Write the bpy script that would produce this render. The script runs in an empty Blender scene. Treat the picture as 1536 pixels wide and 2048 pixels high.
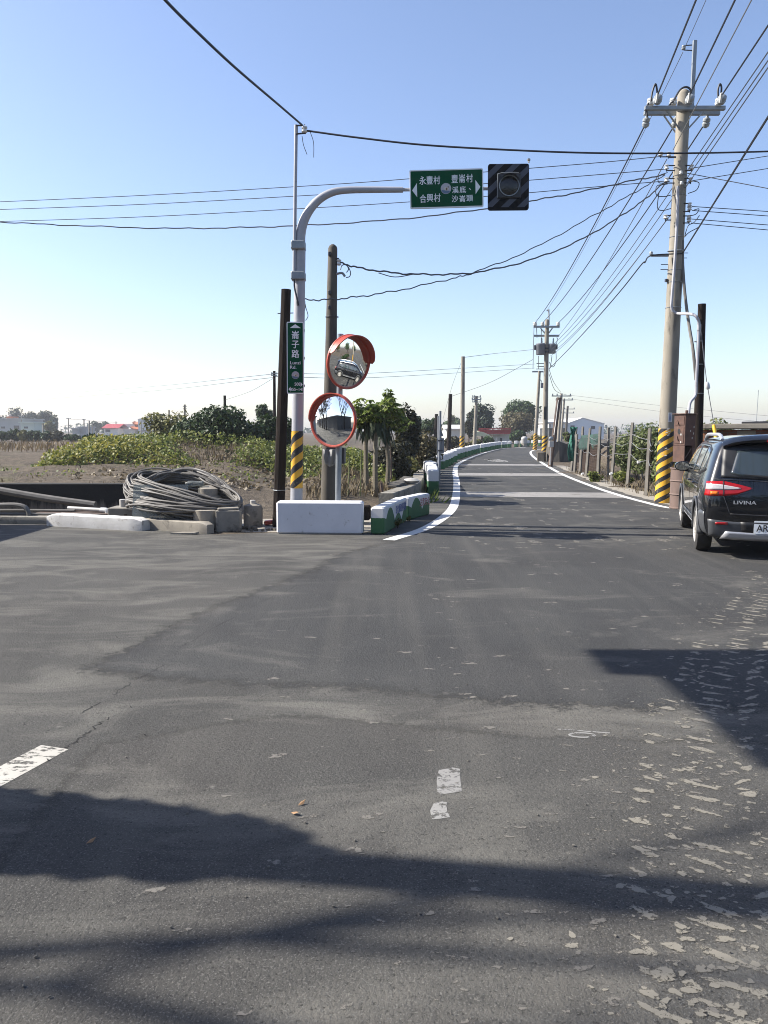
import bpy, math, random
import numpy as np
from mathutils import Vector, Matrix
R = math.radians
HAZE = 0.0006
scene = bpy.context.scene
col = scene.collection

# ---------------------------------------------------------------- camera, sky, sun, exposure
CAM_H = 1.55
FPX = 1600.0
PITCH = math.atan(162 / 1600)
cam_d = bpy.data.cameras.new('camera'); cam = bpy.data.objects.new('camera', cam_d); col.objects.link(cam)
cam_d.sensor_fit = 'VERTICAL'; cam_d.sensor_height = 24.0; cam_d.lens = 24.0 * FPX / 2048
cam_d.clip_end = 6000; cam_d.clip_start = 0.05
cam.location = (0, 0, CAM_H); cam.rotation_euler = (R(90) - PITCH, 0, 0)
scene.camera = cam

SUN_EL = R(39); SUN_AZ = R(-82)      # azimuth from +Y, clockwise: the sun stands left and a little ahead
sun_dir = Vector((math.cos(SUN_EL) * math.sin(SUN_AZ), math.cos(SUN_EL) * math.cos(SUN_AZ), math.sin(SUN_EL)))
w = bpy.data.worlds.new('World'); scene.world = w; w.use_nodes = True
nt = w.node_tree; bg = nt.nodes['Background']
sky = nt.nodes.new('ShaderNodeTexSky'); sky.sky_type = 'NISHITA'; sky.sun_disc = False
sky.sun_elevation = SUN_EL; sky.sun_rotation = SUN_AZ
sky.air_density = 0.95; sky.dust_density = 1.0; sky.ozone_density = 1.7; sky.altitude = 0
tint = nt.nodes.new('ShaderNodeMix'); tint.data_type = 'RGBA'; tint.blend_type = 'MULTIPLY'; tint.inputs[0].default_value = 1; tint.inputs[7].default_value = (1.03, .985, 1.03, 1)
nt.links.new(sky.outputs[0], tint.inputs[6]); nt.links.new(tint.outputs[2], bg.inputs[0]); bg.inputs[1].default_value = 0.104
sd = bpy.data.lights.new('sun', 'SUN'); sun = bpy.data.objects.new('sun', sd); col.objects.link(sun)
sd.energy = 5.0; sd.angle = R(0.55); sd.color = (1.0, 0.95, 0.87)
sun.rotation_euler = sun_dir.to_track_quat('Z', 'Y').to_euler(); sun.location = (-20, 5, 20)
scene.view_settings.view_transform = 'Standard'; scene.view_settings.look = 'None'
scene.view_settings.exposure = 1.12; scene.view_settings.gamma = 1.0
scene.render.engine = 'CYCLES'
scene.cycles.max_bounces = 6; scene.cycles.volume_bounces = 0
scene.cycles.use_denoising = True; scene.cycles.filter_width = 1.0

# ---------------------------------------------------------------- helpers
def P(px, py, D):
    """point at distance D (metres along the ground) seen at pixel (px, py) of the photograph"""
    a = (px - 768) / FPX; b = (1024 - py) / FPX
    y = math.cos(PITCH) + b * math.sin(PITCH); z = -math.sin(PITCH) + b * math.cos(PITCH)
    t = D / y
    return Vector((a * t, D, CAM_H + z * t))
def G(px, py, z=0.0):
    """point at height z seen at pixel"""
    b = (1024 - py) / FPX
    y = math.cos(PITCH) + b * math.sin(PITCH); zz = -math.sin(PITCH) + b * math.cos(PITCH)
    return P(px, py, (z - CAM_H) / zz * y)
def sstep(a, b, x):
    t = min(1, max(0, (x - a) / (b - a))); return t * t * (3 - 2 * t)
def lerp(a, b, t): return a + (b - a) * t
def interp(poly, y):
    """x of a polyline [(x, y)...] ordered by rising y"""
    if y <= poly[0][1]: return poly[0][0]
    for (x0, y0), (x1, y1) in zip(poly, poly[1:]):
        if y <= y1: return lerp(x0, x1, (y - y0) / (y1 - y0))
    return poly[-1][0]
def catmull(pts, n=8):
    pts = [Vector(p) for p in pts]
    if len(pts) < 3: return [pts[0].lerp(pts[1], i / n) for i in range(n + 1)]
    e = [2 * pts[0] - pts[1]] + pts + [2 * pts[-1] - pts[-2]]
    out = []
    for i in range(1, len(e) - 2):
        p0, p1, p2, p3 = e[i - 1:i + 3]
        for k in range(n):
            t = k / n
            out.append(0.5 * ((2 * p1) + (p2 - p0) * t + (2 * p0 - 5 * p1 + 4 * p2 - p3) * t * t + (3 * p1 - p0 - 3 * p2 + p3) * t ** 3))
    out.append(e[-2]); return out
ORD = ['first', 'second', 'third', 'fourth', 'fifth', 'sixth', 'seventh', 'eighth', 'ninth', 'tenth', 'eleventh', 'twelfth', 'thirteenth', 'fourteenth', 'fifteenth', 'sixteenth', 'seventeenth', 'eighteenth', 'nineteenth', 'twentieth']

class Frame:
    def __init__(s, o, ux, uy):
        s.o = Vector(o); s.ux = Vector(ux).normalized(); s.n = s.ux.cross(Vector(uy)).normalized(); s.uy = s.n.cross(s.ux)
    def __call__(s, u, v, w=0.0): return s.o + s.ux * u + s.uy * v + s.n * w

def root_of(o):
    while o.parent: o = o.parent
    return o
_text_cache = {}
def text_geo(s, bold=0.0):
    k = (s, bold)
    if k not in _text_cache:
        c = bpy.data.curves.new('lettering', 'FONT'); c.body = s; c.size = 1; c.offset = bold
        o = bpy.data.objects.new('lettering', c); col.objects.link(o)
        dg = bpy.context.evaluated_depsgraph_get(); me = bpy.data.meshes.new_from_object(o.evaluated_get(dg))
        _text_cache[k] = ([tuple(v.co) for v in me.vertices], [tuple(p.vertices) for p in me.polygons])
        bpy.data.objects.remove(o); bpy.data.curves.remove(c); bpy.data.meshes.remove(me)
    return _text_cache[k]

class MB:
    def __init__(s): s.v = []; s.f = []; s.m = []; s.mi = 0; s.at = None
    def add(s, vs, fs):
        b = len(s.v); s.v += [tuple(v) for v in vs]; s.f += [tuple(b + i for i in f) for f in fs]; s.m += [s.mi] * len(fs); return s
    def quad(s, a, b, c, d): return s.add([a, b, c, d], [(0, 1, 2, 3)])
    def boxf(s, F, u0, u1, v0, v1, w0, w1, bev=0.0):
        if bev <= 0:
            vs = [F(u, v, w) for w in (w0, w1) for v in (v0, v1) for u in (u0, u1)]
            return s.add(vs, [(0, 2, 3, 1), (4, 5, 7, 6), (0, 1, 5, 4), (2, 6, 7, 3), (0, 4, 6, 2), (1, 3, 7, 5)])
        b = bev
        ring = [(u0 + b, v0), (u1 - b, v0), (u1, v0 + b), (u1, v1 - b), (u1 - b, v1), (u0 + b, v1), (u0, v1 - b), (u0, v0 + b)]
        cu, cv = (u0 + u1) / 2, (v0 + v1) / 2
        def sh(k):
            return [(cu + (u - cu) * (1 - k / max(1e-6, abs(u1 - u0) / 2)), cv + (v - cv) * (1 - k / max(1e-6, abs(v1 - v0) / 2))) for u, v in ring]
        lv = [(sh(b), w0), (ring, w0 + b), (ring, w1 - b), (sh(b), w1)]
        vs = [F(u, v, w) for r, w in lv for u, v in r]
        fs = [tuple(range(7, -1, -1)), tuple(range(24, 32))]
        for l in range(3):
            for i in range(8): fs.append((l * 8 + i, l * 8 + (i + 1) % 8, l * 8 + 8 + (i + 1) % 8, l * 8 + 8 + i))
        return s.add(vs, fs)
    def box(s, x0, x1, y0, y1, z0, z1, bev=0.0):
        return s.boxf(Frame((0, 0, 0), (1, 0, 0), (0, 1, 0)), x0, x1, y0, y1, z0, z1, bev)
    def rings(s, rings, cap=True, closed=True):
        n = len(rings[0]); vs = [p for r in rings for p in r]; fs = []
        for l in range(len(rings) - 1):
            for i in range(n if closed else n - 1):
                j = (i + 1) % n; fs.append((l * n + i, l * n + j, l * n + n + j, l * n + n + i))
        if cap: fs += [tuple(range(n - 1, -1, -1)), tuple(range((len(rings) - 1) * n, len(rings) * n))]
        return s.add(vs, fs)
    def tube(s, pts, r, n=8, cap=True):
        pts = [Vector(p) for p in pts]; rs = r if isinstance(r, (list, tuple)) else [r] * len(pts)
        t0 = (pts[1] - pts[0]).normalized(); up = Vector((0, 0, 1)) if abs(t0.z) < .9 else Vector((0, 1, 0))
        a = t0.cross(up).normalized(); rr = []
        for i, p in enumerate(pts):
            t = (pts[min(i + 1, len(pts) - 1)] - pts[max(i - 1, 0)]).normalized()
            a = (a - t * a.dot(t)).normalized(); b = t.cross(a)
            rr.append([p + (a * math.cos(2 * math.pi * k / n) + b * math.sin(2 * math.pi * k / n)) * rs[i] for k in range(n)])
        return s.rings(rr, cap)
    def lathe(s, F, prof, n=20, cap=True):
        """profile [(radius, height along F's normal)]"""
        rr = [[F(r * math.cos(2 * math.pi * k / n), r * math.sin(2 * math.pi * k / n), h) for k in range(n)] for r, h in prof]
        return s.rings(rr, cap)
    def prism(s, F, poly, w0, w1):
        n = len(poly); vs = [F(u, v, w0) for u, v in poly] + [F(u, v, w1) for u, v in poly]
        fs = [tuple(range(n - 1, -1, -1)), tuple(range(n, 2 * n))] + [(i, (i + 1) % n, n + (i + 1) % n, n + i) for i in range(n)]
        return s.add(vs, fs)
    def flat(s, F, poly, w=0.0): return s.add([F(u, v, w) for u, v in poly], [tuple(range(len(poly)))])
    def text(s, F, string, size, u, v, w=0.003, sx=1.0, bold=0.012, center=True):
        vs, fs = text_geo(string, 0.0)
        xs = [p[0] for p in vs]; ys = [p[1] for p in vs]
        cx = (min(xs) + max(xs)) / 2 if center else min(xs); cy = (min(ys) + max(ys)) / 2
        for k, (dx, dy) in enumerate(((0, 0), (1, 0), (-1, 0), (0, 1), (0, -1)) if bold else ((0, 0),)):      # thicker strokes by slightly shifted copies
            s.add([F(u + (x - cx + dx * bold) * size * sx, v + (y - cy + dy * bold * .6) * size, w + k * .0002) for x, y, _ in vs], fs)
        return s
    def build(s, name, mats, parent=None, smooth=False, origin=None):
        me = bpy.data.meshes.new(name)
        off = Vector(root_of(parent).location) if parent else Vector(origin or (0, 0, 0))
        arr = np.array(s.v, dtype=np.float64).reshape(-1, 3) - np.array(off)
        me.from_pydata(arr.tolist(), [], s.f)
        for m in (mats if isinstance(mats, (list, tuple)) else [mats]): me.materials.append(m)
        me.polygons.foreach_set('material_index', s.m)
        if smooth:
            me.polygons.foreach_set('use_smooth', [True] * len(me.polygons))
            try: me.set_sharp_from_angle(angle=R(38))
            except Exception: pass
        if s.at is not None:
            at = me.attributes.new('edge', 'FLOAT', 'POINT'); at.data.foreach_set('value', s.at + [1.0] * (len(s.v) - len(s.at)))
        me.update()
        o = bpy.data.objects.new(name, me); col.objects.link(o)
        if parent: o.parent = parent
        else: o.location = off
        return o
def tag(o, label, cat=None, group=None, kind=None):
    if label: o['label'] = label
    if cat: o['category'] = cat
    if group: o['group'] = group
    if kind: o['kind'] = kind
    return o
def thing(name, label, cat, loc=(0, 0, 0), group=None):
    o = bpy.data.objects.new(name, None); o.empty_display_size = .2; col.objects.link(o); o.location = loc
    return tag(o, label, cat, group)
def dup(root, loc, rotz=0, label=None):
    r = root.copy(); col.objects.link(r); r.location = loc; r.rotation_euler = (0, 0, rotz)
    if label: r['label'] = label
    for ch in list(root.children):
        c = ch.copy(); col.objects.link(c); c.parent = r
        for g in ch.children:
            d = g.copy(); col.objects.link(d); d.parent = c
    return r

# ---------------------------------------------------------------- materials
def newmat(name):
    m = bpy.data.materials.new(name); m.use_nodes = True
    t = m.node_tree; return m, t, t.nodes['Principled BSDF']
def nd(t, typ, **kw):
    n = t.nodes.new(typ)
    for k, v in kw.items():
        if k in n.inputs: n.inputs[k].default_value = v
        else: setattr(n, k, v)
    return n
def ramp(t, fac, stops):
    r = nd(t, 'ShaderNodeValToRGB'); e = r.color_ramp.elements
    e[0].position, e[0].color = stops[0][0], (*stops[0][1], 1)
    e[1].position, e[1].color = stops[-1][0], (*stops[-1][1], 1)
    for p, c in stops[1:-1]:
        x = e.new(p); x.color = (*c, 1)
    t.links.new(fac, r.inputs[0]); return r.outputs[0]
def mth(t, op, a, b=None, c=None):
    n = nd(t, 'ShaderNodeMath', operation=op)
    for i, x in enumerate((a, b, c)):
        if x is None: continue
        if isinstance(x, (int, float)): n.inputs[i].default_value = x
        else: t.links.new(x, n.inputs[i])
    return n.outputs[0]
def mixc(t, fac, a, b):
    n = nd(t, 'ShaderNodeMix', data_type='RGBA')
    for i, x in ((0, fac), (6, a), (7, b)):
        if isinstance(x, (int, float)): n.inputs[i].default_value = x
        elif isinstance(x, tuple): n.inputs[i].default_value = (*x, 1) if len(x) == 3 else x
        else: t.links.new(x, n.inputs[i])
    return n.outputs[2]
def noise(t, vec, scale, detail=4, rough=.55, dist=0.0):
    n = nd(t, 'ShaderNodeTexNoise'); n.inputs['Scale'].default_value = scale; n.inputs['Detail'].default_value = detail
    n.inputs['Roughness'].default_value = rough; n.inputs['Distortion'].default_value = dist
    if vec is not None: t.links.new(vec, n.inputs['Vector'])
    return n.outputs[0]
def mapped(t, vec, scale=(1, 1, 1), loc=(0, 0, 0), rot=(0, 0, 0)):
    m = nd(t, 'ShaderNodeMapping'); m.inputs['Scale'].default_value = scale; m.inputs['Location'].default_value = loc; m.inputs['Rotation'].default_value = rot
    t.links.new(vec, m.inputs[0]); return m.outputs[0]
def coords(t): return nd(t, 'ShaderNodeTexCoord').outputs['Object']
def bump(t, b, h, strength=.3, dist=.01):
    n = nd(t, 'ShaderNodeBump'); n.inputs['Strength'].default_value = strength; n.inputs['Distance'].default_value = dist
    t.links.new(h, n.inputs['Height']); t.links.new(n.outputs[0], b.inputs['Normal'])
def mat(name, c1, c2=None, rough=.7, metal=0.0, scale=6, bumps=.0, bscale=60, stretch=(1, 1, 1), dirt=None, dirt_amt=.55, dscale=3, spec=None, coat=0, bdist=.004):
    """two tones mixed by noise, an optional dirt tone in patches, and a fine bump"""
    m, t, b = newmat(name); b.inputs['Roughness'].default_value = rough; b.inputs['Metallic'].default_value = metal
    if spec is not None: b.inputs['Specular IOR Level'].default_value = spec
    if coat: b.inputs['Coat Weight'].default_value = coat; b.inputs['Coat Roughness'].default_value = .03
    if c2 is None: c2 = tuple(x * .82 for x in c1)
    v = mapped(t, coords(t), stretch)
    c = ramp(t, noise(t, v, scale, 6, .6), [(.3, c1), (.7, c2)])
    if dirt:
        d = ramp(t, noise(t, v, dscale, 8, .68, .4), [(dirt_amt, (0, 0, 0)), (dirt_amt + .13, (1, 1, 1))])
        c = mixc(t, d, c, dirt)
    t.links.new(c, b.inputs['Base Color'])
    if bumps: bump(t, b, noise(t, v, bscale, 4), bumps, bdist)
    return m
def leafmat(name, dark, mid, light, trans=.25, pscale=1.2):
    m, t, b = newmat(name); b.inputs['Roughness'].default_value = .55; b.inputs['Specular IOR Level'].default_value = .3
    g = nd(t, 'ShaderNodeNewGeometry')
    n = noise(t, coords(t), pscale, 3)
    f = mth(t, 'ADD', mth(t, 'MULTIPLY', g.outputs['Random Per Island'], .62), mth(t, 'MULTIPLY', n, .4))
    c = ramp(t, f, [(.18, dark), (.5, mid), (.85, light)])
    t.links.new(c, b.inputs['Base Color'])
    tr = nd(t, 'ShaderNodeBsdfTranslucent'); t.links.new(c, tr.inputs[0])
    mx = nd(t, 'ShaderNodeMixShader'); mx.inputs[0].default_value = trans
    t.links.new(b.outputs[0], mx.inputs[1]); t.links.new(tr.outputs[0], mx.inputs[2])
    t.links.new(mx.outputs[0], t.nodes['Material Output'].inputs[0]); return m
def stripemat(name, pitch, k, off=0.0, c1=(.62, .33, .02), c2=(.012, .012, .014)):
    """helical warning stripes round a pole that stands at the object's origin"""
    m, t, b = newmat(name); b.inputs['Roughness'].default_value = .5
    s = nd(t, 'ShaderNodeSeparateXYZ'); co = coords(t); t.links.new(co, s.inputs[0])
    ang = mth(t, 'ARCTAN2', s.outputs[1], s.outputs[0])
    f = mth(t, 'FRACT', mth(t, 'ADD', mth(t, 'SUBTRACT', mth(t, 'DIVIDE', s.outputs[2], pitch), mth(t, 'MULTIPLY', ang, k / (2 * math.pi))), 50 + off))
    f = mth(t, 'ADD', f, mth(t, 'MULTIPLY', noise(t, co, 14, 3), .05))
    st = mth(t, 'GREATER_THAN', f, .535)
    c = mixc(t, st, c1, c2)
    wear = ramp(t, noise(t, co, 9, 9, .7), [(.55, (0, 0, 0)), (.66, (1, 1, 1))])
    c = mixc(t, mth(t, 'MULTIPLY', wear, .6), c, (.22, .19, .15))
    t.links.new(c, b.inputs['Base Color']); bump(t, b, noise(t, co, 40), .1, .004); return m
M = {}
M['concrete'] = mat('concrete', (.30, .27, .22), (.20, .18, .15), .9, scale=5, bumps=.35, bscale=50, dirt=(.08, .07, .06), dirt_amt=.58)
M['pole_concrete'] = mat('pole concrete', (.27, .24, .19), (.20, .18, .145), .85, scale=7, bumps=.2, bscale=90, stretch=(1, 1, .25), dirt=(.10, .088, .07), dirt_amt=.54, dscale=5)
M['post_concrete'] = mat('fence post concrete', (.185, .17, .145), (.12, .11, .095), .9, scale=9, bumps=.3, bscale=50, dirt=(.06, .055, .05), dirt_amt=.58, stretch=(1, 1, .4))
M['old_concrete'] = mat('weathered pole concrete', (.095, .083, .066), (.05, .045, .038), .9, scale=6, bumps=.4, bscale=60, stretch=(1, 1, .3), dirt=(.03, .028, .025), dirt_amt=.56)
M['wood'] = mat('dark creosoted wood', (.026, .019, .015), (.010, .008, .007), .9, spec=.1, scale=26, bumps=.7, bscale=55, stretch=(1, 1, .07), bdist=.01)
M['wood_brown'] = mat('brown weathered wood', (.10, .065, .048), (.05, .034, .028), .85, scale=20, bumps=.5, bscale=40, stretch=(1, 1, .08))
M['grey_paint'] = mat('light grey painted steel', (.34, .34, .36), (.29, .29, .31), .5, scale=3, bumps=.03, dirt=(.20, .185, .165), dirt_amt=.62, dscale=6)
M['galv'] = mat('galvanised steel', (.27, .29, .30), (.20, .22, .235), .45, .5, scale=9, dirt=(.22, .2, .18), dirt_amt=.66)
M['dark_metal'] = mat('dark metal', (.06, .06, .065), (.035, .035, .04), .5, .4, scale=9)
M['rust'] = mat('rusty sheet metal', (.115, .062, .045), (.07, .040, .032), .85, .1, scale=8, bumps=.2, bscale=50, dirt=(.19, .10, .06), dirt_amt=.60)
M['drum'] = mat('rusty drum steel', (.155, .105, .085), (.10, .07, .06), .8, .1, scale=5, bumps=.1, dirt=(.07, .045, .035), dirt_amt=.6, stretch=(1, 1, .5))
M['porcelain'] = mat('white porcelain', (.62, .62, .60), (.50, .50, .48), .25, scale=12)
M['porcelain_grey'] = mat('grey porcelain', (.30, .32, .33), (.22, .24, .25), .3, scale=12)
M['cable'] = mat('black cable', (.016, .018, .026), (.010, .011, .016), .6)
M['wire'] = mat('weathered aluminium wire', (.075, .078, .088), (.05, .052, .06), .6)
M['wire_light'] = mat('pale bare wire', (.20, .20, .20), (.16, .16, .16), .5, .3)
M['sign_green'] = mat('sign green', (.002, .066, .028), (.0018, .056, .024), .65, scale=2, spec=.05)
M['sign_white'] = mat('sign white', (.74, .77, .77), (.66, .69, .69), .6, scale=3, spec=.2)
M['white_paint'] = mat('white masonry paint', (.62, .62, .62), (.56, .56, .56), .75, scale=4, bumps=.25, bscale=45, dirt=(.32, .29, .25), dirt_amt=.67)
M['red_orange'] = mat('orange red plastic', (.40, .052, .022), (.31, .040, .02), .4, scale=4, dirt=(.24, .055, .035), dirt_amt=.6)
M['glass_dark'] = mat('dark glass', (.02, .026, .028), (.018, .022, .024), .06, spec=.6)
M['black'] = mat('black plastic', (.012, .012, .013), (.009, .009, .01), .5)
M['rubber'] = mat('tyre rubber', (.022, .021, .020), (.03, .028, .026), .85)
M['pipe_grey'] = mat('grey plastic pipe', (.135, .125, .11), (.09, .083, .074), .6, scale=4)
M['pipe_white'] = mat('pale grey plastic pipe', (.42, .40, .37), (.34, .33, .31), .5, scale=4)
M['blue_paint'] = mat('blue paint', (.035, .085, .28), (.03, .07, .23), .6)
M['red_paint'] = mat('faded red paint', (.30, .10, .09), (.24, .09, .08), .7)
M['clad2'] = mat('transformer grey', (.16, .17, .19), (.12, .13, .145), .5, scale=4)
M['galv2'] = mat('dull grey steel back', (.20, .215, .235), (.16, .17, .19), .55, .2, scale=4)
M['house_dark'] = mat('dark grey shed wall', (.06, .06, .062), (.04, .04, .042), .8, scale=1)
M['mast_stripe'] = stripemat('yellow and black mast stripes', .235, 2, .15)
M['pole_stripe'] = stripemat('yellow and black pole stripes', .215, 3, .30)
mm, tt, bb = newmat('convex mirror silver'); bb.inputs['Metallic'].default_value = 1; bb.inputs['Roughness'].default_value = .015; bb.inputs['Base Color'].default_value = (.86, .88, .87, 1); M['mirror'] = mm
L = {}
L['vine'] = leafmat('vine leaves', (.055, .085, .018), (.13, .155, .03), (.23, .235, .06), .35)
L['vine_yellow'] = leafmat('yellowing vine leaves', (.11, .125, .022), (.24, .225, .038), (.34, .30, .075), .35)
L['bush'] = leafmat('dark green leaves', (.010, .024, .007), (.024, .048, .011), (.055, .085, .022), .18)
L['olive'] = leafmat('olive yellow leaves', (.07, .078, .02), (.12, .12, .03), (.18, .165, .05), .25)
L['papaya'] = leafmat('papaya leaves', (.05, .085, .014), (.12, .165, .03), (.23, .26, .06), .35)
L['tree'] = leafmat('tree leaves', (.014, .034, .010), (.032, .062, .015), (.06, .095, .026), .2)
L['tree_blue'] = leafmat('deep green tree leaves', (.008, .020, .010), (.016, .034, .016), (.032, .055, .025), .15)
L['brown'] = leafmat('brownish leaves', (.045, .042, .018), (.088, .075, .032), (.13, .105, .05), .2)
L['brown_dark'] = leafmat('dark brown green leaves', (.018, .020, .009), (.040, .040, .017), (.07, .062, .028), .15)
L['cotton'] = leafmat('dusty green leaves', (.06, .09, .028), (.135, .165, .058), (.26, .27, .14), .35)
L['dry'] = leafmat('dry leaves and straw', (.085, .062, .036), (.13, .10, .058), (.21, .17, .10), .2)
L['dead_papaya'] = leafmat('hanging withered leaves', (.014, .026, .010), (.026, .042, .016), (.05, .066, .026), .2)
L['grass'] = leafmat('fresh green grass', (.06, .10, .018), (.12, .17, .03), (.22, .25, .06), .35)
L['bank_grass'] = leafmat('brown field straw', (.10, .068, .035), (.165, .115, .06), (.24, .18, .095), .2)

# ---------------------------------------------------------------- foliage
def leaf_arrays(pos, nrm, size, rng, aspect=.55, fold=.25):
    n = len(pos)
    nrm = nrm / (np.linalg.norm(nrm, axis=1, keepdims=True) + 1e-9)
    r = rng.normal(size=(n, 3)); tx = np.cross(nrm, r); tx /= (np.linalg.norm(tx, axis=1, keepdims=True) + 1e-9)
    ty = np.cross(nrm, tx)
    s = (size * (0.6 + 0.8 * rng.random(n)))[:, None]
    v = np.empty((n, 4, 3))
    v[:, 0] = pos - tx * s * .5
    v[:, 1] = pos + ty * s * aspect * .5 - nrm * s * fold * .25
    v[:, 2] = pos + tx * s * .5 - nrm * s * fold * .35
    v[:, 3] = pos - ty * s * aspect * .5 - nrm * s * fold * .25
    return v.reshape(-1, 3)
def mesh_quads(name, verts, material, parent=None, origin=None):
    me = bpy.data.meshes.new(name); off = np.array(root_of(parent).location if parent else (origin or (0, 0, 0)))
    verts = verts - off; n = len(verts); q = n // 4
    me.vertices.add(n); me.vertices.foreach_set('co', verts.astype(np.float32).ravel())
    me.loops.add(n); me.loops.foreach_set('vertex_index', np.arange(n, dtype=np.int32))
    me.polygons.add(q); me.polygons.foreach_set('loop_start', np.arange(0, n, 4, dtype=np.int32))
    me.materials.append(material); me.update(calc_edges=True); me.validate()
    o = bpy.data.objects.new(name, me); col.objects.link(o)
    if parent: o.parent = parent
    else: o.location = off
    return o
def lumps_of(c, rx, ry, rz, k, rng, sub=(.32, .55)):
    """an uneven crown: k smaller ellipsoids scattered through a big one"""
    out = []
    for _ in range(k):
        d = rng.normal(size=3); d /= np.linalg.norm(d); q = rng.random() ** .45
        f = rng.uniform(*sub)
        out.append((np.array(c) + d * q * np.array((rx, ry, rz)) * (1 - f * .72), np.array((rx, ry, rz)) * f * np.array((rng.uniform(.85, 1.2), rng.uniform(.85, 1.2), rng.uniform(.75, 1.05)))))
    return out
def leaf_cloud(lumps, n, size, rng, zmin=None, aspect=.55, inner=.5):
    ar = np.array([l[1][0] * l[1][2] + l[1][0] * l[1][1] for l in lumps]); pick = rng.choice(len(lumps), size=n, p=ar / ar.sum())
    c = np.array([l[0] for l in lumps])[pick]; rr = np.array([l[1] for l in lumps])[pick]
    d = rng.normal(size=(n, 3)); d /= np.linalg.norm(d, axis=1, keepdims=True)
    rad = 1 - inner * rng.random(n) ** 2 + .10 * rng.normal(size=n) * (rng.random(n) < .25)
    pos = c + d * rad[:, None] * rr
    nrm = d * .7 + rng.normal(size=(n, 3)) * .55 + np.array((0, 0, .35))
    if zmin is not None:
        k = pos[:, 2] > zmin; pos = pos[k]; nrm = nrm[k]
    return leaf_arrays(pos, nrm, np.full(len(pos), size), rng, aspect)
def crown(parent, c, rx, ry, rz, material, n, size, seed, k=14, zmin=None, sub=(.32, .55), name='crown', aspect=.55):
    rng = np.random.default_rng(seed)
    return mesh_quads(name, leaf_cloud(lumps_of(c, rx, ry, rz, k, rng, sub), n, size, rng, zmin, aspect), material, parent)
def limbs(parent, base, c, rx, rz, r0, seed, material, nb=5, ztop=None, name='trunk'):
    rnd = random.Random(seed); b = MB(); base = Vector(base); c = Vector(c)
    fork = base.lerp(c, .55)
    b.tube([base - Vector((0, 0, .1)), base.lerp(fork, .5) + Vector((rnd.uniform(-.05, .05) * rx, 0, 0)), fork], [r0 * 1.25, r0, r0 * .8], 7)
    for i in range(nb):
        a = i / nb * 6.28 + rnd.random(); e = c + Vector((math.cos(a) * rx * .7, math.sin(a) * rx * .7, rnd.uniform(.0, .7) * rz))
        b.tube([fork, fork.lerp(e, .5) + Vector((0, 0, -.08 * rz)), e], [r0 * .55, r0 * .35, r0 * .1], 5)
    return b.build(name, material, parent, True)
def tree(label, base, c, rx, rz, leafm, n, size, seed, k=16, group=None, name='tree', cat='tree', r0=None, ry=None, sub=(.32, .55), cdown=.05):
    t = thing(name, label, cat, base, group)
    limbs(t, base, c, rx, rz, r0 or rx * .09, seed, M['wood_brown'])
    crown(t, c, rx, ry or rx, rz, leafm, n, size, seed, k, zmin=base[2] + cdown, sub=sub)
    return t
def shrub(label, base, rx, rz, leafm, n, size, seed, k=10, group=None, name='bush', cat='bush', ry=None):
    t = thing(name, label, cat, base, group)
    b = MB(); rnd = random.Random(seed)
    for i in range(5):
        a = i * 1.3 + rnd.random(); e = Vector(base) + Vector((math.cos(a) * rx * .5, math.sin(a) * rx * .4, rz * rnd.uniform(1.1, 1.6)))
        b.tube([Vector(base), Vector(base).lerp(e, .5) + Vector((.03 * rx, 0, 0)), e], [rx * .03, rx * .022, rx * .008], 5)
    b.build('stem', M['wood_brown'], t)
    crown(t, (base[0], base[1], base[2] + rz * .95), rx, ry or rx * .8, rz, leafm, n, size, seed, k, zmin=base[2] + .02, name='foliage')
    return t
# ================================================================ THE GROUND
ROAD_L = [(-.85, 10.6), (.085, 11.5), (.67, 13), (1.23, 15.7), (1.66, 19.4), (2.2, 25.3), (2.66, 31), (3.5, 38.5), (5.5, 49.6), (7.8, 60.5), (10.3, 70.5), (13.5, 77), (18, 82), (26, 88), (60, 105)]
ROAD_R = [(8.6, 14.6), (7.0, 15.1), (5.95, 15.9), (5.78, 17.5), (5.8, 19.7), (5.95, 22.5), (6.5, 28.8), (7.6, 37.6), (9.0, 47.7), (10.4, 56.4), (11.85, 63.6), (13.6, 69), (17, 75), (25, 81), (60, 98)]
BARR = [(1.18, 19.45), (1.50, 25.3), (2.0, 31), (2.9, 37.2), (4.9, 48), (7.0, 58), (9.4, 68), (11.6, 75), (14.5, 80.5), (19, 86)]
DWALL = [(.10, 15.6), (.62, 18), (.95, 21), (1.15, 25), (1.35, 28)]
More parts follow.
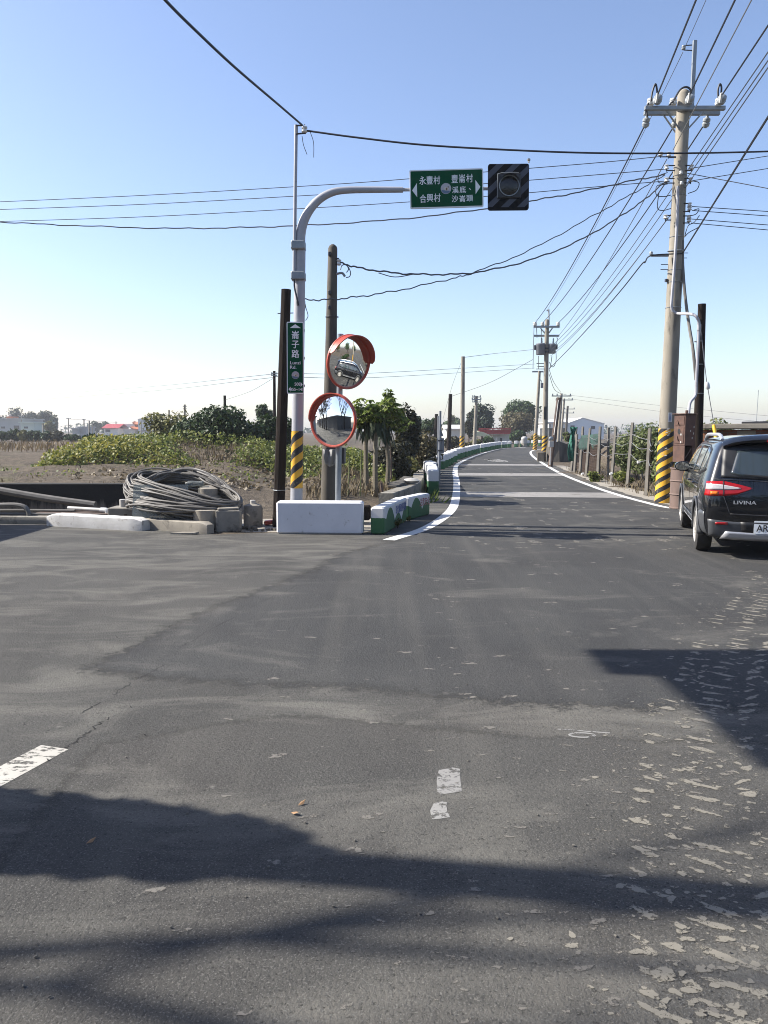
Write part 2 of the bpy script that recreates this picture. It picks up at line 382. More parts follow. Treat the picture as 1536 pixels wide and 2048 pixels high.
def zg(x, y):
    z = .5 * sstep(-2.4, -4.4, x) * sstep(14.86, 15.1, y)
    z += .28 * sstep(-4.4, -2.4, x) * sstep(.1, -1.2, x) * sstep(14.0, 18.5, y)
    z += .10 * sstep(-2.4, -1.2, x) * sstep(.55, -.2, x) * sstep(14, 17, y)
    nz = math.sin(x * 1.7 + 1.3 * math.sin(y * .9)) * .5 + math.sin(x * 3.9 + y * 2.3) * .25 + math.sin(y * 4.1 - x * 2.2) * .2
    hb = .60 * sstep(-10.2, -8.4, x) * lerp(1.0, .55, sstep(-4.5, -2.0, x)) * sstep(1.2, -1.2, x)
    s = y - 24.6 - .25 * math.sin(x * .8)
    z += hb * math.exp(-(s / 2.2) ** 2) * (1 + .12 * nz)
    if x < -3:
        z += .055 * math.sin((y + .25 * math.sin(x * .35)) * 2 * math.pi / 1.9) * sstep(-3.2, -5, x) * sstep(15.6, 17, y) * sstep(60, 40, y) * (1 if y < 22 or x < -11 else .2)
        z += .03 * nz * sstep(-3, -5, x) * sstep(15.2, 16, y) * sstep(90, 60, y)
    if 15.0 < y < 42:
        bx = interp(BARR, y); wx = interp(DWALL, y) if y < 28 else bx - .75
        c = (bx + wx) / 2; hw = max(.12, (bx - wx) / 2 - .12)
        z -= .55 * sstep(hw + .12, hw * .6, abs(x - c)) * sstep(15.6, 17.2, y) * sstep(42, 38, y)
    d2 = ((x - 10.9) / 1.7) ** 2 + ((y - 35.2) / 2.0) ** 2
    z += 1.05 * math.exp(-d2 * d2) if d2 < 4 else 0
    if 6.2 < x < 14 and 19 < y < 33: z += .03 * nz
    return z
def zgv(x, y): return zg(float(x), float(y))
def earth_material():
    m, t, b = newmat('bare earth'); b.inputs['Roughness'].default_value = .95; b.inputs['Specular IOR Level'].default_value = .15
    co = coords(t)
    big = noise(t, co, .35, 5, .6); fine = noise(t, co, 5.5, 8, .7)
    c = ramp(t, big, [(.3, (.135, .108, .078)), (.5, (.10, .081, .060)), (.7, (.155, .126, .092))])
    c = mixc(t, ramp(t, fine, [(.42, (0, 0, 0)), (.66, (1, 1, 1))]), c, (.058, .048, .037))
    peb = noise(t, co, 28, 4, .6)
    c = mixc(t, ramp(t, peb, [(.62, (0, 0, 0)), (.70, (1, 1, 1))]), c, (.24, .20, .15))
    g = ramp(t, noise(t, mapped(t, co, (1, .35, 1)), .8, 7, .65), [(.58, (0, 0, 0)), (.68, (1, 1, 1))])
    c = mixc(t, mth(t, 'MULTIPLY', g, .6), c, (.105, .115, .04))
    t.links.new(c, b.inputs['Base Color'])
    h = mth(t, 'ADD', mth(t, 'MULTIPLY', noise(t, co, 4, 6, .65), 1.0), mth(t, 'MULTIPLY', peb, .35))
    bump(t, b, h, .9, .10); return m
M['earth'] = earth_material()
xs = np.concatenate([[-2500, -900, -400, -200, -100, -60, -40, -30, -24, -20], np.arange(-17, -12, .5), np.arange(-12, 13.01, .2), [14, 16, 20, 26, 34, 50, 80, 150, 300, 800, 2500]])
ys = np.concatenate([[-400, -150, -60, -30, -10, 0, 6, 10], np.arange(13, 45.01, .2), np.arange(46, 62, 1), [65, 72, 80, 100, 130, 180, 260, 400, 800, 1600, 3500]])
vs = [(x, y, zg(x, y)) for y in ys for x in xs]; nx = len(xs)
fs = [(j * nx + i, j * nx + i + 1, (j + 1) * nx + i + 1, (j + 1) * nx + i) for j in range(len(ys) - 1) for i in range(nx - 1)]
b = MB(); b.add(vs, fs); tag(b.build('ground', M['earth'], smooth=True), None, None, None, 'structure')

def asphalt(name, c1, c2, dust, dust_amt, seed, stain, lanes=False, fade=False):
    c1, c2, dust, stain = [tuple(.84 * x for x in q) for q in (c1, c2, dust, stain)]
    m, t, b = newmat(name); b.inputs['Specular IOR Level'].default_value = .2; b.inputs['Roughness'].default_value = .9
    co = mapped(t, coords(t), loc=(seed * 7.3, seed * 3.1, 0))
    big = noise(t, co, .7, 8, .62, .3)
    c = ramp(t, big, [(.30, c1), (.5, tuple((x + y) / 2 for x, y in zip(c1, c2))), (.70, c2)])
    st = noise(t, mapped(t, co, (.9, .55, 1)), .85, 9, .66, .5)
    c = mixc(t, mth(t, 'MULTIPLY', ramp(t, st, [(.47, (0, 0, 0)), (.66, (1, 1, 1))]), .75), c, stain)
    dn = noise(t, mapped(t, co, (.6, 1.35, 1)), 1.25, 10, .66, .8)
    c = mixc(t, mth(t, 'MULTIPLY', ramp(t, dn, [(dust_amt, (0, 0, 0)), (dust_amt + .17, (1, 1, 1))]), .8), c, dust)
    warm = ramp(t, noise(t, co, .45, 5, .6), [(.48, (0, 0, 0)), (.72, (1, 1, 1))])
    c = mixc(t, mth(t, 'MULTIPLY', warm, .2), c, (c2[0] * 1.12, c2[1] * .98, c2[2] * .92))
    if lanes:   # faint dusty wheel lanes along the carriageway
        lane = noise(t, mapped(t, co, (2.4, .10, 1)), 1.0, 4, .6)
        c = mixc(t, mth(t, 'MULTIPLY', ramp(t, lane, [(.50, (0, 0, 0)), (.72, (1, 1, 1))]), .40), c, tuple(x * .85 for x in dust))
    # aggregate: dark pits, pale stones
    g1 = noise(t, co, 60, 3, .7); g2 = noise(t, co, 130, 2, .6); g3 = noise(t, co, 34, 5, .8)
    c = mixc(t, mth(t, 'MULTIPLY', ramp(t, g1, [(.30, (1, 1, 1)), (.44, (0, 0, 0))]), .8), c, tuple(x * .30 for x in c1))
    c = mixc(t, mth(t, 'MULTIPLY', ramp(t, g3, [(.30, (1, 1, 1)), (.43, (0, 0, 0))]), .65), c, tuple(x * .42 for x in c1))
    c = mixc(t, mth(t, 'MULTIPLY', ramp(t, g2, [(.56, (0, 0, 0)), (.68, (1, 1, 1))]), .75), c, tuple(x * 1.9 + .01 for x in c2))
    sp = noise(t, co, 13, 5, .7)
    c = mixc(t, mth(t, 'MULTIPLY', ramp(t, sp, [(.64, (0, 0, 0)), (.70, (1, 1, 1))]), .6), c, tuple(min(.4, x * 1.3) for x in dust))
    t.links.new(c, b.inputs['Base Color'])
    h = mth(t, 'ADD', mth(t, 'MULTIPLY', g1, .8), mth(t, 'MULTIPLY', g3, 1.1))
    bump(t, b, h, .9, .007)
    if fade:    # the sheet thins out towards its edge
        at = nd(t, 'ShaderNodeAttribute', attribute_name='edge')
        f = mth(t, 'ADD', at.outputs['Fac'], mth(t, 'MULTIPLY', mth(t, 'SUBTRACT', noise(t, co, 7, 14, .95), .5), 2.6))
        a = ramp(t, f, [(.46, (0, 0, 0)), (.54, (1, 1, 1))])
        tr = nd(t, 'ShaderNodeBsdfTransparent'); mx = nd(t, 'ShaderNodeMixShader')
        t.links.new(a, mx.inputs[0]); t.links.new(tr.outputs[0], mx.inputs[1]); t.links.new(b.outputs[0], mx.inputs[2]); t.links.new(mx.outputs[0], t.nodes['Material Output'].inputs[0])
    return m
M['asphalt_old'] = asphalt('worn asphalt', (.062, .060, .055), (.082, .079, .072), (.160, .152, .132), .465, 1, (.043, .0415, .039))
M['asphalt_new'] = asphalt('newer dark asphalt', (.046, .046, .0455), (.060, .0595, .057), (.135, .128, .113), .53, 5, (.033, .033, .033), True, True)
M['asphalt_mid'] = asphalt('repaired asphalt', (.062, .060, .055), (.080, .077, .070), (.152, .144, .125), .50, 9, (.046, .044, .042), True, True)
FZ = Frame((0, 0, 0), (1, 0, 0), (0, 1, 0))
def sheet(name, polyxy, z, material, label=None):
    from mathutils.geometry import tessellate_polygon
    poly = [Vector((x, y, z)) for x, y in polyxy]
    b = MB(); b.add(poly, [tuple(t) for t in tessellate_polygon([poly])])
    me = b.build(name, material)
    for p in me.data.polygons:
        if p.normal.z < 0: p.flip()
    return tag(me, None, None, None, 'structure')
def faded_sheet(name, polyxy, z, material, wd, ymax=1e9, step=.12):
    """a gridded sheet inside a polygon whose 'edge' value runs from 0 at the rim to 1 inside; beyond ymax a plain sheet"""
    p = np.array(polyxy); q = np.roll(p, -1, 0)
    x0, x1 = p[:, 0].min(), p[:, 0].max(); y0, y1 = p[:, 1].min(), min(ymax, p[:, 1].max())
    gx = np.arange(x0 - step, x1 + step * 2, step); gy = np.arange(y0 - step, y1 + step * .01, step); gy = np.append(gy[gy < y1 - step * .4], y1)
    X_, Y2 = np.meshgrid(gx, gy); pts = np.stack([X_.ravel(), Y2.ravel()], 1)
    ins = np.zeros(len(pts), bool); dmin = np.full(len(pts), 1e9)
    for a, c in zip(p, q):
        cond = (a[1] > pts[:, 1]) != (c[1] > pts[:, 1])
        if a[1] != c[1]: ins ^= cond & (pts[:, 0] < (c[0] - a[0]) * (pts[:, 1] - a[1]) / (c[1] - a[1]) + a[0])
        d = c - a; L2 = (d ** 2).sum()
        if L2 < 1e-12: continue
        t = np.clip(((pts - a) @ d) / L2, 0, 1); dmin = np.minimum(dmin, np.hypot(*(pts - a - t[:, None] * d).T))
    e = np.where(ins, np.clip(dmin / wd, 0, 1), 0.0); w = len(gx); b = MB(); b.add([(x, y, z) for x, y in pts], [])
    fs = []
    for j in range(len(gy) - 1):
        for i in range(w - 1):
            k = (j * w + i, j * w + i + 1, j * w + w + i + 1, j * w + w + i)
            if e[list(k)].max() > 0: fs.append(k)
    b.f = fs; b.m = [0] * len(fs); b.at = e.tolist()
    return tag(b.build(name, material), None, None, None, 'structure')
def ragged(pts, step, amp, seed):
    rnd = random.Random(seed); out = []
    for (x0, y0), (x1, y1) in zip(pts, pts[1:]):
        n = max(1, int(math.hypot(x1 - x0, y1 - y0) / step))
        for i in range(n):
            t = i / n; out.append((lerp(x0, x1, t) + rnd.uniform(-amp, amp), lerp(y0, y1, t) + rnd.uniform(-amp, amp)))
    out.append(pts[-1]); return out
back = [(-60, 20), (-30, 16.5), (-14, 14.3), (-6.5, 13.7), (-3.7, 12.55), (-2.55, 11.9), (-1.75, 12.2), (-.3, 12.0), (.15, 13.6)]
lane_l = [(x - (.62 if y > 15 else .45), y) for x, y in ROAD_L if y > 14.6]
old = ragged(back, .5, .03, 3) + [(.45, 14.9)] + lane_l
right = list(reversed([(x + .28, y) for x, y in ROAD_R if y > 15.5]))
old += right + ragged([(6.6, 15.9), (9, 15.2), (16, 14.8), (60, 12)], .8, .04, 4) + [(60, -40), (-60, -40)]
sheet('road', old, .001, M['asphalt_old'])
new = ragged([(-1.9, 6.7), (-1.2, 8.6), (-.75, 10.3), (-.1, 11.3)], .25, .035, 6) + [(x - .25, y) for x, y in ROAD_L if 11.4 < y < 16] + [(1.05, 16.2), (6.3, 16.2)] + ragged([(11, 14.2), (6.6, 10.4), (5.2, 8.6), (4.4, 6.8), (3.7, 4.4)], .25, .05, 7) + ragged([(3.6, 4.3), (2.6, 4.12), (1.70, 4.05), (.75, 4.12), (-.2, 4.42), (-1.2, 4.55), (-2.3, 4.9)], .12, .015, 8)
faded_sheet('road_overlay', new, .002, M['asphalt_new'], .60, 15.6)
far = [(interp(ROAD_L, 15.6), 15.6)] + [p for p in ROAD_L if p[1] > 15.65] + list(reversed([p for p in ROAD_R if p[1] > 15.65])) + [(interp(ROAD_R, 15.6), 15.6)]
M['asphalt_far'] = asphalt('newer dark asphalt beyond the junction', (.046, .046, .0455), (.060, .0595, .057), (.135, .128, .113), .53, 5, (.033, .033, .033), True, False)
sheet('road_overlay', far, .002, M['asphalt_far'])
mid_p = ragged([(-1.55, 3.9), (-.6, 4.40), (.2, 4.20), (.75, 4.06), (1.9, 3.98), (3.4, 4.1), (6, 4.6)], .15, .012, 9) + [(6, -6), (-1.2, -6)]
faded_sheet('road_patch', mid_p, .0014, M['asphalt_mid'], .25, 1e9, .09)
# ---- painted markings
def paintmat(name, c, worn, under=(.10, .092, .08), sc=9, stretch=(1, 1, 1), wide=.05, amt=1.0, soft=False):
    m, t, b = newmat(name); b.inputs['Roughness'].default_value = .75
    co = coords(t); n = noise(t, mapped(t, co, stretch), sc, 9, .75)
    f = ramp(t, n, [(worn, (0, 0, 0)), (worn + wide, (1, 1, 1))])
    dirt = ramp(t, noise(t, co, 1.7, 6, .6), [(.3, c), (.75, tuple(x * .8 for x in c))])
    if soft:
        at = nd(t, 'ShaderNodeAttribute', attribute_name='edge')
        f2 = mth(t, 'ADD', mth(t, 'MULTIPLY', at.outputs['Fac'], 1.25), mth(t, 'MULTIPLY', mth(t, 'SUBTRACT', noise(t, co, 45, 10, .9), .5), 2.0))
        f = mth(t, 'MULTIPLY', f, ramp(t, f2, [(.34, (0, 0, 0)), (.46, (1, 1, 1))]))
    tr = nd(t, 'ShaderNodeBsdfTransparent'); mx = nd(t, 'ShaderNodeMixShader')
    t.links.new(dirt, b.inputs['Base Color']); t.links.new(mth(t, 'MULTIPLY', f, amt), mx.inputs[0]); t.links.new(tr.outputs[0], mx.inputs[1]); t.links.new(b.outputs[0], mx.inputs[2])
    t.links.new(mx.outputs[0], t.nodes['Material Output'].inputs[0]); return m
M['line'] = paintmat('white road paint', (.58, .57, .545), .27)
M['line_worn'] = paintmat('worn white road paint', (.42, .40, .35), .43, sc=16, stretch=(.6, 1.6, 1))
M['hump'] = paintmat('dusty pale road paint', (.26, .245, .225), .37, sc=12, stretch=(.4, 2, 1))
M['chalk'] = paintmat('faded chalk mark', (.24, .232, .215), .40, sc=24, wide=.1, amt=1)
M['mud'] = paintmat('dried pale mud', (.195, .178, .142), .40, sc=45, wide=.06, amt=1, soft=True)
M['dust'] = paintmat('dust spots', (.14, .128, .108), .45, sc=24, wide=.06, amt=1, soft=True)
def ribbon(b, poly, wd, z, side=0.5):
    pts = [Vector((x, y, z)) for x, y in poly]; L_, R_ = [], []
    for i, p in enumerate(pts):
        t = (pts[min(i + 1, len(pts) - 1)] - pts[max(i - 1, 0)]).normalized(); n = Vector((t.y, -t.x, 0))
        L_.append(p - n * wd * (1 - side)); R_.append(p + n * wd * side)
    for i in range(len(pts) - 1): b.quad(L_[i], R_[i], R_[i + 1], L_[i + 1])
def smooth2(poly, n=6): return [(p.x, p.y) for p in catmull([(x, y, 0) for x, y in poly], n)]
b = MB(); ribbon(b, smooth2([(-.02, 11.36), (.62, 12.9)] + ROAD_L[3:12]), .19, .0026, 1.0)
tag(b.build('road_edge_line', M['line']), None, None, None, 'structure')
b = MB(); ribbon(b, smooth2([(14, 13.2), (9.6, 14.3)] + ROAD_R[1:14]), .16, .0026, 0.0)
tag(b.build('road_edge_line', M['line']), None, None, None, 'structure')
b = MB()
for ya, yb, n in ((18.95, 20.5, 5), (28.0, 29.7, 4), (36.3, 37.9, 3)):
    h = (yb - ya) / n
    for i in range(n):
        y0 = ya + i * h; y1 = y0 + h * .86
        b.quad((interp(ROAD_L, y0) + .20, y0, .0025), (interp(ROAD_R, y0 - .35) - .17, y0 - .35, .0025), (interp(ROAD_R, y1 - .35) - .17, y1 - .35, .0025), (interp(ROAD_L, y1) + .20, y1, .0025))
tag(b.build('rumble_strip', M['hump']), None, None, None, 'structure')
b = MB(); F = Frame((5.95, 42.4, .012), (-1, 0, 0), (0, -1, 0)); b.text(F, '慢', 1.0, 0, 0, 0, .95, .03)
b.v = [(x, 42.4 + (y - 42.4) * 4.2, .0026) for x, y, z in b.v]
tag(b.build('slow_marking', M['line']), None, None, None, 'structure')
b = MB(); ribbon(b, [(-2.12, 2.3), (-1.62, 3.80)], .165, .0026)
tag(b.build('old_edge_line', M['line_worn']), None, None, None, 'structure')
b = MB(); rc = random.Random(17)
for pts_ in ([(215, 1436), (190, 1455), (165, 1475), (140, 1492), (112, 1512)], [(330, 1330), (270, 1362), (210, 1400), (150, 1432)], [(640, 1150), (520, 1205), (420, 1262), (350, 1300)]):
    g_ = [G(*p) for p in pts_]; fine = []
    for p, q in zip(g_, g_[1:]):
        for k in range(9): fine.append(p.lerp(q, k / 9) + Vector((rc.uniform(-.018, .018), rc.uniform(-.018, .018), 0)))
    for i_ in range(0, len(fine) - 1):
        if rc.random() < .78: ribbon(b, [(fine[i_].x, fine[i_].y), (fine[i_ + 1].x, fine[i_ + 1].y)], rc.uniform(.004, .011), .0023)
M['crack'] = mat('crack in the asphalt', (.012, .011, .010), None, .95)
tag(b.build('road_crack', M['crack']), None, None, None, 'structure')
# chalk bar with a ring, two scuffed paint patches
b = MB(); p0, p1 = G(1115, 1459), G(1220, 1467); ribbon(b, [(p0.x, p0.y), (p1.x, p1.y)], .014, .0027)
c = G(1164, 1471); ring = [(c.x + .062 * math.cos(a), c.y + .030 * math.sin(a)) for a in np.linspace(0, 6.283, 25)]; ribbon(b, ring, .017, .0028)
tag(b.build('chalk_mark', M['chalk']), None, None, None, 'structure')
b = MB()
for x0, x1, y0, y1 in ((874, 926, 1536, 1590), (862, 898, 1604, 1640)):
    rnd = random.Random(x0); pts = []
    for u, v in ((0, .1), (.15, 0), (.6, .05), (1, .12), (.95, .5), (.9, .95), (.6, 1), (.1, .9), (0, .5)):
        q = G(x0 + (x1 - x0) * u + rnd.uniform(-3, 3), y1 + (y0 - y1) * v); pts.append((q.x, q.y, .0027))
    b.add(pts, [tuple(range(len(pts)))])
tag(b.build('paint_scuff', M['chalk']), None, None, None, 'structure')
# dried mud left by tractor tyres: slanted lug bars along a bending path, and blots
rnd = random.Random(21); b = MB()
def blot(b, c, lx, ly, ang, z, n=14, j=.28):
    ph = [rnd.uniform(0, 6.28) for _ in range(3)]; pts = []
    for k in range(n):
        a = 2 * math.pi * k / n; r = 1 + j * (.5 * math.sin(2 * a + ph[0]) + .4 * math.sin(3 * a + ph[1]) + .3 * math.sin(5 * a + ph[2]))
        u, v = lx * r * math.cos(a), ly * r * math.sin(a)
        pts.append((c.x + u * math.cos(ang) - v * math.sin(ang), c.y + u * math.sin(ang) + v * math.cos(ang), z))
    if b.at is None: b.at = [1.0] * len(b.v)
    b.at += [1.0] * (len(b.v) - len(b.at))
    b.add(pts + [(c.x, c.y, z)], [(k, (k + 1) % n, n) for k in range(n)]); b.at += [0.0] * n + [1.0]
path = catmull([G(1560, 1150), G(1500, 1230), G(1440, 1330), G(1395, 1450), G(1385, 1600), G(1400, 1750), G(1425, 1900), G(1460, 2048), G(1500, 2200)], 60)
acc = 0; last = path[0]; k = 0
for p, q in zip(path, path[1:]):
    acc += (q - p).length
    if acc > .13:
        acc = 0; k += 1; t = (q - p).normalized(); n = Vector((t.y, -t.x, 0)); a = math.atan2(t.y, t.x)
        n = -n if n.x > 0 else n          # towards the left
        z = .0032 + .00004 * (k % 5)
        for off, ln, ang, pr in ((.19, .060, -.75, .72), (-.03, .095, -.62, .85), (-.22, .09, .5, .66), (-.40, .09, .35, .5), (.07, .03, -.5, .4)):
            if rnd.random() > pr: continue
            c = q + n * (off + rnd.uniform(-.02, .02)) + t * rnd.uniform(-.03, .03)
            blot(b, c, ln * rnd.uniform(.7, 1.25), rnd.uniform(.018, .036), ang + rnd.uniform(-.15, .15), z + rnd.uniform(0, .0002), 12, .45)
            if rnd.random() < .45: blot(b, c + Vector((rnd.uniform(-.09, .09), rnd.uniform(-.05, .05), 0)), rnd.uniform(.012, .032), rnd.uniform(.010, .022), rnd.uniform(0, 3), z + .0003, 10, .4)
for px, py, s in ((1190, 1556, .034), (1375, 1540, .05), (1318, 1548, .035), (1348, 1895, .06), (1325, 1950, .075), (1300, 1905, .05), (1300, 1990, .05), (1450, 1880, .05), (1020, 1880, .022), (1365, 2045, .05), (1275, 1905, .04), (1405, 1940, .05), (1180, 1975, .02)):
    blot(b, G(px, py), s * .75, s * .5, rnd.uniform(-.6, .2), .0037 + rnd.uniform(0, .0002), 18, .35)
for i in range(520):
    q = path[rnd.randrange(len(path))]; c = q + Vector((rnd.gauss(.10, .24), rnd.gauss(0, .05), 0)); s = rnd.choice((.006, .009, .014, .02))
    blot(b, c, s * rnd.uniform(1, 2), s, rnd.uniform(-.8, .4), .0030 + rnd.uniform(0, .0002), 7, .5)
tag(b.build('dried_mud', M['mud']), None, None, None, 'stuff')
b = MB(); ribbon(b, [(p.x + .06, p.y) for p in path[::6]], .85, .0024)
M['mud_dust'] = paintmat('thin pale mud dust', (.185, .168, .138), .585, sc=26, wide=.05, amt=1)
tag(b.build('mud_dust', M['mud_dust']), None, None, None, 'stuff')
b = MB()
for i in range(430):
    px = 768 + rnd.gauss(330, 330); py = 1085 + 960 * rnd.random() ** 1.9
    c = G(px, py)
    if c.x < interp(ROAD_L, c.y) + .3 and c.y > 11: continue
    s = rnd.choice((.012, .018, .03, .05)) * rnd.uniform(.6, 1.3) * min(1.8, .5 + c.y / 9)
    blot(b, c, s * 1.25, s * .55, rnd.uniform(-.4, .4), .0029 + rnd.uniform(0, .0002), 9, .5)
for i in range(150):
    px = rnd.uniform(900, 1350); py = 905 + 180 * rnd.random(); c = G(px, py)
    if interp(ROAD_L, c.y) + .3 < c.x < interp(ROAD_R, c.y) - .3 and c.y < 60:
        blot(b, c, rnd.uniform(.05, .16), rnd.uniform(.05, .3), 0, .0029 + rnd.uniform(0, .0002), 9, .5)
for i in range(0):    # paler smears over the old asphalt at the left
    px = rnd.uniform(60, 640); py = rnd.uniform(1110, 1430); c = G(px, py)
    blot(b, c, rnd.uniform(.08, .22), rnd.uniform(.05, .14), 0, .0029 + rnd.uniform(0, .0002), 12, .6)
tag(b.build('dust_spots', M['dust']), None, None, None, 'stuff')
# loose grit and a few dry leaves on the asphalt
b = MB()
for i in range(170):
    px = rnd.uniform(0, 1536); py = 1120 + 920 * rnd.random(); c = G(px, py)
    if px < 500 and py < 1500 or rnd.random() < .45:
        s = rnd.uniform(.0025, .0055); F = Frame((c.x, c.y, .004), (math.cos(i), math.sin(i), 0), (-math.sin(i), math.cos(i), 0))
        b.boxf(F, -s, s, -s * .7, s * .7, 0, s, s * .3)
M['grit'] = mat('grit', (.13, .12, .10), (.06, .055, .05), .9, scale=30)
tag(b.build('grit', M['grit']), None, None, None, 'stuff')
b = MB()
for px, py in ((604, 1610), (590, 1630), (183, 1686)):
    c = G(px, py); a = px; F = Frame((c.x, c.y, .009), (math.cos(a), math.sin(a), .15), (-math.sin(a), math.cos(a), .3))
    b.add([F(-.022, 0), F(0, .009), F(.022, .002, .006), F(0, -.009)], [(0, 1, 2, 3)])
M['deadleaf'] = mat('dead leaf', (.26, .15, .07), (.2, .12, .06), .8)
tag(b.build('fallen_leaves', M['deadleaf']), None, None, None, 'stuff')
# concrete apron round the big right pole, dirt verge
sheet('verge', ragged([(6.05, 15.9), (6.0, 19.7), (6.2, 23), (6.9, 29), (7.7, 36), (8.1, 36), (7.7, 30), (6.75, 23), (6.6, 19), (6.9, 16.6)], .3, .04, 31), .0018, M['concrete'])
sheet('slab', ragged([(-3.3, 12.35), (-1.75, 12.22), (-.35, 12.02), (.2, 13.6), (.62, 15.2), (.05, 15.5), (-1.2, 14.2), (-3.3, 13.9)], .3, .04, 33), .0016, M['concrete'])

# ================================================================ LEFT ROADSIDE
# ---- big white block and the two painted blocks
def block(name, label, o, ux, length, width, height, material, cat='barrier', group=None, bev=.025):
    """a concrete block whose near end stands at o and which runs along ux"""
    t = Vector((ux[0], ux[1], 0)).normalized(); n = Vector((-t.y, t.x, 0))
    b = MB(); F = Frame((0, 0, 0), (1, 0, 0), (0, 1, 0)); b.boxf(F, -width / 2, width / 2, 0, length, 0, height, bev)
    ob = b.build(name, material); ob.location = (o[0], o[1], o[2] if len(o) > 2 else 0.002)
    ob.rotation_euler = (0, 0, math.atan2(t.y, t.x) - math.pi / 2)
    return tag(ob, label, cat, group)
wp = mat('chipped white block paint', (.62, .62, .64), (.55, .55, .57), .8, scale=3, bumps=.3, bscale=40, dirt=(.26, .24, .21), dirt_amt=.60, dscale=8)
block('concrete_barrier', 'plain white concrete barrier block standing across the corner in front of the mast', (-1.62, 12.14), (1.30, -.07), 1.31, .27, .49, wp)
def barrier_paint(name, hills):
    """white over dark green; hills [(y along the block, top, half width)] drawn as rounded peaks"""
    m, t, b = newmat(name); b.inputs['Roughness'].default_value = .72
    co = coords(t); s = nd(t, 'ShaderNodeSeparateXYZ'); t.links.new(co, s.inputs[0])
    wob = mth(t, 'MULTIPLY', mth(t, 'SUBTRACT', noise(t, co, 7, 3), .5), .03)
    h = None
    for y0, top, hw in hills:
        q = mth(t, 'DIVIDE', mth(t, 'SUBTRACT', s.outputs[1], y0), hw)
        pk = mth(t, 'SUBTRACT', top, mth(t, 'MULTIPLY', mth(t, 'MULTIPLY', q, q), top * .75))
        h = pk if h is None else mth(t, 'MAXIMUM', h, pk)
    h = mth(t, 'ADD', mth(t, 'MAXIMUM', h, .07), wob)
    gmask = mth(t, 'LESS_THAN', s.outputs[2], h)
    wcol = ramp(t, noise(t, co, 5, 8, .65), [(.3, (.56, .56, .56)), (.62, (.50, .50, .50)), (.72, (.30, .28, .25))])
    gcol = ramp(t, noise(t, co, 6, 7, .65), [(.3, (.022, .105, .035)), (.65, (.016, .082, .028)), (.78, (.06, .075, .05))])
    t.links.new(mixc(t, gmask, wcol, gcol), b.inputs['Base Color']); bump(t, b, noise(t, co, 45), .25, .004); return m
pa = barrier_paint('white and green hill paint', [(-.02, .25, .40), (.45, .37, .40), (1.08, .22, .36), (1.78, .27, .40)])
pb = barrier_paint('white and green hill paint with steep peaks', [(-.02, .25, .32), (.38, .37, .32), (.90, .25, .30)])
A0, AD = Vector((-.10, 11.93, .002)), Vector((.40, 1.88, 0)); B0, BD = Vector((.33, 13.88, .002)), Vector((.43, 1.0, 0))
def lettered(o, D, length, w2, string, size, u, v, material, name='lettering'):
    t = D.normalized(); n = Vector((t.y, -t.x, 0))
    F = Frame(o + n * (w2 + .003), t, (0, 0, 1)); b = MB(); b.text(F, string, size, u, v, 0, .9, .022)
    me = b.build(name, material, None); return me
def barrier_thing(label, o, D, length, height, pm, string, size, u, v, tm, mossy=False):
    t = thing('concrete_barrier', label, 'barrier', (o.x, o.y, .002), 'painted concrete barriers along the left road edge')
    ang = math.atan2(D.y, D.x) - math.pi / 2
    b = MB(); b.boxf(FZ, -.105, .105, 0, length, 0, height, .022); body = b.build('block', pm); body.parent = t
    F = Frame((.1075, 0, 0), (0, 1, 0), (0, 0, 1)); b = MB(); b.text(F, string, size, u, v, 0, .85, .028); l = b.build('lettering', tm); l.parent = t
    t.rotation_euler = (0, 0, ang); return t
barrier_thing('white and green concrete barrier with blue lettering next to the plain white block', A0, AD, 1.90, .41, pa, '彰化縣政府補助', .155, 1.34, .285, M['blue_paint'])
barrier_thing('white and green concrete barrier with faded red lettering behind the blue-lettered one', B0, BD, 1.08, .40, pb, '注意安全', .155, .80, .27, M['red_paint'])
# ---- chain of barrier blocks along the bend
pc = barrier_paint('white over green block paint', [(0.0, .33, 2.2), (.5, .33, 3.0), (1.0, .33, 2.2)])
seg = smooth2(BARR, 10); pts = [Vector((x, y, 0)) for x, y in seg]
dist = [0]
for p, q in zip(pts, pts[1:]): dist.append(dist[-1] + (q - p).length)
def at_dist(d):
    for i in range(len(pts) - 1):
        if d <= dist[i + 1]:
            return pts[i].lerp(pts[i + 1], (d - dist[i]) / (dist[i + 1] - dist[i]))
    return pts[-1]
d = 0; i = 0; rnd = random.Random(5)
proto = None
GAPS = {8: .55, 15: 1.0, 25: .8, 38: .9}
while d < dist[-1] - 1.4:
    a, c = at_dist(d), at_dist(d + 1.15)
    v = (c - a).normalized()
    if i < 20: lab = 'white and green barrier block, %s of the row curving along the left road edge' % ORD[i]
    elif i < 38: lab = 'small distant white and green barrier block in the middle of the curving row'
    else: lab = 'tiny white and green barrier block at the far end of the curving row'
    if proto is None:
        bm_ = MB(); bm_.boxf(FZ, -.14, .14, 0, 1.02, 0, .60, .03); proto = bm_.build('concrete_barrier', pc); o = proto
    else:
        o = proto.copy(); col.objects.link(o)
    n = Vector((v.y, -v.x, 0)); off = rnd.uniform(-.05, .05) + (.20 if i in (9, 10, 11, 12, 13, 14) else 0) + (-.14 if i == 5 else 0)
    o.location = a + n * off + Vector((0, 0, .003)); o.rotation_euler = (0, 0, math.atan2(v.y, v.x) - math.pi / 2 + rnd.uniform(-.02, .02) - (-.16 if i > 3 else 0))
    tag(o, lab, 'barrier', 'barrier blocks in the curving row')
    d += (1.27 if i < 4 else 1.46) + GAPS.get(i, 0); i += 1
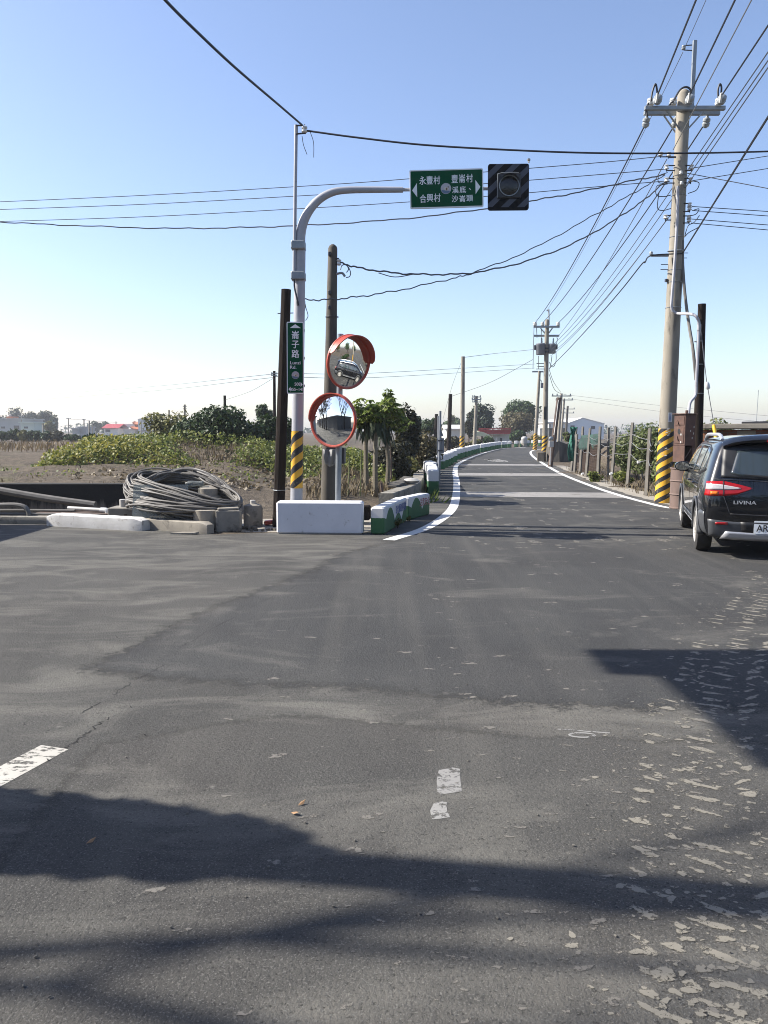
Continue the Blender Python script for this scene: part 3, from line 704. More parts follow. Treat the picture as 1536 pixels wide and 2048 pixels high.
# ---- low ditch wall
def wallstrip(name, label, line, w_, z0, z1, material, cat='wall'):
    b = MB(); rr = []
    pts = [Vector((x, y, 0)) for x, y in line]
    for i, p in enumerate(pts):
        t = (pts[min(i + 1, len(pts) - 1)] - pts[max(i - 1, 0)]).normalized(); n = Vector((t.y, -t.x, 0))
        l, r = p - n * w_ / 2, p + n * w_ / 2
        rr.append([l + Vector((0, 0, z0)), r + Vector((0, 0, z0)), r + Vector((0, 0, z1 - .015)), r - n * .015 + Vector((0, 0, z1)), l + n * .015 + Vector((0, 0, z1)), l + Vector((0, 0, z1 - .015))])
    b.rings(rr); return tag(b.build(name, material, None, origin=(pts[0].x, pts[0].y, 0)), label, cat)
M['wallmoss'] = mat('mossy grey concrete', (.24, .22, .185), (.15, .14, .12), .9, scale=4, bumps=.5, bscale=30, dirt=(.06, .055, .045), dirt_amt=.52, bdist=.01)
wallstrip('ditch_wall', 'low grey concrete wall along the ditch left of the road', [(x - .06, y) for x, y in smooth2(DWALL, 4)], .30, -.6, .34, M['wallmoss'])
t = thing('junk_pile', 'broken slabs and a pale sack lying on the ditch wall', 'debris', (.35, 18.2, .34))
b = MB()
for k, (x, y, a, lx, ly) in enumerate(((.28, 17.6, .3, .38, .10), (.38, 18.1, .5, .5, .09), (.52, 18.7, .2, .3, .12))):
    F = Frame((x, y, .345 + .03 * k), (math.sin(a), math.cos(a), .06), (-math.cos(a), math.sin(a), .1)); b.boxf(F, -lx, lx, -ly, ly, 0, .055, .01)
b.build('slab', M['old_concrete'], t)
b = MB(); F = Frame((.62, 18.3, .42), (.9, .3, 0), (-.3, .9, 0)); b.lathe(F, [(.05, -.06), (.16, -.05), (.21, 0), (.15, .04), (.03, .06)], 10); b.build('sack', M['pipe_white'], t, True)

# ---- dark stained wall along the field
def stained():
    m, t, b = newmat('black stained concrete wall'); b.inputs['Roughness'].default_value = .92
    co = coords(t); s = nd(t, 'ShaderNodeSeparateXYZ'); t.links.new(co, s.inputs[0])
    base = ramp(t, noise(t, co, 3, 7, .65), [(.3, (.20, .175, .14)), (.7, (.11, .10, .082))])
    drip = noise(t, mapped(t, co, (5.5, 1, .55)), 1.6, 8, .72)
    f = mth(t, 'ADD', mth(t, 'MULTIPLY', s.outputs[2], 1.15), mth(t, 'MULTIPLY', drip, .75))
    k = ramp(t, f, [(.50, (0, 0, 0)), (.66, (1, 1, 1))])
    t.links.new(mixc(t, k, base, (.012, .0115, .010)), b.inputs['Base Color']); bump(t, b, noise(t, co, 30, 6), .5, .01); return m
b = MB(); b.box(-24, -4.25, 14.72, 14.92, -.1, .585, .012)
tag(b.build('field_wall', stained(), None, origin=(-14, 14.82, 0)), 'long concrete wall with black mould stains at the edge of the ploughed field', 'wall')

# ---- white painted beam, kerb
M['beam'] = mat('chipped white beam paint', (.58, .57, .55), (.47, .455, .43), .85, scale=5, bumps=.5, bscale=30, dirt=(.20, .17, .14), dirt_amt=.57, dscale=6, stretch=(1, 1, 1))
def rough_beam(name, label, a, c, w_, h, material, cat, seed, n=14, z=0.0):
    a, c = Vector(a), Vector(c); t = (c - a).normalized(); nn = Vector((t.y, -t.x, 0)); rnd = random.Random(seed); rr = []
    for i in range(n + 1):
        p = a.lerp(c, i / n); e = .8 if i in (0, n) else 1
        q = lambda u, v: p + nn * (u * w_ * e + rnd.uniform(-.0035, .0035)) + Vector((0, 0, z + max(0, v * h * (e if v > .1 else 1) + (rnd.uniform(-.003, .003) if v > .1 else 0)))) + t * rnd.uniform(-.004, .004)
        rr.append([q(-.5, 0), q(.5, 0), q(.52, .5), q(.48, .92), q(.38, 1), q(-.38, 1), q(-.48, .92), q(-.5, .5)])
    b = MB(); b.rings(rr); return tag(b.build(name, material, None, True, origin=tuple(a)), label, cat)
rough_beam('kerb_beam', 'white painted concrete beam lying at the road edge by the pipe coil', (-5.50, 13.15, 0), (-3.73, 12.45, 0), .26, .20, M['beam'], 'beam', 1)
rough_beam('kerb', 'broken bare concrete kerb between the white beam and the barrier', (-3.85, 12.75, 0), (-2.64, 12.08, 0), .2, .17, M['concrete'], 'kerb', 2, z=.0)
rough_beam('slab_edge', 'dark low concrete edge under the grey pipes', (-12, 14.15, 0), (-4.1, 13.35, 0), .5, .13, M['wallmoss'], 'slab', 3, 20)
t = thing('paving_fragment', 'small pale stone fragment lying on the asphalt before the kerb', 'stone', (-3.0, 11.98, .004)); b = MB()
b.prism(Frame((-3.0, 11.98, .004), (1, -.1, .02), (.1, 1, 0)), [(-.22, -.03), (.16, -.05), (.2, .05), (-.06, .07)], 0, .025); b.build('fragment', M['concrete'], t)
# ---- pipe coil and the things under it
rnd = random.Random(11)
b = MB()
for i in range(58):
    s = (i % 40) / 39 + rnd.uniform(-.03, .03); high = i >= 40
    rt = Vector((-2.32 + rnd.uniform(-.04, .03), 12.72 + rnd.uniform(-.05, .1), .39 + .09 * s + rnd.uniform(-.02, .03)))
    lf = Vector((-4.22 + .10 * s + .28 * max(0, s - .6) + rnd.uniform(-.05, .05), 13.1 + rnd.uniform(-.08, .08), .33 + .47 * s + rnd.uniform(-.02, .02)))
    C = (rt + lf) / 2; U = (rt - lf) / 2
    V = Vector((-.06 - .24 * s, .56 - .12 * s, .02 + .13 * s + rnd.uniform(-.05, .08)))
    if high: lf.z = .45 + .3 * rnd.random(); C = (rt + lf) / 2; U = (rt - lf) / 2; V = Vector((-.25 - .1 * rnd.random(), .46, .25 + .09 * rnd.random()))
    ph = rnd.uniform(-.15, .15)
    pts = [C + U * math.cos(a) + V * math.sin(a) + Vector((0, 0, .025 * math.sin(3 * a + i) + .03 * math.sin(2 * a + ph))) for a in np.linspace(0, 2 * math.pi, 41)]
    b.tube(pts, .0165, 7, False)
for i in range(18):       # the bundle that arches over the top
    j_ = lambda a: rnd.uniform(-a, a)
    pts = [Vector((-4.1 + j_(.08), 13.1, .60 + j_(.08))), Vector((-3.75 + j_(.1), 13.3 + j_(.12), .80 + j_(.06))), Vector((-3.3 + j_(.1), 13.35 + j_(.15), .885 + j_(.05))), Vector((-2.85 + j_(.08), 13.15 + j_(.12), .76 + j_(.06))), Vector((-2.52 + j_(.06), 12.95 + j_(.06), .58 + j_(.05))), Vector((-2.33, 12.75, .42 + j_(.04)))]
    b.tube(catmull(pts, 6), .0165, 7)
tag(b.build('pipe_coil', M['pipe_grey'], None, True, (-3.3, 12.9, 0)), 'big loose coil of thin grey plastic pipe heaped over concrete blocks', 'pipe coil')
t = thing('well_ring', 'round concrete well ring inside the pipe coil', 'concrete ring', (-3.0, 13.05, 0))
b = MB(); b.lathe(Frame((-3.02, 13.1, 0), (1, 0, 0), (0, 1, 0)), [(.36, 0), (.38, .3), (.36, .50), (.30, .53), (.28, .4), (.0, .38)], 22); b.build('ring', M['concrete'], t, True)
b = MB(); b.lathe(Frame((-2.86, 13.0, .50), (1, 0, 0), (0, 1, 0)), [(.16, 0), (.17, .12), (.05, .17)], 12); b.build('cap_stone', M['concrete'], t, True)
t = thing('concrete_pipe_piece', 'broken grey concrete pipe piece standing in front of the pipe coil', 'concrete block', (-2.78, 12.42, 0))
b = MB(); b.lathe(Frame((-2.76, 12.45, 0), (1, 0, 0), (0, 1, 0)), [(.20, 0), (.22, .12), (.235, .33), (.19, .34), (.18, .1)], 14); b.build('pipe_piece', M['concrete'], t, True)
t = thing('concrete_box', 'square grey concrete box right of the pipe coil', 'concrete block', (-2.42, 12.42, 0))
b = MB(); b.boxf(Frame((-2.42, 12.42, 0), (1, .1, 0), (-.1, 1, 0)), -.185, .185, -.2, .2, 0, .335, .012); b.build('box', M['wallmoss'], t)
b = MB(); b.boxf(Frame((-2.44, 12.4, .338), (1, .25, .03), (-.25, 1, 0)), -.15, .17, -.16, .2, 0, .035, .008); b.build('lid_slab', M['concrete'], t)
t = thing('concrete_post_stub', 'short mossy concrete bollard with a pipe stub between coil and mast', 'bollard', (-2.12, 13.1, 0))
b = MB(); b.lathe(Frame((-2.14, 13.0, 0), (1, 0, 0), (0, 1, 0)), [(.155, 0), (.16, .3), (.14, .345), (.06, .375)], 16); b.build('bollard', M['wallmoss'], t, True)
b = MB(); b.lathe(Frame((-2.14, 13.0, .37), (1, 0, 0), (0, 1, 0)), [(.045, 0), (.045, .055), (.03, .06)], 12); b.build('pipe_stub', M['pipe_white'], t, True)
t = thing('concrete_block', 'dark concrete block with a pale pipe stub left of the coil', 'concrete block', (-4.3, 13.5, 0))
b = MB(); b.box(-4.62, -4.05, 13.3, 13.75, 0, .27, .012); b.build('block', M['wallmoss'], t)
b = MB(); b.lathe(Frame((-4.42, 13.5, .265), (1, 0, 0), (0, 1, 0)), [(.06, 0), (.06, .13), (.045, .135)], 14); b.build('pipe_stub', M['pipe_white'], t, True)
gm, gt, gb = newmat('cloudy plastic sheet'); gb.inputs['Base Color'].default_value = (.27, .29, .28, 1); gb.inputs['Roughness'].default_value = .25
gtr = nd(gt, 'ShaderNodeBsdfTransparent'); gtr.inputs[0].default_value = (.80, .83, .82, 1); gmx = nd(gt, 'ShaderNodeMixShader')
gw = nd(gt, 'ShaderNodeTexNoise'); gw.inputs['Scale'].default_value = 3; gt.links.new(mapped(gt, coords(gt), (.8, 1, 4)), gw.inputs[0])
gt.links.new(mth(gt, 'ADD', mth(gt, 'MULTIPLY', gw.outputs[0], .5), .12), gmx.inputs[0]); gt.links.new(gtr.outputs[0], gmx.inputs[1]); gt.links.new(gb.outputs[0], gmx.inputs[2]); gt.links.new(gmx.outputs[0], gt.nodes['Material Output'].inputs[0])
b = MB(); b.boxf(Frame((-3.56, 12.62, .16), (1, -.03, 0), (0, .22, 1)), -.44, .44, 0, .55, 0, .008); tag(b.build('plastic_sheet', gm, None, False, (-3.5, 12.62, .15)), 'cloudy translucent pane leaning against the pipe coil', 'pane')
b = MB(); b.boxf(Frame((-3.2, 12.56, .16), (1, -.1, 0), (0, .5, 1)), -.28, .25, 0, .19, 0, .008); tag(b.build('plastic_sheet', gm, None, False, (-3.2, 12.5, .15)), 'smaller translucent pane leaning before the coil beside the broken pipe', 'pane')
t = thing('crushed_bottle', 'crushed clear bottle lying on top of the well ring', 'bottle', (-3.1, 12.9, .68)); b = MB()
b.lathe(Frame((-3.22, 12.95, .70), (0, 1, 0), (0, 0, 1)), [(.02, 0), (.045, .05), (.05, .12), (.04, .2), (.05, .28), (.03, .3)], 10); b.build('bottle', gm, t, True)
# pipes at the left
def pipe(label, pts, r, m, elbow=False, group='grey pipes by the dark wall'):
    b = MB(); b.tube(catmull(pts, 6), r, 9); return tag(b.build('pipe', m, None, True, tuple(pts[0])), label, 'pipe', group)
pipe('thickest grey plastic pipe slanting down before the dark wall', [(-9.5, 14.5, .95), (-6.4, 14.1, .44), (-5.05, 13.95, .26)], .065, M['pipe_grey'])
t = thing('pipe', 'pale pipe with a white elbow at its end by the white beam', 'pipe', (-5.2, 13.7, .2), 'grey pipes by the dark wall')
b = MB(); b.tube([(-5.45, 13.75, .225), (-4.78, 13.5, .215)], .036, 10); b.build('tube', M['pipe_white'], t, True)
b = MB(); b.tube(catmull([(-4.80, 13.51, .215), (-4.70, 13.47, .213), (-4.67, 13.46, .17), (-4.67, 13.46, .05)], 5), .045, 10); b.build('elbow', M['porcelain'], t, True)
pipe('thin bent grey pipe turning down to the ground at the left edge', [(-8, 13.65, .26), (-6.6, 13.5, .30), (-6.15, 13.45, .30), (-6.0, 13.42, .2), (-5.98, 13.4, .0)], .04, M['pipe_grey'])
pipe('thin straight grey pipe lying between the bent pipe and the thick pipe', [(-9, 13.9, .16), (-6.5, 13.75, .19), (-5.3, 13.65, .19)], .022, M['pipe_grey'])
pipe('slim brown grey pipe lying lowest under the bent pipe', [(-9, 13.6, .14), (-6.5, 13.5, .15), (-4.9, 13.4, .15)], .022, M['pipe_grey'])
t = thing('board', 'flat dark weathered board lying between pipes and block', 'board', (-4.6, 13.5, .15)); b = MB(); b.boxf(Frame((-5.0, 13.62, .135), (1, -.15, 0), (.15, 1, 0)), -.9, .75, -.22, .2, 0, .035, .006); b.build('board', M['wood_brown'], t)
# rubble, timber by the barrier
t = thing('rubble_heap', 'dark rubble lumps on the ground between concrete box and white block', 'rubble', (-2.05, 12.5, 0)); b = MB(); rnd = random.Random(8)
for i in range(26):
    x, y = rnd.uniform(-2.62, -1.66), rnd.uniform(12.15, 12.7); s = rnd.uniform(.02, .06); F = Frame((x, y, .01), (math.cos(i), math.sin(i), .2), (-math.sin(i), math.cos(i), rnd.uniform(-.3, .3)))
    b = MB(); b.boxf(F, -s, s, -s * .8, s * .8, -.01, s * .8, s * .25); b.build('stone', M['old_concrete'], t)
t = thing('timber', 'charred timber and dark lumps lying behind the white block', 'timber', (-.6, 13.6, 0)); b = MB()
b.boxf(Frame((-1.1, 13.6, .05), (1, .08, .05), (-.08, 1, 0)), -.55, .45, -.07, .07, 0, .12, .015); b.boxf(Frame((-.35, 13.5, .05), (1, -.1, 0), (.1, 1, 0)), -.12, .12, -.09, .09, 0, .25, .02); b.boxf(Frame((-.56, 13.4, .2), (.9, -.1, .3), (.1, 1, 0)), -.15, .12, -.09, .09, 0, .08, .02); b.build('beam', M['wood'], t)
t = thing('red_scrap', 'small orange red plastic scrap on the ground beside the wooden pole', 'scrap', (-1.85, 13.2, 0)); b = MB(); b.boxf(Frame((-1.86, 13.1, .02), (1, .1, .1), (-.1, 1, 0)), -.11, .1, -.07, .07, 0, .07, .015); b.build('scrap', M['red_orange'], t)

# ---- wooden pole, mast with signs, concrete pole, mirrors
def pole(name, label, base, top, r0, r1, m, cat='pole', group=None, n=14, rounded=False, extra=None, partname='shaft'):
    t = thing(name, label, cat, tuple(base), group); b = MB(); base, top = Vector(base), Vector(top)
    pts = [base - (top - base).normalized() * .15] + [base.lerp(top, k / 6) for k in range(7)]; rr = [r0] + [lerp(r0, r1, k / 6) for k in range(7)]
    if rounded:
        d = (top - base).normalized(); pts += [top + d * r1 * .5, top + d * r1 * .85]; rr += [r1 * .8, r1 * .35]
    b.tube(pts, rr, n); b.build(partname, m, t, True); return t
wood0, wood1 = P(556.5, 1054, 12.95), P(572.5, 579, 12.95)
t = pole('wooden_pole', 'thick dark wooden pole leaning right just left of the sign mast', wood0, wood1, .098, .078, M['wood'], n=9)
b = MB(); b.tube([wood0.lerp(wood1, .90) + Vector((-.12, -.03, 0)), wood0.lerp(wood1, .90) + Vector((.13, -.03, .01))], .008, 6); b.build('bolt', M['dark_metal'], t)
b = MB(); b.tube([wood0.lerp(wood1, .16) + Vector((.102 * math.cos(a), .102 * math.sin(a), 0)) for a in np.linspace(0, 6.28, 15)], .006, 5, False); b.build('wire_tie', M['galv'], t)

DM = 12.6
m0, m1 = P(592, 1060, DM), P(600.5, 500, DM); m0.z = 0
t = thing('sign_mast', 'light grey steel mast with a curved overhanging arm and striped foot', 'mast', tuple(m0))
mdir = (m1 - m0).normalized()
b = MB()
arm = [m0 - mdir * .1, m0.lerp(m1, .25), m0.lerp(m1, .5), m0.lerp(m1, .75), m1, P(601, 470, DM), P(608, 441, DM), P(622, 416, DM), P(641, 397, DM), P(664, 385, DM), P(690, 380.5, DM), P(740, 379.5, DM), P(806, 379.5, DM)]
rr = [.098, .094, .090, .086, .082, .080, .076, .072, .068, .064, .060, .052, .043]
cp = []; cr = []
for i in range(len(arm)): cp.append(arm[i]); cr.append(rr[i])
sm = catmull(arm[4:], 4); smr = [lerp(.082, .043, i / (len(sm) - 1)) for i in range(len(sm))]
b.tube(arm[:4] + sm, rr[:4] + smr, 16); b.build('shaft', M['grey_paint'], t, True)
b = MB(); b.tube([P(803, 379.5, DM), P(985, 377, DM)], .026, 10); b.build('arm_tip', M['grey_paint'], t, True)
b = MB(); q = (P(590, 862, DM) - m0).z; q0 = (P(590, 976, DM) - m0).z
b.tube([m0 + mdir * q0, m0 + mdir * q], [.0965, .0935], 24, False); b.build('warning_band', M['mast_stripe'], t, True)
# conduit clamped to the mast
c0, c1 = P(588.3, 560, DM - .06), P(592.2, 250, DM - .06)
t2 = thing('conduit_pole', 'slim grey pole clamped to the mast carrying the black cable', 'pole', tuple(c0))
b = MB(); b.tube([c0, c1], .027, 10); b.build('tube', M['grey_paint'], t2, True)
for py in (492, 553):
    b = MB(); b.boxf(Frame(P(596, py, DM - .01), (1, 0, 0), (0, 0, 1)), -.10, .115, -.062, .062, -.10, .115, .012); b.build('clamp', M['galv'], t2)
b = MB(); b.tube(catmull([P(588.5, 558, DM - .1), P(589, 575, DM - .11), P(594, 598, DM - .12), P(596, 611, DM - .12)], 5), [.014] * 12 + [.02] * 4, 7); b.build('cable_tail', M['cable'], t2, True)
ins = P(604.5, 259, DM - .08)
b = MB(); b.tube(catmull([P(592, 251, DM - .09), P(606, 251, DM - .09)], 2), .012, 6); b.tube([P(592, 268, DM - .09), P(612, 266, DM - .09)], .012, 6); b.tube([P(594, 251, DM - .09), P(594, 268, DM - .09)], .010, 6); b.tube([P(609, 249, DM - .09), P(610, 268, DM - .09)], .008, 6); b.build('bracket', M['dark_metal'], t2)
b = MB(); b.lathe(Frame(P(609, 266, DM - .09), (1, 0, 0), (0, 1, 0)), [(.025, 0), (.045, .015), (.045, .04), (.025, .055), (.045, .07), (.042, .09), (.02, .105)], 12); b.build('insulator', M['porcelain'], t2, True)
for k, (a, c, e) in enumerate((((604, 272), (607, 290), (614, 309)), ((620, 263), (627, 285), (627.5, 315)))):
    b = MB(); b.tube(catmull([P(*a, DM - .09), P(*c, DM - .09), P(*e, DM - .09)], 5), .005, 5); b.build('wire_end', M['wire'], t2)

def emblem(F, u, v, r, w_, parent):
    b = MB(); c = [(u + r * math.cos(a), v + r * math.sin(a)) for a in np.linspace(0, 2 * math.pi, 28, endpoint=False)]
    b.prism(F, c, w_, w_ + .0025); e = b.build('emblem', M['emblem'], parent)
    b = MB()
    low = [(u + r * .93 * math.cos(a), v + r * .93 * math.sin(a)) for a in np.linspace(R(195), R(330), 14)]
    b.prism(F, low, w_ + .0025, w_ + .004); b.build('emblem_base', M['emblem_blue'], e)
    b = MB(); b.prism(F, [(u + r * (.06 + .50 * math.cos(a)), v + r * (-.05 + .34 * math.sin(a))) for a in np.linspace(0, 2 * math.pi, 14, endpoint=False)], w_ + .004, w_ + .0055)
    b.build('emblem_middle', M['emblem_sand'], e)
    b = MB(); b.prism(F, [(u + r * (.12 + .16 * math.cos(a)), v + r * (-.1 + .26 * math.sin(a))) for a in np.linspace(0, 2 * math.pi, 10, endpoint=False)], w_ + .0055, w_ + .007)
    b.prism(F, [(u + r * (.42 + .14 * math.cos(a)), v + r * (.26 + .12 * math.sin(a))) for a in np.linspace(0, 2 * math.pi, 8, endpoint=False)], w_ + .0055, w_ + .007)
    b.build('emblem_spots', M['emblem_dark'], e)
M['emblem'] = mat('emblem silver', (.42, .41, .42), (.33, .33, .35), .5); M['emblem_blue'] = mat('emblem blue', (.10, .17, .26), None, .5); M['emblem_sand'] = mat('emblem sand', (.55, .50, .42), None, .5); M['emblem_dark'] = mat('emblem brown', (.16, .10, .04), None, .5)
def rounded(w_, h, r, n=4):
    out = []
    for cx, cy, a0 in ((w_ / 2 - r, h / 2 - r, 0), (-w_ / 2 + r, h / 2 - r, 90), (-w_ / 2 + r, -h / 2 + r, 180), (w_ / 2 - r, -h / 2 + r, 270)):
        for k in range(n + 1): a = R(a0 + 90 * k / n); out.append((cx + r * math.cos(a), cy + r * math.sin(a)))
    return out
# direction sign over the road
D2 = DM - .05
TL, TR, BL, BR = P(819.5, 340.5, D2), P(967, 336, D2), P(819.5, 417.5, D2), P(966.5, 413.5, D2)
C_ = (TL + TR + BL + BR) / 4; F = Frame(C_, TR - TL + BR - BL, TL - BL + TR - BR); SW = (TR - TL).length; SH = (TL - BL).length
t = thing('direction_sign', 'wide green direction sign with white village names hanging from the mast arm', 'road sign', tuple(C_))
b = MB(); b.prism(F, rounded(SW, SH, .025), -.03, 0); b.build('border_panel', M['sign_white'], t)
b = MB(); b.prism(F, rounded(SW - .035, SH - .035, .015), 0, .002); b.build('panel', M['sign_green'], t)
b = MB(); k = SW / 715.0          # measured on an enlargement 715 wide
def q(x, y): return ((x - 545) * k, -(y - 370) * k)
for s_, x, y, sz, sx in (('永', 314, 290, 82, .80), ('豐', 382, 288, 82, .80), ('村', 452, 289, 82, .80), ('合', 314, 460, 82, .80), ('興', 382, 455, 82, .80), ('村', 452, 455, 82, .80), ('豐', 625, 283, 82, .80), ('崙', 697, 281, 82, .80), ('村', 770, 280, 82, .80), ('溪', 630, 386, 66, .98), ('底', 702, 384, 66, .98), ('、', 772, 382, 66, .95), ('沙', 625, 470, 66, .98), ('崙', 697, 470, 66, .98), ('頭', 768, 468, 66, .98)):
    b.text(F, s_, sz * k * 1.03, *q(x, y), .0035, sx, .016)
b.build('lettering', M['sign_white'], t)
for tri in (((210, 380), (258, 445), (258, 312)), ((874, 364), (826, 298), (826, 432))):
    b = MB(); b.flat(F, [q(*p) for p in tri], .0035); b.build('arrow', M['sign_white'], t)
emblem(F, *q(539, 371), 51 * k, .0025, t)
for u in (-.38, .38): b = MB(); b.boxf(F, u - .03, u + .03, -.05, .05, -.085, -.03); b.build('bracket', M['galv'], t)
# flashing signal with striped backing board
TL, TR, BL, BR = P(977, 328, D2), P(1060, 327, D2), P(975, 420.5, D2), P(1056, 420, D2)
C_ = (TL + TR + BL + BR) / 4; F = Frame(C_, TR - TL + BR - BL, TL - BL + TR - BR); SW = (TR - TL + BR - BL).length / 2; SH = (TL - BL + TR - BR).length / 2
t = thing('warning_signal', 'unlit black signal lamp on a square board with grey diagonal stripes', 'traffic signal', tuple(C_))
m_, t_, b_ = newmat('black board with grey stripes'); s_ = nd(t_, 'ShaderNodeSeparateXYZ'); co_ = coords(t_); t_.links.new(co_, s_.inputs[0])
f_ = mth(t_, 'FRACT', mth(t_, 'ADD', mth(t_, 'DIVIDE', mth(t_, 'SUBTRACT', s_.outputs[2], mth(t_, 'MULTIPLY', s_.outputs[0], .95)), .232), 10.28))
e_ = mth(t_, 'LESS_THAN', f_, .47); low_ = mth(t_, 'GREATER_THAN', s_.outputs[2], -.295)
t_.links.new(mixc(t_, mth(t_, 'MULTIPLY', e_, low_), (.002, .0025, .0035), mixc(t_, noise(t_, co_, 6, 6), (.085, .095, .118), (.05, .056, .072))), b_.inputs['Base Color']); b_.inputs['Roughness'].default_value = .6; b_.inputs['Specular IOR Level'].default_value = .12
b = MB(); b.prism(F, rounded(SW, SH, .035), -.03, 0); b.build('backing_board', m_, t)
b = MB(); b.boxf(F, -.175, .185, -.17, .19, 0, .035, .01); b.build('housing', M['black'], t)
b = MB(); b.lathe(Frame(F(.005, .01, .035), F.ux, F.uy), [(.155, 0), (.155, .02), (.145, .02), (.14, .004)], 30, False); b.build('lens_ring', M['galv'], t, True)
m_, t_, b_ = newmat('unlit dark lens'); b_.inputs['Roughness'].default_value = .22; b_.inputs['Base Color'].default_value = (.010, .009, .008, 1); v_ = nd(t_, 'ShaderNodeTexVoronoi'); v_.inputs['Scale'].default_value = 55; t_.links.new(coords(t_), v_.inputs[0]); bump(t_, b_, v_.outputs[0], .35, .004)
b = MB(); b.lathe(Frame(F(.005, .01, .035), F.ux, F.uy), [(.14, .004), (.10, .018), (.05, .025), (.0, .027)], 30); b.build('lens', m_, t, True)
b = MB(); a_ = np.linspace(R(8), R(172), 14); i0 = [F(.005 + .152 * math.cos(a), .01 + .152 * math.sin(a), .036) for a in a_]; i1 = [F(.005 + .158 * math.cos(a), .01 + .158 * math.sin(a), .036 + .10 * math.sin(a)) for a in a_]
b.add(i0 + i1, [(k, k + 1, k + 15, k + 14) for k in range(13)]); b.build('visor', M['black'], t, True)
b = MB(); b.tube([F(-.175, .185, .04), F(-.175, -.165, .04)], .004, 5); b.tube([F(-.175, .18, .04), F(-.1, .2, .04), F(.15, .2, .04)], .004, 5); b.build('edge_wire', M['porcelain_grey'], t)
b = MB(); b.lathe(Frame(F(.305, .375, -.01), (1, 0, 0), (0, 1, 0)), [(.012, -.02), (.012, 0), (.024, .01), (.026, .03), (.014, .042)], 10); b.build('sensor', M['pipe_white'], t, True)
# street name sign
DS = DM - .13
TL, TR, BL, BR = P(574.6, 643.5, DS), P(608.8, 643.5, DS), P(572.4, 787.5, DS), P(606.4, 788, DS)
C_ = (TL + TR + BL + BR) / 4; F = Frame(C_, TR - TL + BR - BL, TL - BL + TR - BR); SW = (TR - TL).length; SH = (TL - BL).length
t = thing('street_sign', 'tall narrow green street name sign on the grey mast', 'road sign', tuple(C_))
b = MB(); b.prism(F, rounded(SW, SH, .022), -.018, 0); b.build('border_panel', M['sign_white'], t)
b = MB(); b.prism(F, rounded(SW - .028, SH - .034, .006), 0, .002); b.build('panel', M['sign_green'], t)
k = SH / 1835.0
def q(x, y): return ((x - 392 + (y - 960) * .012) * k, -(y - 962) * k)
b = MB()
for s_, x, y, sz in (('崙', 405, 375, 222), ('子', 402, 618, 222), ('路', 397, 855, 222)): b.text(F, s_, sz * k, *q(x, y), .0035, .92, .020)
for s_, x, y, sz, sx in (('Lunzi', 392, 1085, 112, 1.18), ('Rd.', 335, 1198, 112, 1.18), ('508', 437, 1630, 112, .92), ('455~141', 415, 1765, 104, .95)): b.text(F, s_, sz * k, *q(x, y), .0035, sx, .012)
b.build('lettering', M['sign_white'], t)
for tri in (((405, 105), (262, 203), (548, 203)), ((570, 1640), (522, 1575), (522, 1700)), ((205, 1760), (257, 1700), (257, 1822))):
    b = MB(); b.flat(F, [q(*p) for p in tri], .0035); b.build('arrow', M['sign_white'], t)
emblem(F, *q(390, 1400), 98 * k, .0025, t)
b = MB()
for v in (-.42, .0, .42): b.boxf(F, -.07, SW / 2 + .012, v - .018, v + .018, -.05, -.018)
b.build('clamp', M['galv'], t)

cp0, cp1 = P(656, 1047, 13.35), P(665.5, 497, 13.35); cp0.z = 0
t = pole('concrete_pole', 'short weathered concrete pole with rounded top behind the mirrors', cp0, cp1, .135, .075, M['old_concrete'], rounded=True, n=20)
b = MB(); q1 = P(672, 521, 13.3); b.tube([P(670, 517, 13.3), P(678, 517, 13.3)], .01, 6); b.tube([P(670, 529, 13.3), P(678, 529, 13.3)], .01, 6); b.build('bracket', M['dark_metal'], t)
b = MB(); b.lathe(Frame(P(678, 531, 13.3), (1, 0, 0), (0, 1, 0)), [(.02, 0), (.04, .02), (.02, .05), (.04, .08), (.02, .10)], 10); b.build('insulator', M['porcelain'], t, True)
b = MB(); b.tube(catmull([P(672, 548, 13.3), P(684, 546, 13.3), P(690, 553, 13.3)], 5), .02, 7); b.build('pipe_hook', M['galv'], t, True)
b = MB()
for pts in ([(681, 540), (684, 531), (692, 530), (697, 538), (693, 545)], [(697, 534), (701, 545), (699, 553), (692, 555)]): b.tube(catmull([P(*p, 13.25) for p in pts], 5), .008, 5)
b.build('cable_loop', M['wire'], t, True)
for py in (508, 585, 615): b = MB(); b.boxf(Frame(P(659.5, py, 13.27), (1, 0, 0), (0, 0, 1)), -.025, .025, -.03, .03, -.03, .04, .006); b.build('step_socket', M['dark_metal'], t)
b = MB()
for py in (634, ): b.tube([P(664, py, 13.35) + Vector((.107 * math.cos(a), .107 * math.sin(a), 0)) for a in np.linspace(0, 6.28, 17)], .006, 5, False)
b.build('wire_tie', M['dark_metal'], t)

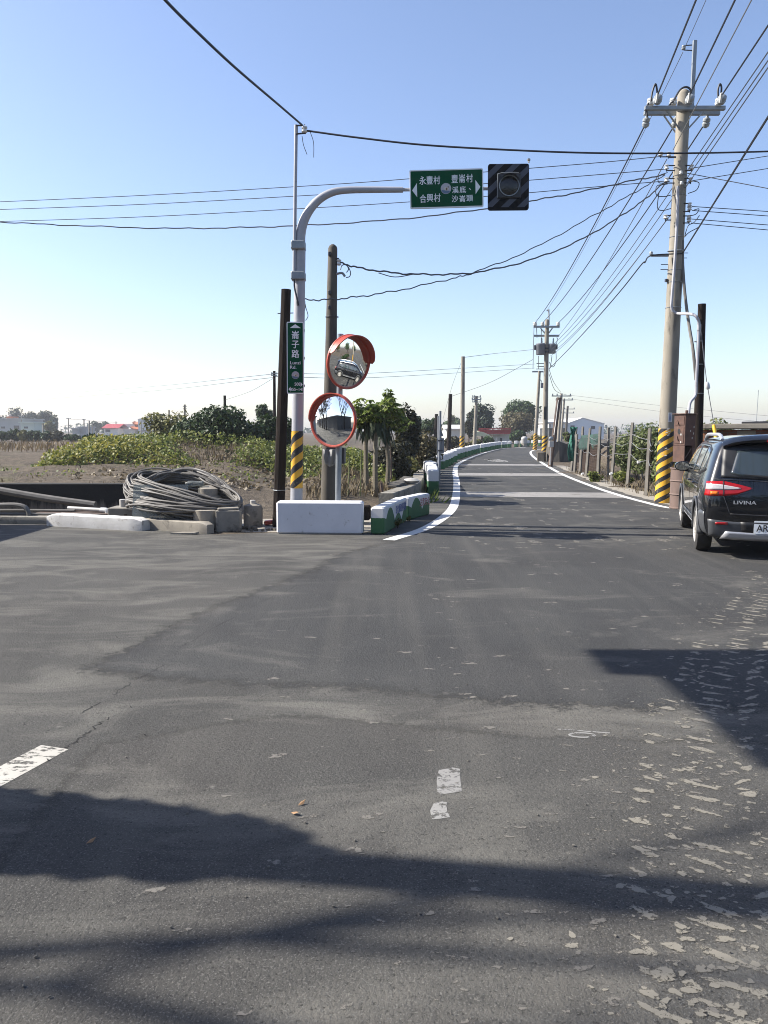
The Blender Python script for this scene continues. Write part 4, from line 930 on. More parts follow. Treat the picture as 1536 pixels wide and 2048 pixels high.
# mirrors on their post
mp0 = P(675, 1058, 12.32); mp0.z = 0; mp1 = P(681, 668, 12.32)
t = thing('mirror_post', 'pale steel tube post carrying the two round mirrors', 'post', tuple(mp0)); b = MB(); b.tube([mp0, mp1], .046, 14); b.build('post', M['galv'], t, True)
def traffic_mirror(label, C, az, el, rad, R_, hood_rot, hood=1.0):
    n = Vector((math.sin(az) * math.cos(el), -math.cos(az) * math.cos(el), math.sin(el))); ux = Vector((0, 0, 1)).cross(n).normalized()
    F = Frame(C, ux, n.cross(ux))
    t = thing('traffic_mirror', label, 'traffic mirror', tuple(C), 'round traffic mirrors')
    b = MB(); h0 = math.sqrt(R_ * R_ - rad * rad); prof = []
    for k in range(17):
        r = rad * (1 - k / 16); prof.append((max(r, .0005), math.sqrt(R_ * R_ - r * r) - h0))
    b.lathe(F, prof, 64); g = b.build('mirror_glass', M['mirror'], t, True)
    for p in g.data.polygons: p.use_smooth = True
    b = MB(); b.lathe(F, [(rad - .004, .0), (rad + .002, .018), (rad + .022, .022), (rad + .036, .008), (rad + .036, -.018), (rad + .02, -.03), (rad * .8, -.075), (rad * .4, -.10), (.001, -.105)], 48, False); b.build('rim', M['red_orange'], t, True)
    b = MB(); a_ = np.linspace(R(8), R(172), 30); vs = []
    for a in a_:
        s = max(0.0, math.sin((a - R(8)) / R(164) * math.pi)) ** .35; L_ = (.06 + .085 * s) * hood
        for rr_, ww in ((rad + .030, .0), (rad + .036, L_), (rad + .022, L_), (rad + .018, .01)):
            vs.append(F(rr_ * math.cos(a + hood_rot), rr_ * math.sin(a + hood_rot), ww))
    fs = [];
    for i in range(29):
        for k in range(4): fs.append((i * 4 + k, i * 4 + (k + 1) % 4, i * 4 + 4 + (k + 1) % 4, i * 4 + 4 + k))
    fs += [(0, 1, 2, 3), (119, 118, 117, 116)]
    b.add(vs, fs); b.build('hood', M['red_orange'], t, True)
    b = MB(); b.tube([F(0, 0, -.105), F(0, 0, -.16)], .05, 10); b.boxf(F, -.06, .06, -.09, .09, -.19, -.15, .01); b.build('mount', M['galv'], t, True)
    return t
traffic_mirror('upper round mirror with orange rim and hood, turned right and reflecting the black car', P(698, 724, 12.18), R(41), R(-10.0), .375, 1.85, R(-8), 1.1)
traffic_mirror('lower round mirror with orange rim and hood, turned left and reflecting trees and a shed', P(666, 841, 12.16), R(-29), R(.5), .375, 1.85, R(10), .6)
t = thing('wrapped_box', 'dark box with a grey cloth hanging over it under the lower mirror', 'box', tuple(P(665, 915, 12.6)))
b = MB(); b.boxf(Frame(P(674, 908, 12.55), (1, -.1, 0), (0, 0, 1)), -.16, .125, -.15, .1, -.1, .06, .008); b.build('box', M['dark_metal'], t)
b = MB(); F = Frame(P(661, 915, 12.43), (1, 0, 0), (0, 0, 1)); vs = []
for i in range(9):
    for j in range(9):
        u = (i / 8 - .5) * .24 * (1 - .35 * j / 8); v = .13 - .28 * j / 8 * (1 - .35 * abs(i / 8 - .45)); vs.append(F(u, v, .025 * math.sin(i * 1.5 + j * .3) + .04 * math.sin(j / 8 * 3.1)))
b.add(vs, [(i * 9 + j, i * 9 + j + 1, i * 9 + 10 + j, i * 9 + 9 + j) for i in range(8) for j in range(8)]); cl = b.build('cloth', mat('grey cloth', (.17, .17, .17), (.11, .11, .11), .6), t, True)
sm_ = cl.modifiers.new('thickness', 'SOLIDIFY'); sm_.thickness = .006

# ---- vegetation left: vines over the bank, bushes, papaya
def scatter_cover(name, n, xr, yr, dens, size, hgt, leafm, seed, flat=.8, label=None):
    rng = np.random.default_rng(seed); pos = []; 
    xs_ = rng.uniform(*xr, n); ys_ = rng.uniform(*yr, n); hs = rng.random(n); ks = rng.random(n)
    for x, y, h, k in zip(xs_, ys_, hs, ks):
        dd = dens(x, y)
        if k < dd: pos.append((x, y, zg(x, y) + h ** 1.3 * hgt * min(1, dd * 1.3)))
    pos = np.array(pos); nr = rng.normal(size=pos.shape) * .6 + np.array((-.1, -.35, .9)) * flat
    return tag(mesh_quads(name, leaf_arrays(pos, nr, np.full(len(pos), size), rng, .75), leafm), label, None, None, 'stuff')
def bumpy(x, y, s=1.0): return .5 + .5 * (math.sin(x * 2.1 * s + 1.7 * math.sin(y * 1.3 * s)) * .6 + math.sin(y * 2.7 * s - x * 1.1 * s) * .4)
def dens_vine(x, y):
    s = y - 24.6
    e = sstep(-10.1, -9.1, x) * sstep(-3.1, -2.4, s + .25 * math.sin(x * 2)) * sstep(4, 2.5, s)
    bare = sstep(-6.6, -5.6, x + .5 * (s + 1)) * sstep(-1.9, -2.9, x) * sstep(.2, -.5, s)
    return e * (1 - .96 * bare) * lerp(.75, 1, bumpy(x, y)) * sstep(1.5, -.4, x)
def hv(x, y): return 1
scatter_cover('vine_cover', 30000, (-11.2, 1.5), (21.6, 28), lambda x, y: dens_vine(x, y), .095, .40, L['vine'], 1)
scatter_cover('yellow_vine_cover', 16000, (-11.4, -4), (21.6, 27.5), lambda x, y: dens_vine(x, y) * sstep(-6.0, -8.6, x + (y - 24) * .8) , .088, .46, L['vine_yellow'], 2)
scatter_cover('vine_cover', 14000, (-4.2, .3), (20.2, 25.5), lambda x, y: sstep(.3, .75, bumpy(x, y, .9)) * sstep(20.4, 22.2, y) , .088, .5, L['vine'], 3)
scatter_cover('low_weeds', 2600, (-9.5, 0), (18.6, 22.0), lambda x, y: sstep(.62, .85, bumpy(x, y, 1.4)), .075, .14, L['vine'], 4)
scatter_cover('dry_weeds', 5600, (-7.0, .5), (17.2, 24.6), lambda x, y: .15 + .6 * sstep(.55, .8, bumpy(x + 3, y, 1.2)), .10, .12, L['dry'], 5)
def blades(name, n, xr, yr, dens, h, wd, leafm, seed):
    rng = np.random.default_rng(seed); q = []
    for _ in range(n):
        x, y = rng.uniform(*xr), rng.uniform(*yr)
        if rng.random() > dens(x, y): continue
        z = zg(x, y); hh = h * rng.uniform(.5, 1.25); a = rng.uniform(0, 6.28); dx, dy = math.cos(a) * wd, math.sin(a) * wd; lx, ly = rng.normal(size=2) * hh * .3
        q += [(x - dx, y - dy, z - .02), (x + dx, y + dy, z - .02), (x + dx * .7 + lx * .45, y + dy * .7 + ly * .45, z + hh * .6), (x - dx * .3 + lx, y - dy * .3 + ly, z + hh)]
    return tag(mesh_quads(name, np.array(q), leafm), None, None, None, 'stuff')
blades('dry_grass', 3600, (-40, -10.5), (39, 57), lambda x, y: .45 + .55 * bumpy(x, y, .4), .45, .025, L['bank_grass'], 6)
blades('field_stubble', 2600, (-19, -4), (15.2, 24), lambda x, y: sstep(.35, .8, bumpy(x, y, .7)) * (1 if x < -9 or y < 19 else .3), .09, .014, L['dry'], 7)
blades('dry_grass', 2600, (-1.6, 1.0), (15.8, 21.5), lambda x, y: sstep(.25, .7, bumpy(x, y, 1.1)) * (1 if x < interp(DWALL, y) - .25 else 0), .26, .012, L['dry'], 8)
blades('green_grass', 4200, (.3, 1.3), (17.2, 22.5), lambda x, y: 1 if interp(DWALL, y) + .15 < x < interp(BARR, y) - .2 else 0, .66, .006, L['grass'], 9)
blades('dry_reeds', 900, (.5, 2.0), (21, 33), lambda x, y: 1 if interp(DWALL, y) + .1 < x < interp(BARR, y) - .2 else 0, .75, .012, L['brown'], 10)
blades('bank_straw', 4200, (-6.6, -1.0), (22.2, 25.2), lambda x, y: .15 + .5 * bumpy(x, y, 1.3), .17, .012, L['dry'], 12)
def dens_right(x, y): return 1 if interp(ROAD_R, y) + .45 < x < interp(ROAD_R, y) + 2.2 else 0
blades('dry_grass', 1900, (6.2, 9.6), (17.5, 33), dens_right, .16, .010, L['dry'], 13)

shrub('large dense dark green bush on the bank left of the wooden pole', (-5.3, 26.2, .95), 1.55, .74, L['bush'], 11000, .14, 21, 26, ry=1.2)
shrub('low dark bush beside the large bush nearer the wooden pole', (-3.75, 26.8, .9), .85, .66, L['bush'], 2600, .16, 22, 14)
shrub('yellowish olive bush left of the large dark bush', (-8.35, 31, .5), 1.05, .98, L['olive'], 2800, .15, 23, 16)
shrub('small dark green clump poking out of the yellow vines', (-9.1, 25.6, .95), .55, .3, L['bush'], 900, .15, 24, 8)
shrub('small round dark shrub on the bare bank slope', (-4.6, 23.4, .75), .2, .17, L['bush'], 300, .09, 25, 5)
shrub('tall dark brown green bush behind the papaya trees', (.72, 25.2, .25), .50, 1.28, L['brown_dark'], 3200, .13, 26, 18)
shrub('wide brownish bush left of the grey sign back', (1.25, 26.6, .05), .75, .82, L['brown'], 3400, .12, 27, 18, ry=.9)
shrub('dark tangled bush at the foot of the papaya trees', (.2, 22.5, .15), .70, .62, L['brown_dark'], 2400, .12, 28, 12)
shrub('green bush between the papaya trees and the brown bush', (.55, 23.6, .1), .6, .5, L['olive'], 1700, .12, 29, 10)
# papaya trees
def papaya(label, base, top, lean, seed):
    t = thing('papaya_tree', label, 'tree', tuple(base), 'papaya trees by the mirrors'); rnd = random.Random(seed); rng = np.random.default_rng(seed)
    base, top = Vector(base), Vector(top); b = MB()
    b.tube([base - Vector((0, 0, .1)), base.lerp(top, .35) + Vector((lean, 0, 0)), base.lerp(top, .7) + Vector((lean * .6, 0, 0)), top], [.062, .056, .048, .04], 9); b.build('trunk', M['papaya_bark'], t, True)
    b = MB(); leaf = []
    for i in range(72):
        a = rnd.uniform(0, 6.28); up = rnd.uniform(.1, 1.25); L_ = rnd.uniform(.2, .68)
        e = top + Vector((math.cos(a) * L_ * math.cos(up * .8), math.sin(a) * L_ * .8 * math.cos(up * .8), L_ * math.sin(up) * .95)); s0 = top + Vector((0, 0, rnd.uniform(-.05, .2)))
        b.tube([s0, s0.lerp(e, .6) + Vector((0, 0, .04)), e], .010, 4)
        for k in range(9):
            a2 = k / 9 * 6.28; l2 = rnd.uniform(.10, .18); d = Vector((math.cos(a2), math.sin(a2), rnd.uniform(-.55, .05))); d.normalize(); s = Vector((-d.y, d.x, rnd.uniform(-.2, .2))) * .042
            leaf += [e, e + d * l2 * .5 + s, e + d * l2 + Vector((0, 0, -.05)), e + d * l2 * .5 - s]
    b.build('leaf_stalk', M['stalk'], t); mesh_quads('crown', np.array([tuple(v) for v in leaf]), L['papaya'], t)
    dead = []
    for i in range(80):
        a = rnd.uniform(0, 6.28); r = rnd.uniform(.05, .22); p = top + Vector((math.cos(a) * r, math.sin(a) * r, rnd.uniform(-.18, .32))); l2 = rnd.uniform(.16, .36); s = Vector((-math.sin(a), math.cos(a), 0)) * .03
        e = p + Vector((math.cos(a) * .06, math.sin(a) * .06, -l2)); dead += [p, p.lerp(e, .5) + s, e, p.lerp(e, .5) - s]
    mesh_quads('withered_leaves', np.array([tuple(v) for v in dead]), L['dead_papaya'], t); return t
M['papaya_bark'] = mat('ringed papaya bark', (.19, .16, .11), (.11, .095, .065), .9, scale=3, bumps=.6, bscale=6, stretch=(.3, .3, 8), dirt=(.10, .085, .06), dirt_amt=.58)
M['stalk'] = mat('leaf stalk', (.14, .15, .05), (.10, .11, .04), .7)
papaya('papaya tree with the leftmost trunk next to the lower mirror', P(733, 988, 17.8), P(731, 852, 17.8), .0, 1)
papaya('middle papaya tree with a pale straight trunk', P(751, 992, 17.4), P(752, 845, 17.4), -.01, 2)
papaya('papaya tree with the rightmost leaning trunk behind the other two', P(775, 962, 19.4), P(770, 862, 19.4), .05, 3)
t = thing('sapling', 'thin leafy sapling rising right of the papaya crowns', 'tree', tuple(P(783, 950, 20.5)))
limbs(t, P(783, 950, 20.5), P(778, 830, 20.5), .25, .3, .02, 5, M['wood_brown']); crown(t, P(776, 818, 20.5), .22, .2, .52, L['papaya'], 420, .14, 5, 9)
for k, (px, py0, py1, lab) in enumerate(((696, 990, 915, 'thin bamboo stake right of the mirror post'), (720, 1000, 900, 'taller thin bamboo stake beside the first papaya trunk'), (768, 1001, 965, 'short leaning rusty stake at the papaya foot'))):
    a = P(px, py0, 16.6 + .2 * k); c = P(px + (3 if k < 2 else -6), py1, 16.6 + .2 * k); b = MB(); b.tube([a - Vector((0, 0, .1)), c], .012 if k < 2 else .03, 6); tag(b.build('stake', M['stalk'] if k < 2 else M['wood_brown'], None, True, tuple(a)), lab, 'stake', 'stakes near the papaya trees')
# ================================================================ RIGHT ROADSIDE
DR = 17.35
r0, r1 = P(1327, 1005, DR), P(1368, 190, DR); r0.z = 0
rdir = (r1 - r0).normalized()
def rp(z, px=0.0, dy=0.0):     # a point on the big pole's axis at height z, shifted sideways
    return r0 + rdir * (z / rdir.z) + Vector((px, dy, 0))
t = pole('utility_pole', 'tallest thick concrete utility pole at the right, with crossarms and a striped foot', r0, r1, .185, .128, M['pole_concrete'], n=26, rounded=True)
BIG = t
b = MB(); b.tube([rp(0.0), rp(1.60)], [.1885, .1795], 28, False); b.build('warning_band', M['pole_stripe'], t, True)
b = MB(); F = Frame(rp(1.84, -.015, -.176), (1, 0, 0), (0, 0, 1)); b.boxf(F, -.04, .045, -.10, .10, 0, .004); pl = b.build('number_plate', M['porcelain'], t)
b = MB(); rnd = random.Random(4)
for v in range(7): b.boxf(F, -.018, .022, -.08 + v * .024, -.068 + v * .024, .004, .006)
b.build('plate_marks', M['blue_paint'], pl)
b = MB(); rnd = random.Random(7)
for k in range(9):
    a = R(-95 + rnd.uniform(-16, 14)); z = 1.60 - .028 * k - (.25 if k > 5 else 0) - .1 * (k > 7); rr_ = .183
    c = rp(z, math.cos(a) * rr_, math.sin(a) * rr_); F = Frame(c, (math.cos(a + 1.57), math.sin(a + 1.57), .25), (0, 0, 1)); b.boxf(F, -.03, .02, -.008, .009, -.002, .005)
b.build('paper_remnant', M['porcelain'], t)
# two steel crossarms with braces
def xz(px, py, d=DR): return P(px, py, d)
b = MB(); F = Frame(xz(1370, 216.5, DR - .19), (1, 0, 0), (0, 0, 1)); b.boxf(F, -.83, .82, -.04, .04, -.04, .04, .005); b.build('crossarm', M['galv'], t)
b = MB(); F = Frame(xz(1364, 226.5, DR + .19), (1, 0, 0), (0, 0, 1)); b.boxf(F, -.80, .79, -.04, .04, -.04, .04, .005); b.build('crossarm', M['galv'], t)
for a_, c_, d_ in (((1327, 230), (1351, 265), .19), ((1333, 222), (1359, 258), -.19), ((1408, 222), (1372, 262), -.19)):
    b = MB(); b.tube([xz(*a_, DR + d_), xz(*c_, DR + d_ * .5)], .018, 5); b.build('brace', M['galv'], t)
b = MB(); b.boxf(Frame(xz(1386.5, 150, DR + .1), (1, 0, -.012), (0.012, 0, 1)), -.04, .04, -.72, .68, -.03, .03, .004); b.build('extension_post', M['galv'], t)
b = MB(); b.tube([xz(1384, 90), xz(1369, 91), xz(1368, 100), xz(1384, 101)], .012, 5); b.build('top_bracket', M['dark_metal'], t)
INS = [(.03, 0), (.065, .02), (.075, .06), (.055, .08), (.07, .10), (.06, .135), (.025, .15)]
def insul(c, ux, up, m, parent, s=1.0, prof=INS, nm='insulator'):
    b = MB(); b.lathe(Frame(c, ux, up), [(r * s, h * s) for r, h in prof], 14); return b.build(nm, m, parent, True)
insul(xz(1367, 100, DR), (1, 0, 0), (0, 1, 0), M['porcelain_grey'], t, .6)
X, Y_, Z_ = (1, 0, 0), (0, 1, 0), (0, 0, 1)
for px in (1301, 1346, 1437): insul(xz(px, 212, DR - .05), X, Y_, M['porcelain'], t, 1.05)
for px in (1312.5, 1376.5, 1440):           # strain insulators pulling towards the camera
    insul(xz(px, 207, DR - .22), (1, 0, 0), (0, .5, .86), M['porcelain_grey'], t, 1.25)
    b = MB(); b.tube([xz(px, 205, DR - .35), xz(px + 2, 196, DR - .4), xz(px + 3, 186, DR - .45)], .030, 6); b.build('clamp', M['porcelain'], t, True)
for px, py in ((1292, 240), (1351, 240), (1413, 240)):
    insul(xz(px + 2, py - 9, DR + .25), X, (0, -.9, -.42), M['porcelain_grey'], t, 1.15, [(.02, 0), (.03, .03), (.065, .05), (.07, .09), (.055, .11), (.07, .13), (.06, .18), (.02, .21)])
for pts in ([(1302, 202), (1305, 183), (1311, 168), (1314, 180), (1314, 192)], [(1348, 200), (1360, 180), (1372, 174), (1381, 180), (1380, 195)], [(1437, 200), (1436, 180), (1440, 168), (1443, 175), (1442, 190)], [(1294, 232), (1293, 216), (1297, 206)], [(1335, 216), (1342, 206), (1347, 203)]):
    b = MB(); b.tube(catmull([xz(*p, DR - .15) for p in pts], 5), .02, 6); b.build('jumper_cable', M['cable'], t, True)
# secondary racks with spools
def rack(px0, px1, py0, py1, parent, d=DR - .12, n=1, m='porcelain'):
    b = MB(); b.tube([xz(px0, py0, d), xz(px1, py0, d)], .013, 5); b.tube([xz(px0, py1, d), xz(px1, py1, d)], .013, 5); q = px1 + (1 if px1 > px0 else -1) * -1
    b.tube([xz(q, py0 - 2, d), xz(q, py1 + 2, d)], .010, 5); r = b.build('rack', M['dark_metal'], parent)
    for k in range(n):
        c = xz(q, py1 - (py1 - py0) * k / n - 2, d); h = (py1 - py0) / 1600 * DR / n * .9
        b = MB(); b.lathe(Frame(c, X, Y_), [(.025, 0), (.05, h * .12), (.03, h * .5), (.05, h * .85), (.025, h)], 12); b.build('spool', M[m], r, True)
rack(1352, 1320, 306, 313.5, t); rack(1352, 1336, 306, 315, t); rack(1350, 1332, 331, 341, t); rack(1368, 1384, 331, 341, t); rack(1349, 1332, 357, 366, t); rack(1366, 1382, 357, 366, t)
rack(1365, 1380, 407, 423, t, n=2); rack(1364, 1379, 432, 446, t, n=2); rack(1342, 1330, 431, 440, t)
insul(xz(1362, 349, DR - .2), X, Y_, M['porcelain'], t, .5); insul(xz(1363, 370, DR - .2), X, Y_, M['porcelain'], t, .5)
b = MB(); b.boxf(Frame(xz(1322, 511, DR - .1), (1, 0, 0), (0, 0, 1)), -.2, .16, -.022, .022, -.02, .02); b.build('cable_bracket', M['galv'], t)
insul(xz(1302, 511, DR - .12), X, Y_, M['porcelain_grey'], t, .55)
for px0, px1, py in ((1336, 1322, 529), (1336, 1321, 539), (1364, 1376, 506), (1364, 1374, 516)):
    b = MB(); b.tube([xz(px0, py, DR), xz(px1, py, DR)], .008, 5); b.build('step_bolt', M['dark_metal'], t)
b = MB(); b.boxf(Frame(xz(1333, 561, DR - .02), X, Z_), -.03, .02, -.03, .03, -.03, .03); b.build('junction', M['dark_metal'], t)
b = MB()
for py in (353, 392, 475, 541, 565, 616): 
    c = xz(1356, py, DR); c2 = rp(c.z); rr_ = lerp(.187, .131, c.z / r1.z)
    b.tube([c2 + Vector((rr_ * math.cos(a), rr_ * math.sin(a), 0)) for a in np.linspace(0, 6.28, 19)], .008, 4, False)
c2 = rp(xz(1350, 502).z); b.tube([c2 + Vector((.165 * math.cos(a), .165 * math.sin(a), .02 * math.sin(a))) for a in np.linspace(0, 6.28, 19)], .016, 4, False)
b.build('band_clamp', M['galv'], t)
# riser conduit: pale tube down the pole front, across to the wooden pole and down into the cabinet
DW = 16.6
t = thing('conduit', 'pale grey conduit running down the big pole and across to the cabinet', 'conduit', tuple(xz(1340, 600)))
pts = [xz(1356, 372, DR - .21), xz(1354, 450, DR - .22), xz(1349, 530, DR - .235), xz(1343.5, 600, DR - .25), xz(1343, 614, DR - .25), xz(1347, 623, DR - .25), xz(1357, 627, DR - .3), xz(1380, 628, DW), xz(1391, 632, DW - .14), xz(1397, 642, DW - .14), xz(1398, 655, DW - .14), xz(1396, 700, DW - .14), xz(1393, 760, DW - .14), xz(1391, 790, DW - .14), xz(1380, 806, DW - .3), xz(1377, 830, DW - .45)]
b = MB(); b.tube(catmull(pts, 4), .030, 9); b.build('tube', M['grey_paint'], t, True)
b = MB(); b.lathe(Frame(xz(1398, 655, DW - .14), X, Y_), [(.033, -.06), (.042, -.06), (.042, .06), (.033, .06)], 10); b.build('sleeve', M['grey_paint'], t, True)
b = MB(); b.tube(catmull([xz(1365, 480, DR - .1), xz(1365.5, 530, DR - .1), xz(1370, 590, DR - .2), xz(1378, 650, DR - .4), xz(1386, 700, DW), xz(1392, 760, DW - .05)], 6), .034, 8)
tag(b.build('power_cable', M['pipe_grey'], None, True, tuple(xz(1380, 650))), 'thick grey sheathed cable hanging between the big pole and the wooden pole', 'cable')
wp0, wp1 = P(1392, 1008, DW), P(1404, 608, DW); wp0.z = 0
t = pole('wooden_pole', 'dark wooden pole behind the rusty cabinet beside the big striped pole', wp0, wp1, .105, .080, M['wood'], n=10, rounded=False)
b = MB()
for py in (729, 683, 787):
    c = xz(1398, py, DW); b.tube([Vector((c.x + .09 * math.cos(a), c.y + .095 * math.sin(a), c.z)) for a in np.linspace(0, 6.28, 15)], .007, 4, False)
b.build('wire_tie', M['galv'], t)
# guy wire with insulator and yellow guard
t = thing('guy_wire', 'slim guy wire with a white insulator and yellow guard tube behind the car', 'guy wire', tuple(P(1434, 1000, 15.6)))
b = MB(); b.tube([P(1401, 655, DW - .05), P(1413.5, 765, 16.1)], .008, 5); b.tube([P(1416, 778, 16.1), P(1428, 850, 15.8)], .008, 5); b.build('strand', M['wire'], t)
b = MB(); b.tube([P(1413.3, 764, 16.1), P(1414, 767, 16.1), P(1416, 776, 16.1), P(1416.5, 779, 16.1)], [.02, .045, .045, .02], 10); b.build('insulator', M['porcelain'], t, True)
gp = P(1436, 900, 15.6); b = MB(); b.tube([P(1427.5, 850, 15.8), gp, P(1447, 962, 15.2), Vector((P(1458, 1030, 14.9).x, 14.9, .0))], .036, 10); b.build('guard', mat('yellow guard plastic', (.70, .40, .015), (.6, .34, .012), .5), t, True)
# rusty meter cabinet and drum
t = thing('meter_cabinet', 'tall rusty sheet metal meter cabinet standing next to the striped pole', 'cabinet', (6.16, 16.0, 0))
cF = Frame(Vector((P(1370, 880, 16.1).x, 16.1, 0)), (.90, .43, 0), (0, 0, 1))
zt, zb = P(0, 829, 16.1).z, P(0, 924, 16.1).z
b = MB(); b.boxf(cF, -.16, .12, zb + .33, zt, -.15, .15, .006)
b.boxf(cF, -.16, -.145, zb, zb + .33, -.15, .15); b.boxf(cF, .05, .12, zb, zb + .33, -.15, .15); b.boxf(cF, -.145, .05, zb, zb + .015, -.15, .15); b.boxf(cF, -.145, .05, zb + .015, zb + .33, -.15, -.14); b.build('cabinet', M['rust'], t)
b = MB(); b.boxf(cF, -.19, .14, zt, zt + .02, -.18, .18, .004); b.lathe(Frame(cF(.02, zt + .02, 0), X, Y_), [(.03, 0), (.03, .06), (.02, .065)], 8); b.build('lid', M['rust'], t)
lf = Frame(cF(-.16, 0, 0), cF.n * -1 * -1, (0, 0, 1)); lf = Frame(cF(-.163, 0, 0), cF.n, (0, 0, 1))
b = MB(); b.boxf(lf, -.12, .12, zb + .38, zb + .70, .0, .006); b.boxf(lf, -.12, .12, zb + .74, zt - .04, .0, .006); d_ = b.build('door', M['rust'], t)
b = MB(); c_ = [(0.0 + .036 * math.cos(a), zb + .61 + .055 * math.sin(a)) for a in np.linspace(0, 2 * math.pi, 18, endpoint=False)]; b.prism(lf, c_, .006, .009); b.build('hole_shade', M['black'], d_)  # black disc painted for the shade in the door's hole
b = MB(); b.tube([lf(-.05, zb + .83, .01), lf(-.01, zb + .75, .03)], .012, 5); b.tube([lf(-.05, zb + .52, .01), lf(-.01, zb + .44, .03)], .012, 5); b.build('handle', M['rust'], d_)
fF = Frame(cF(0, 0, .153), cF.ux, (0, 0, 1))
b = MB(); b.tube([cF(-.14, zb + .02, .1), cF(.06, zb + .28, .12)], .012, 5); b.boxf(fF, .05, .105, zb + .05, zb + .28, 0, .005); b.build('strut', M['drum'], t)
b = MB()
for u, v in ((.05, .55), (-.03, .60), (.02, .46), (.06, .68)): b.boxf(fF, u, u + .02, zb + v, zb + v + .04, 0, .003)
for v in (.40, .55): b.prism(lf, [(.055 + .016 * math.cos(a), zb + v + .022 * math.sin(a)) for a in np.linspace(0, 6.28, 10, endpoint=False)], .006, .009)
b.build('peeled_label', M['pipe_white'], t)
b = MB(); b.tube([cF(-.14, 0, .0), cF(-.14, zb, .0)], .03, 6); b.tube([cF(.14, 0, -.1), cF(.14, zb, -.1)], .03, 6); b.build('leg', M['pole_concrete'], t)
t = thing('steel_drum', 'rusty ribbed steel drum at the foot of the cabinet by the car', 'drum', tuple(Vector((P(1363, 1000, 16.0).x + .05, 16.0, 0))))
dc = Vector(t.location); b = MB()
b.lathe(Frame(dc, X, Y_), [(.255, 0), (.285, .01), (.285, .03), (.272, .04), (.272, .27), (.288, .29), (.272, .31), (.272, .54), (.288, .56), (.272, .58), (.272, .79), (.288, .80), (.288, .825), (.26, .825), (.25, .79), (0, .78)], 30); b.build('shell', M['drum'], t, True)
# ---- pump house of brick behind the car
def brick(name, c1, c2, mortar, sc=1.0):
    m, t, b = newmat(name); b.inputs['Roughness'].default_value = .9
    br = nd(t, 'ShaderNodeTexBrick'); br.inputs['Scale'].default_value = 1; br.inputs['Brick Width'].default_value = .22; br.inputs['Row Height'].default_value = .072; br.inputs['Mortar Size'].default_value = .008
    co = coords(t); s = nd(t, 'ShaderNodeSeparateXYZ'); cb = nd(t, 'ShaderNodeCombineXYZ'); t.links.new(co, s.inputs[0]); t.links.new(mth(t, 'ADD', s.outputs[0], s.outputs[1]), cb.inputs[0]); t.links.new(s.outputs[2], cb.inputs[1]); t.links.new(cb.outputs[0], br.inputs[0])
    for k, c in ((1, c1), (2, c2), (3, mortar)): br.inputs[k].default_value = (*c, 1)
    d = ramp(t, noise(t, co, 3, 7, .65), [(.45, (0, 0, 0)), (.75, (1, 1, 1))])
    t.links.new(mixc(t, mth(t, 'MULTIPLY', d, .7), br.outputs[0], (.04, .035, .03)), b.inputs['Base Color']); bump(t, b, br.outputs[1], -.4, .006); return m
M['brick'] = brick('red brick', (.20, .072, .038), (.15, .055, .032), (.10, .09, .08)); M['brick_lit'] = brick('orange brick painted sunlit', (.36, .14, .06), (.30, .11, .05), (.16, .14, .11))
t = thing('pump_house', 'low flat roofed brick pump house behind the black car', 'shed', (P(1403, 900, 18.2).x, 18.2, 0))
sx0 = P(1403, 900, 18.2).x
b = MB(); b.box(sx0 + .02, 13.5, 18.22, 21, 0, 1.58); b.build('wall', M['brick'], t)
b = MB(); b.box(sx0, sx0 + .10, 18.18, 18.42, 0, 1.57); b.build('lit_corner', M['brick_lit'], t)  # lighter copy of the brick; the corner's sunlight is put into its colour
b = MB(); b.box(sx0 + .72, sx0 + 1.1, 18.205, 18.3, .6, 1.56, .01); b.build('plaster_panel', M['concrete'], t)
b = MB(); b.box(sx0 + .60, sx0 + .98, 18.195, 18.28, .7, 1.38); b.build('opening_shade', M['black'], t)  # solid black box painted for the shade inside the wall opening
b = MB(); b.box(sx0 - .10, 13.7, 17.95, 21.2, 1.60, 1.71, .012); b.build('roof', M['concrete'], t); t.rotation_euler = (0, 0, R(-24))
t = thing('roof_panel', 'dark flat sheet lying on the pump house roof', 'sheet', (sx0 + 1.3, 18.1, 1.74)); b = MB(); b.boxf(Frame((sx0 + 1.3, 18.1, 1.715), (.91, -.41, .02), (.41, .91, 0)), -.42, .45, -.3, .5, 0, .05, .006); b.build('sheet', M['dark_metal'], t)

# ---- fence of concrete posts
posts = [((1142, 943), (1153, 854)), ((1149, 945.5), (1154, 868)), ((1159.5, 947), (1166, 853)), ((1172, 954), (1180.5, 856)), ((1195, 962), (1200.5, 853)), ((1223, 964), (1232, 853)), ((1254.5, 975), (1265.5, 845)), ((1293, 990), (1300, 856))]
names = ['farthest leaning concrete fence post by the green net', 'shorter concrete fence post leaning at the green net', 'third concrete fence post from the far end', 'concrete fence post before the rusty netting, fourth from the far end', 'concrete fence post at the end of the rusty netting', 'concrete fence post before the low green weeds', 'tallest concrete fence post, second nearest to the striped pole', 'concrete fence post nearest to the striped pole']
PT = []
for (a_, c_), lab in zip(posts, names):
    g = G(*a_); g.z = zg(g.x, g.y); tp = P(*c_, g.y); PT.append((g, tp)); b = MB()
    d = (tp - g); F = Frame(g - d * .05, (1, .3, 0), d); b.boxf(F, -.052, .052, 0, 0.01, -.05, .05)
    b = MB(); b.tube([g - d * .08, g.lerp(tp, .5), tp], [.058, .053, .046], 4); tag(b.build('fence_post', M['post_concrete'], None, False, tuple(g)), lab, 'fence post', 'concrete fence posts right of the road')
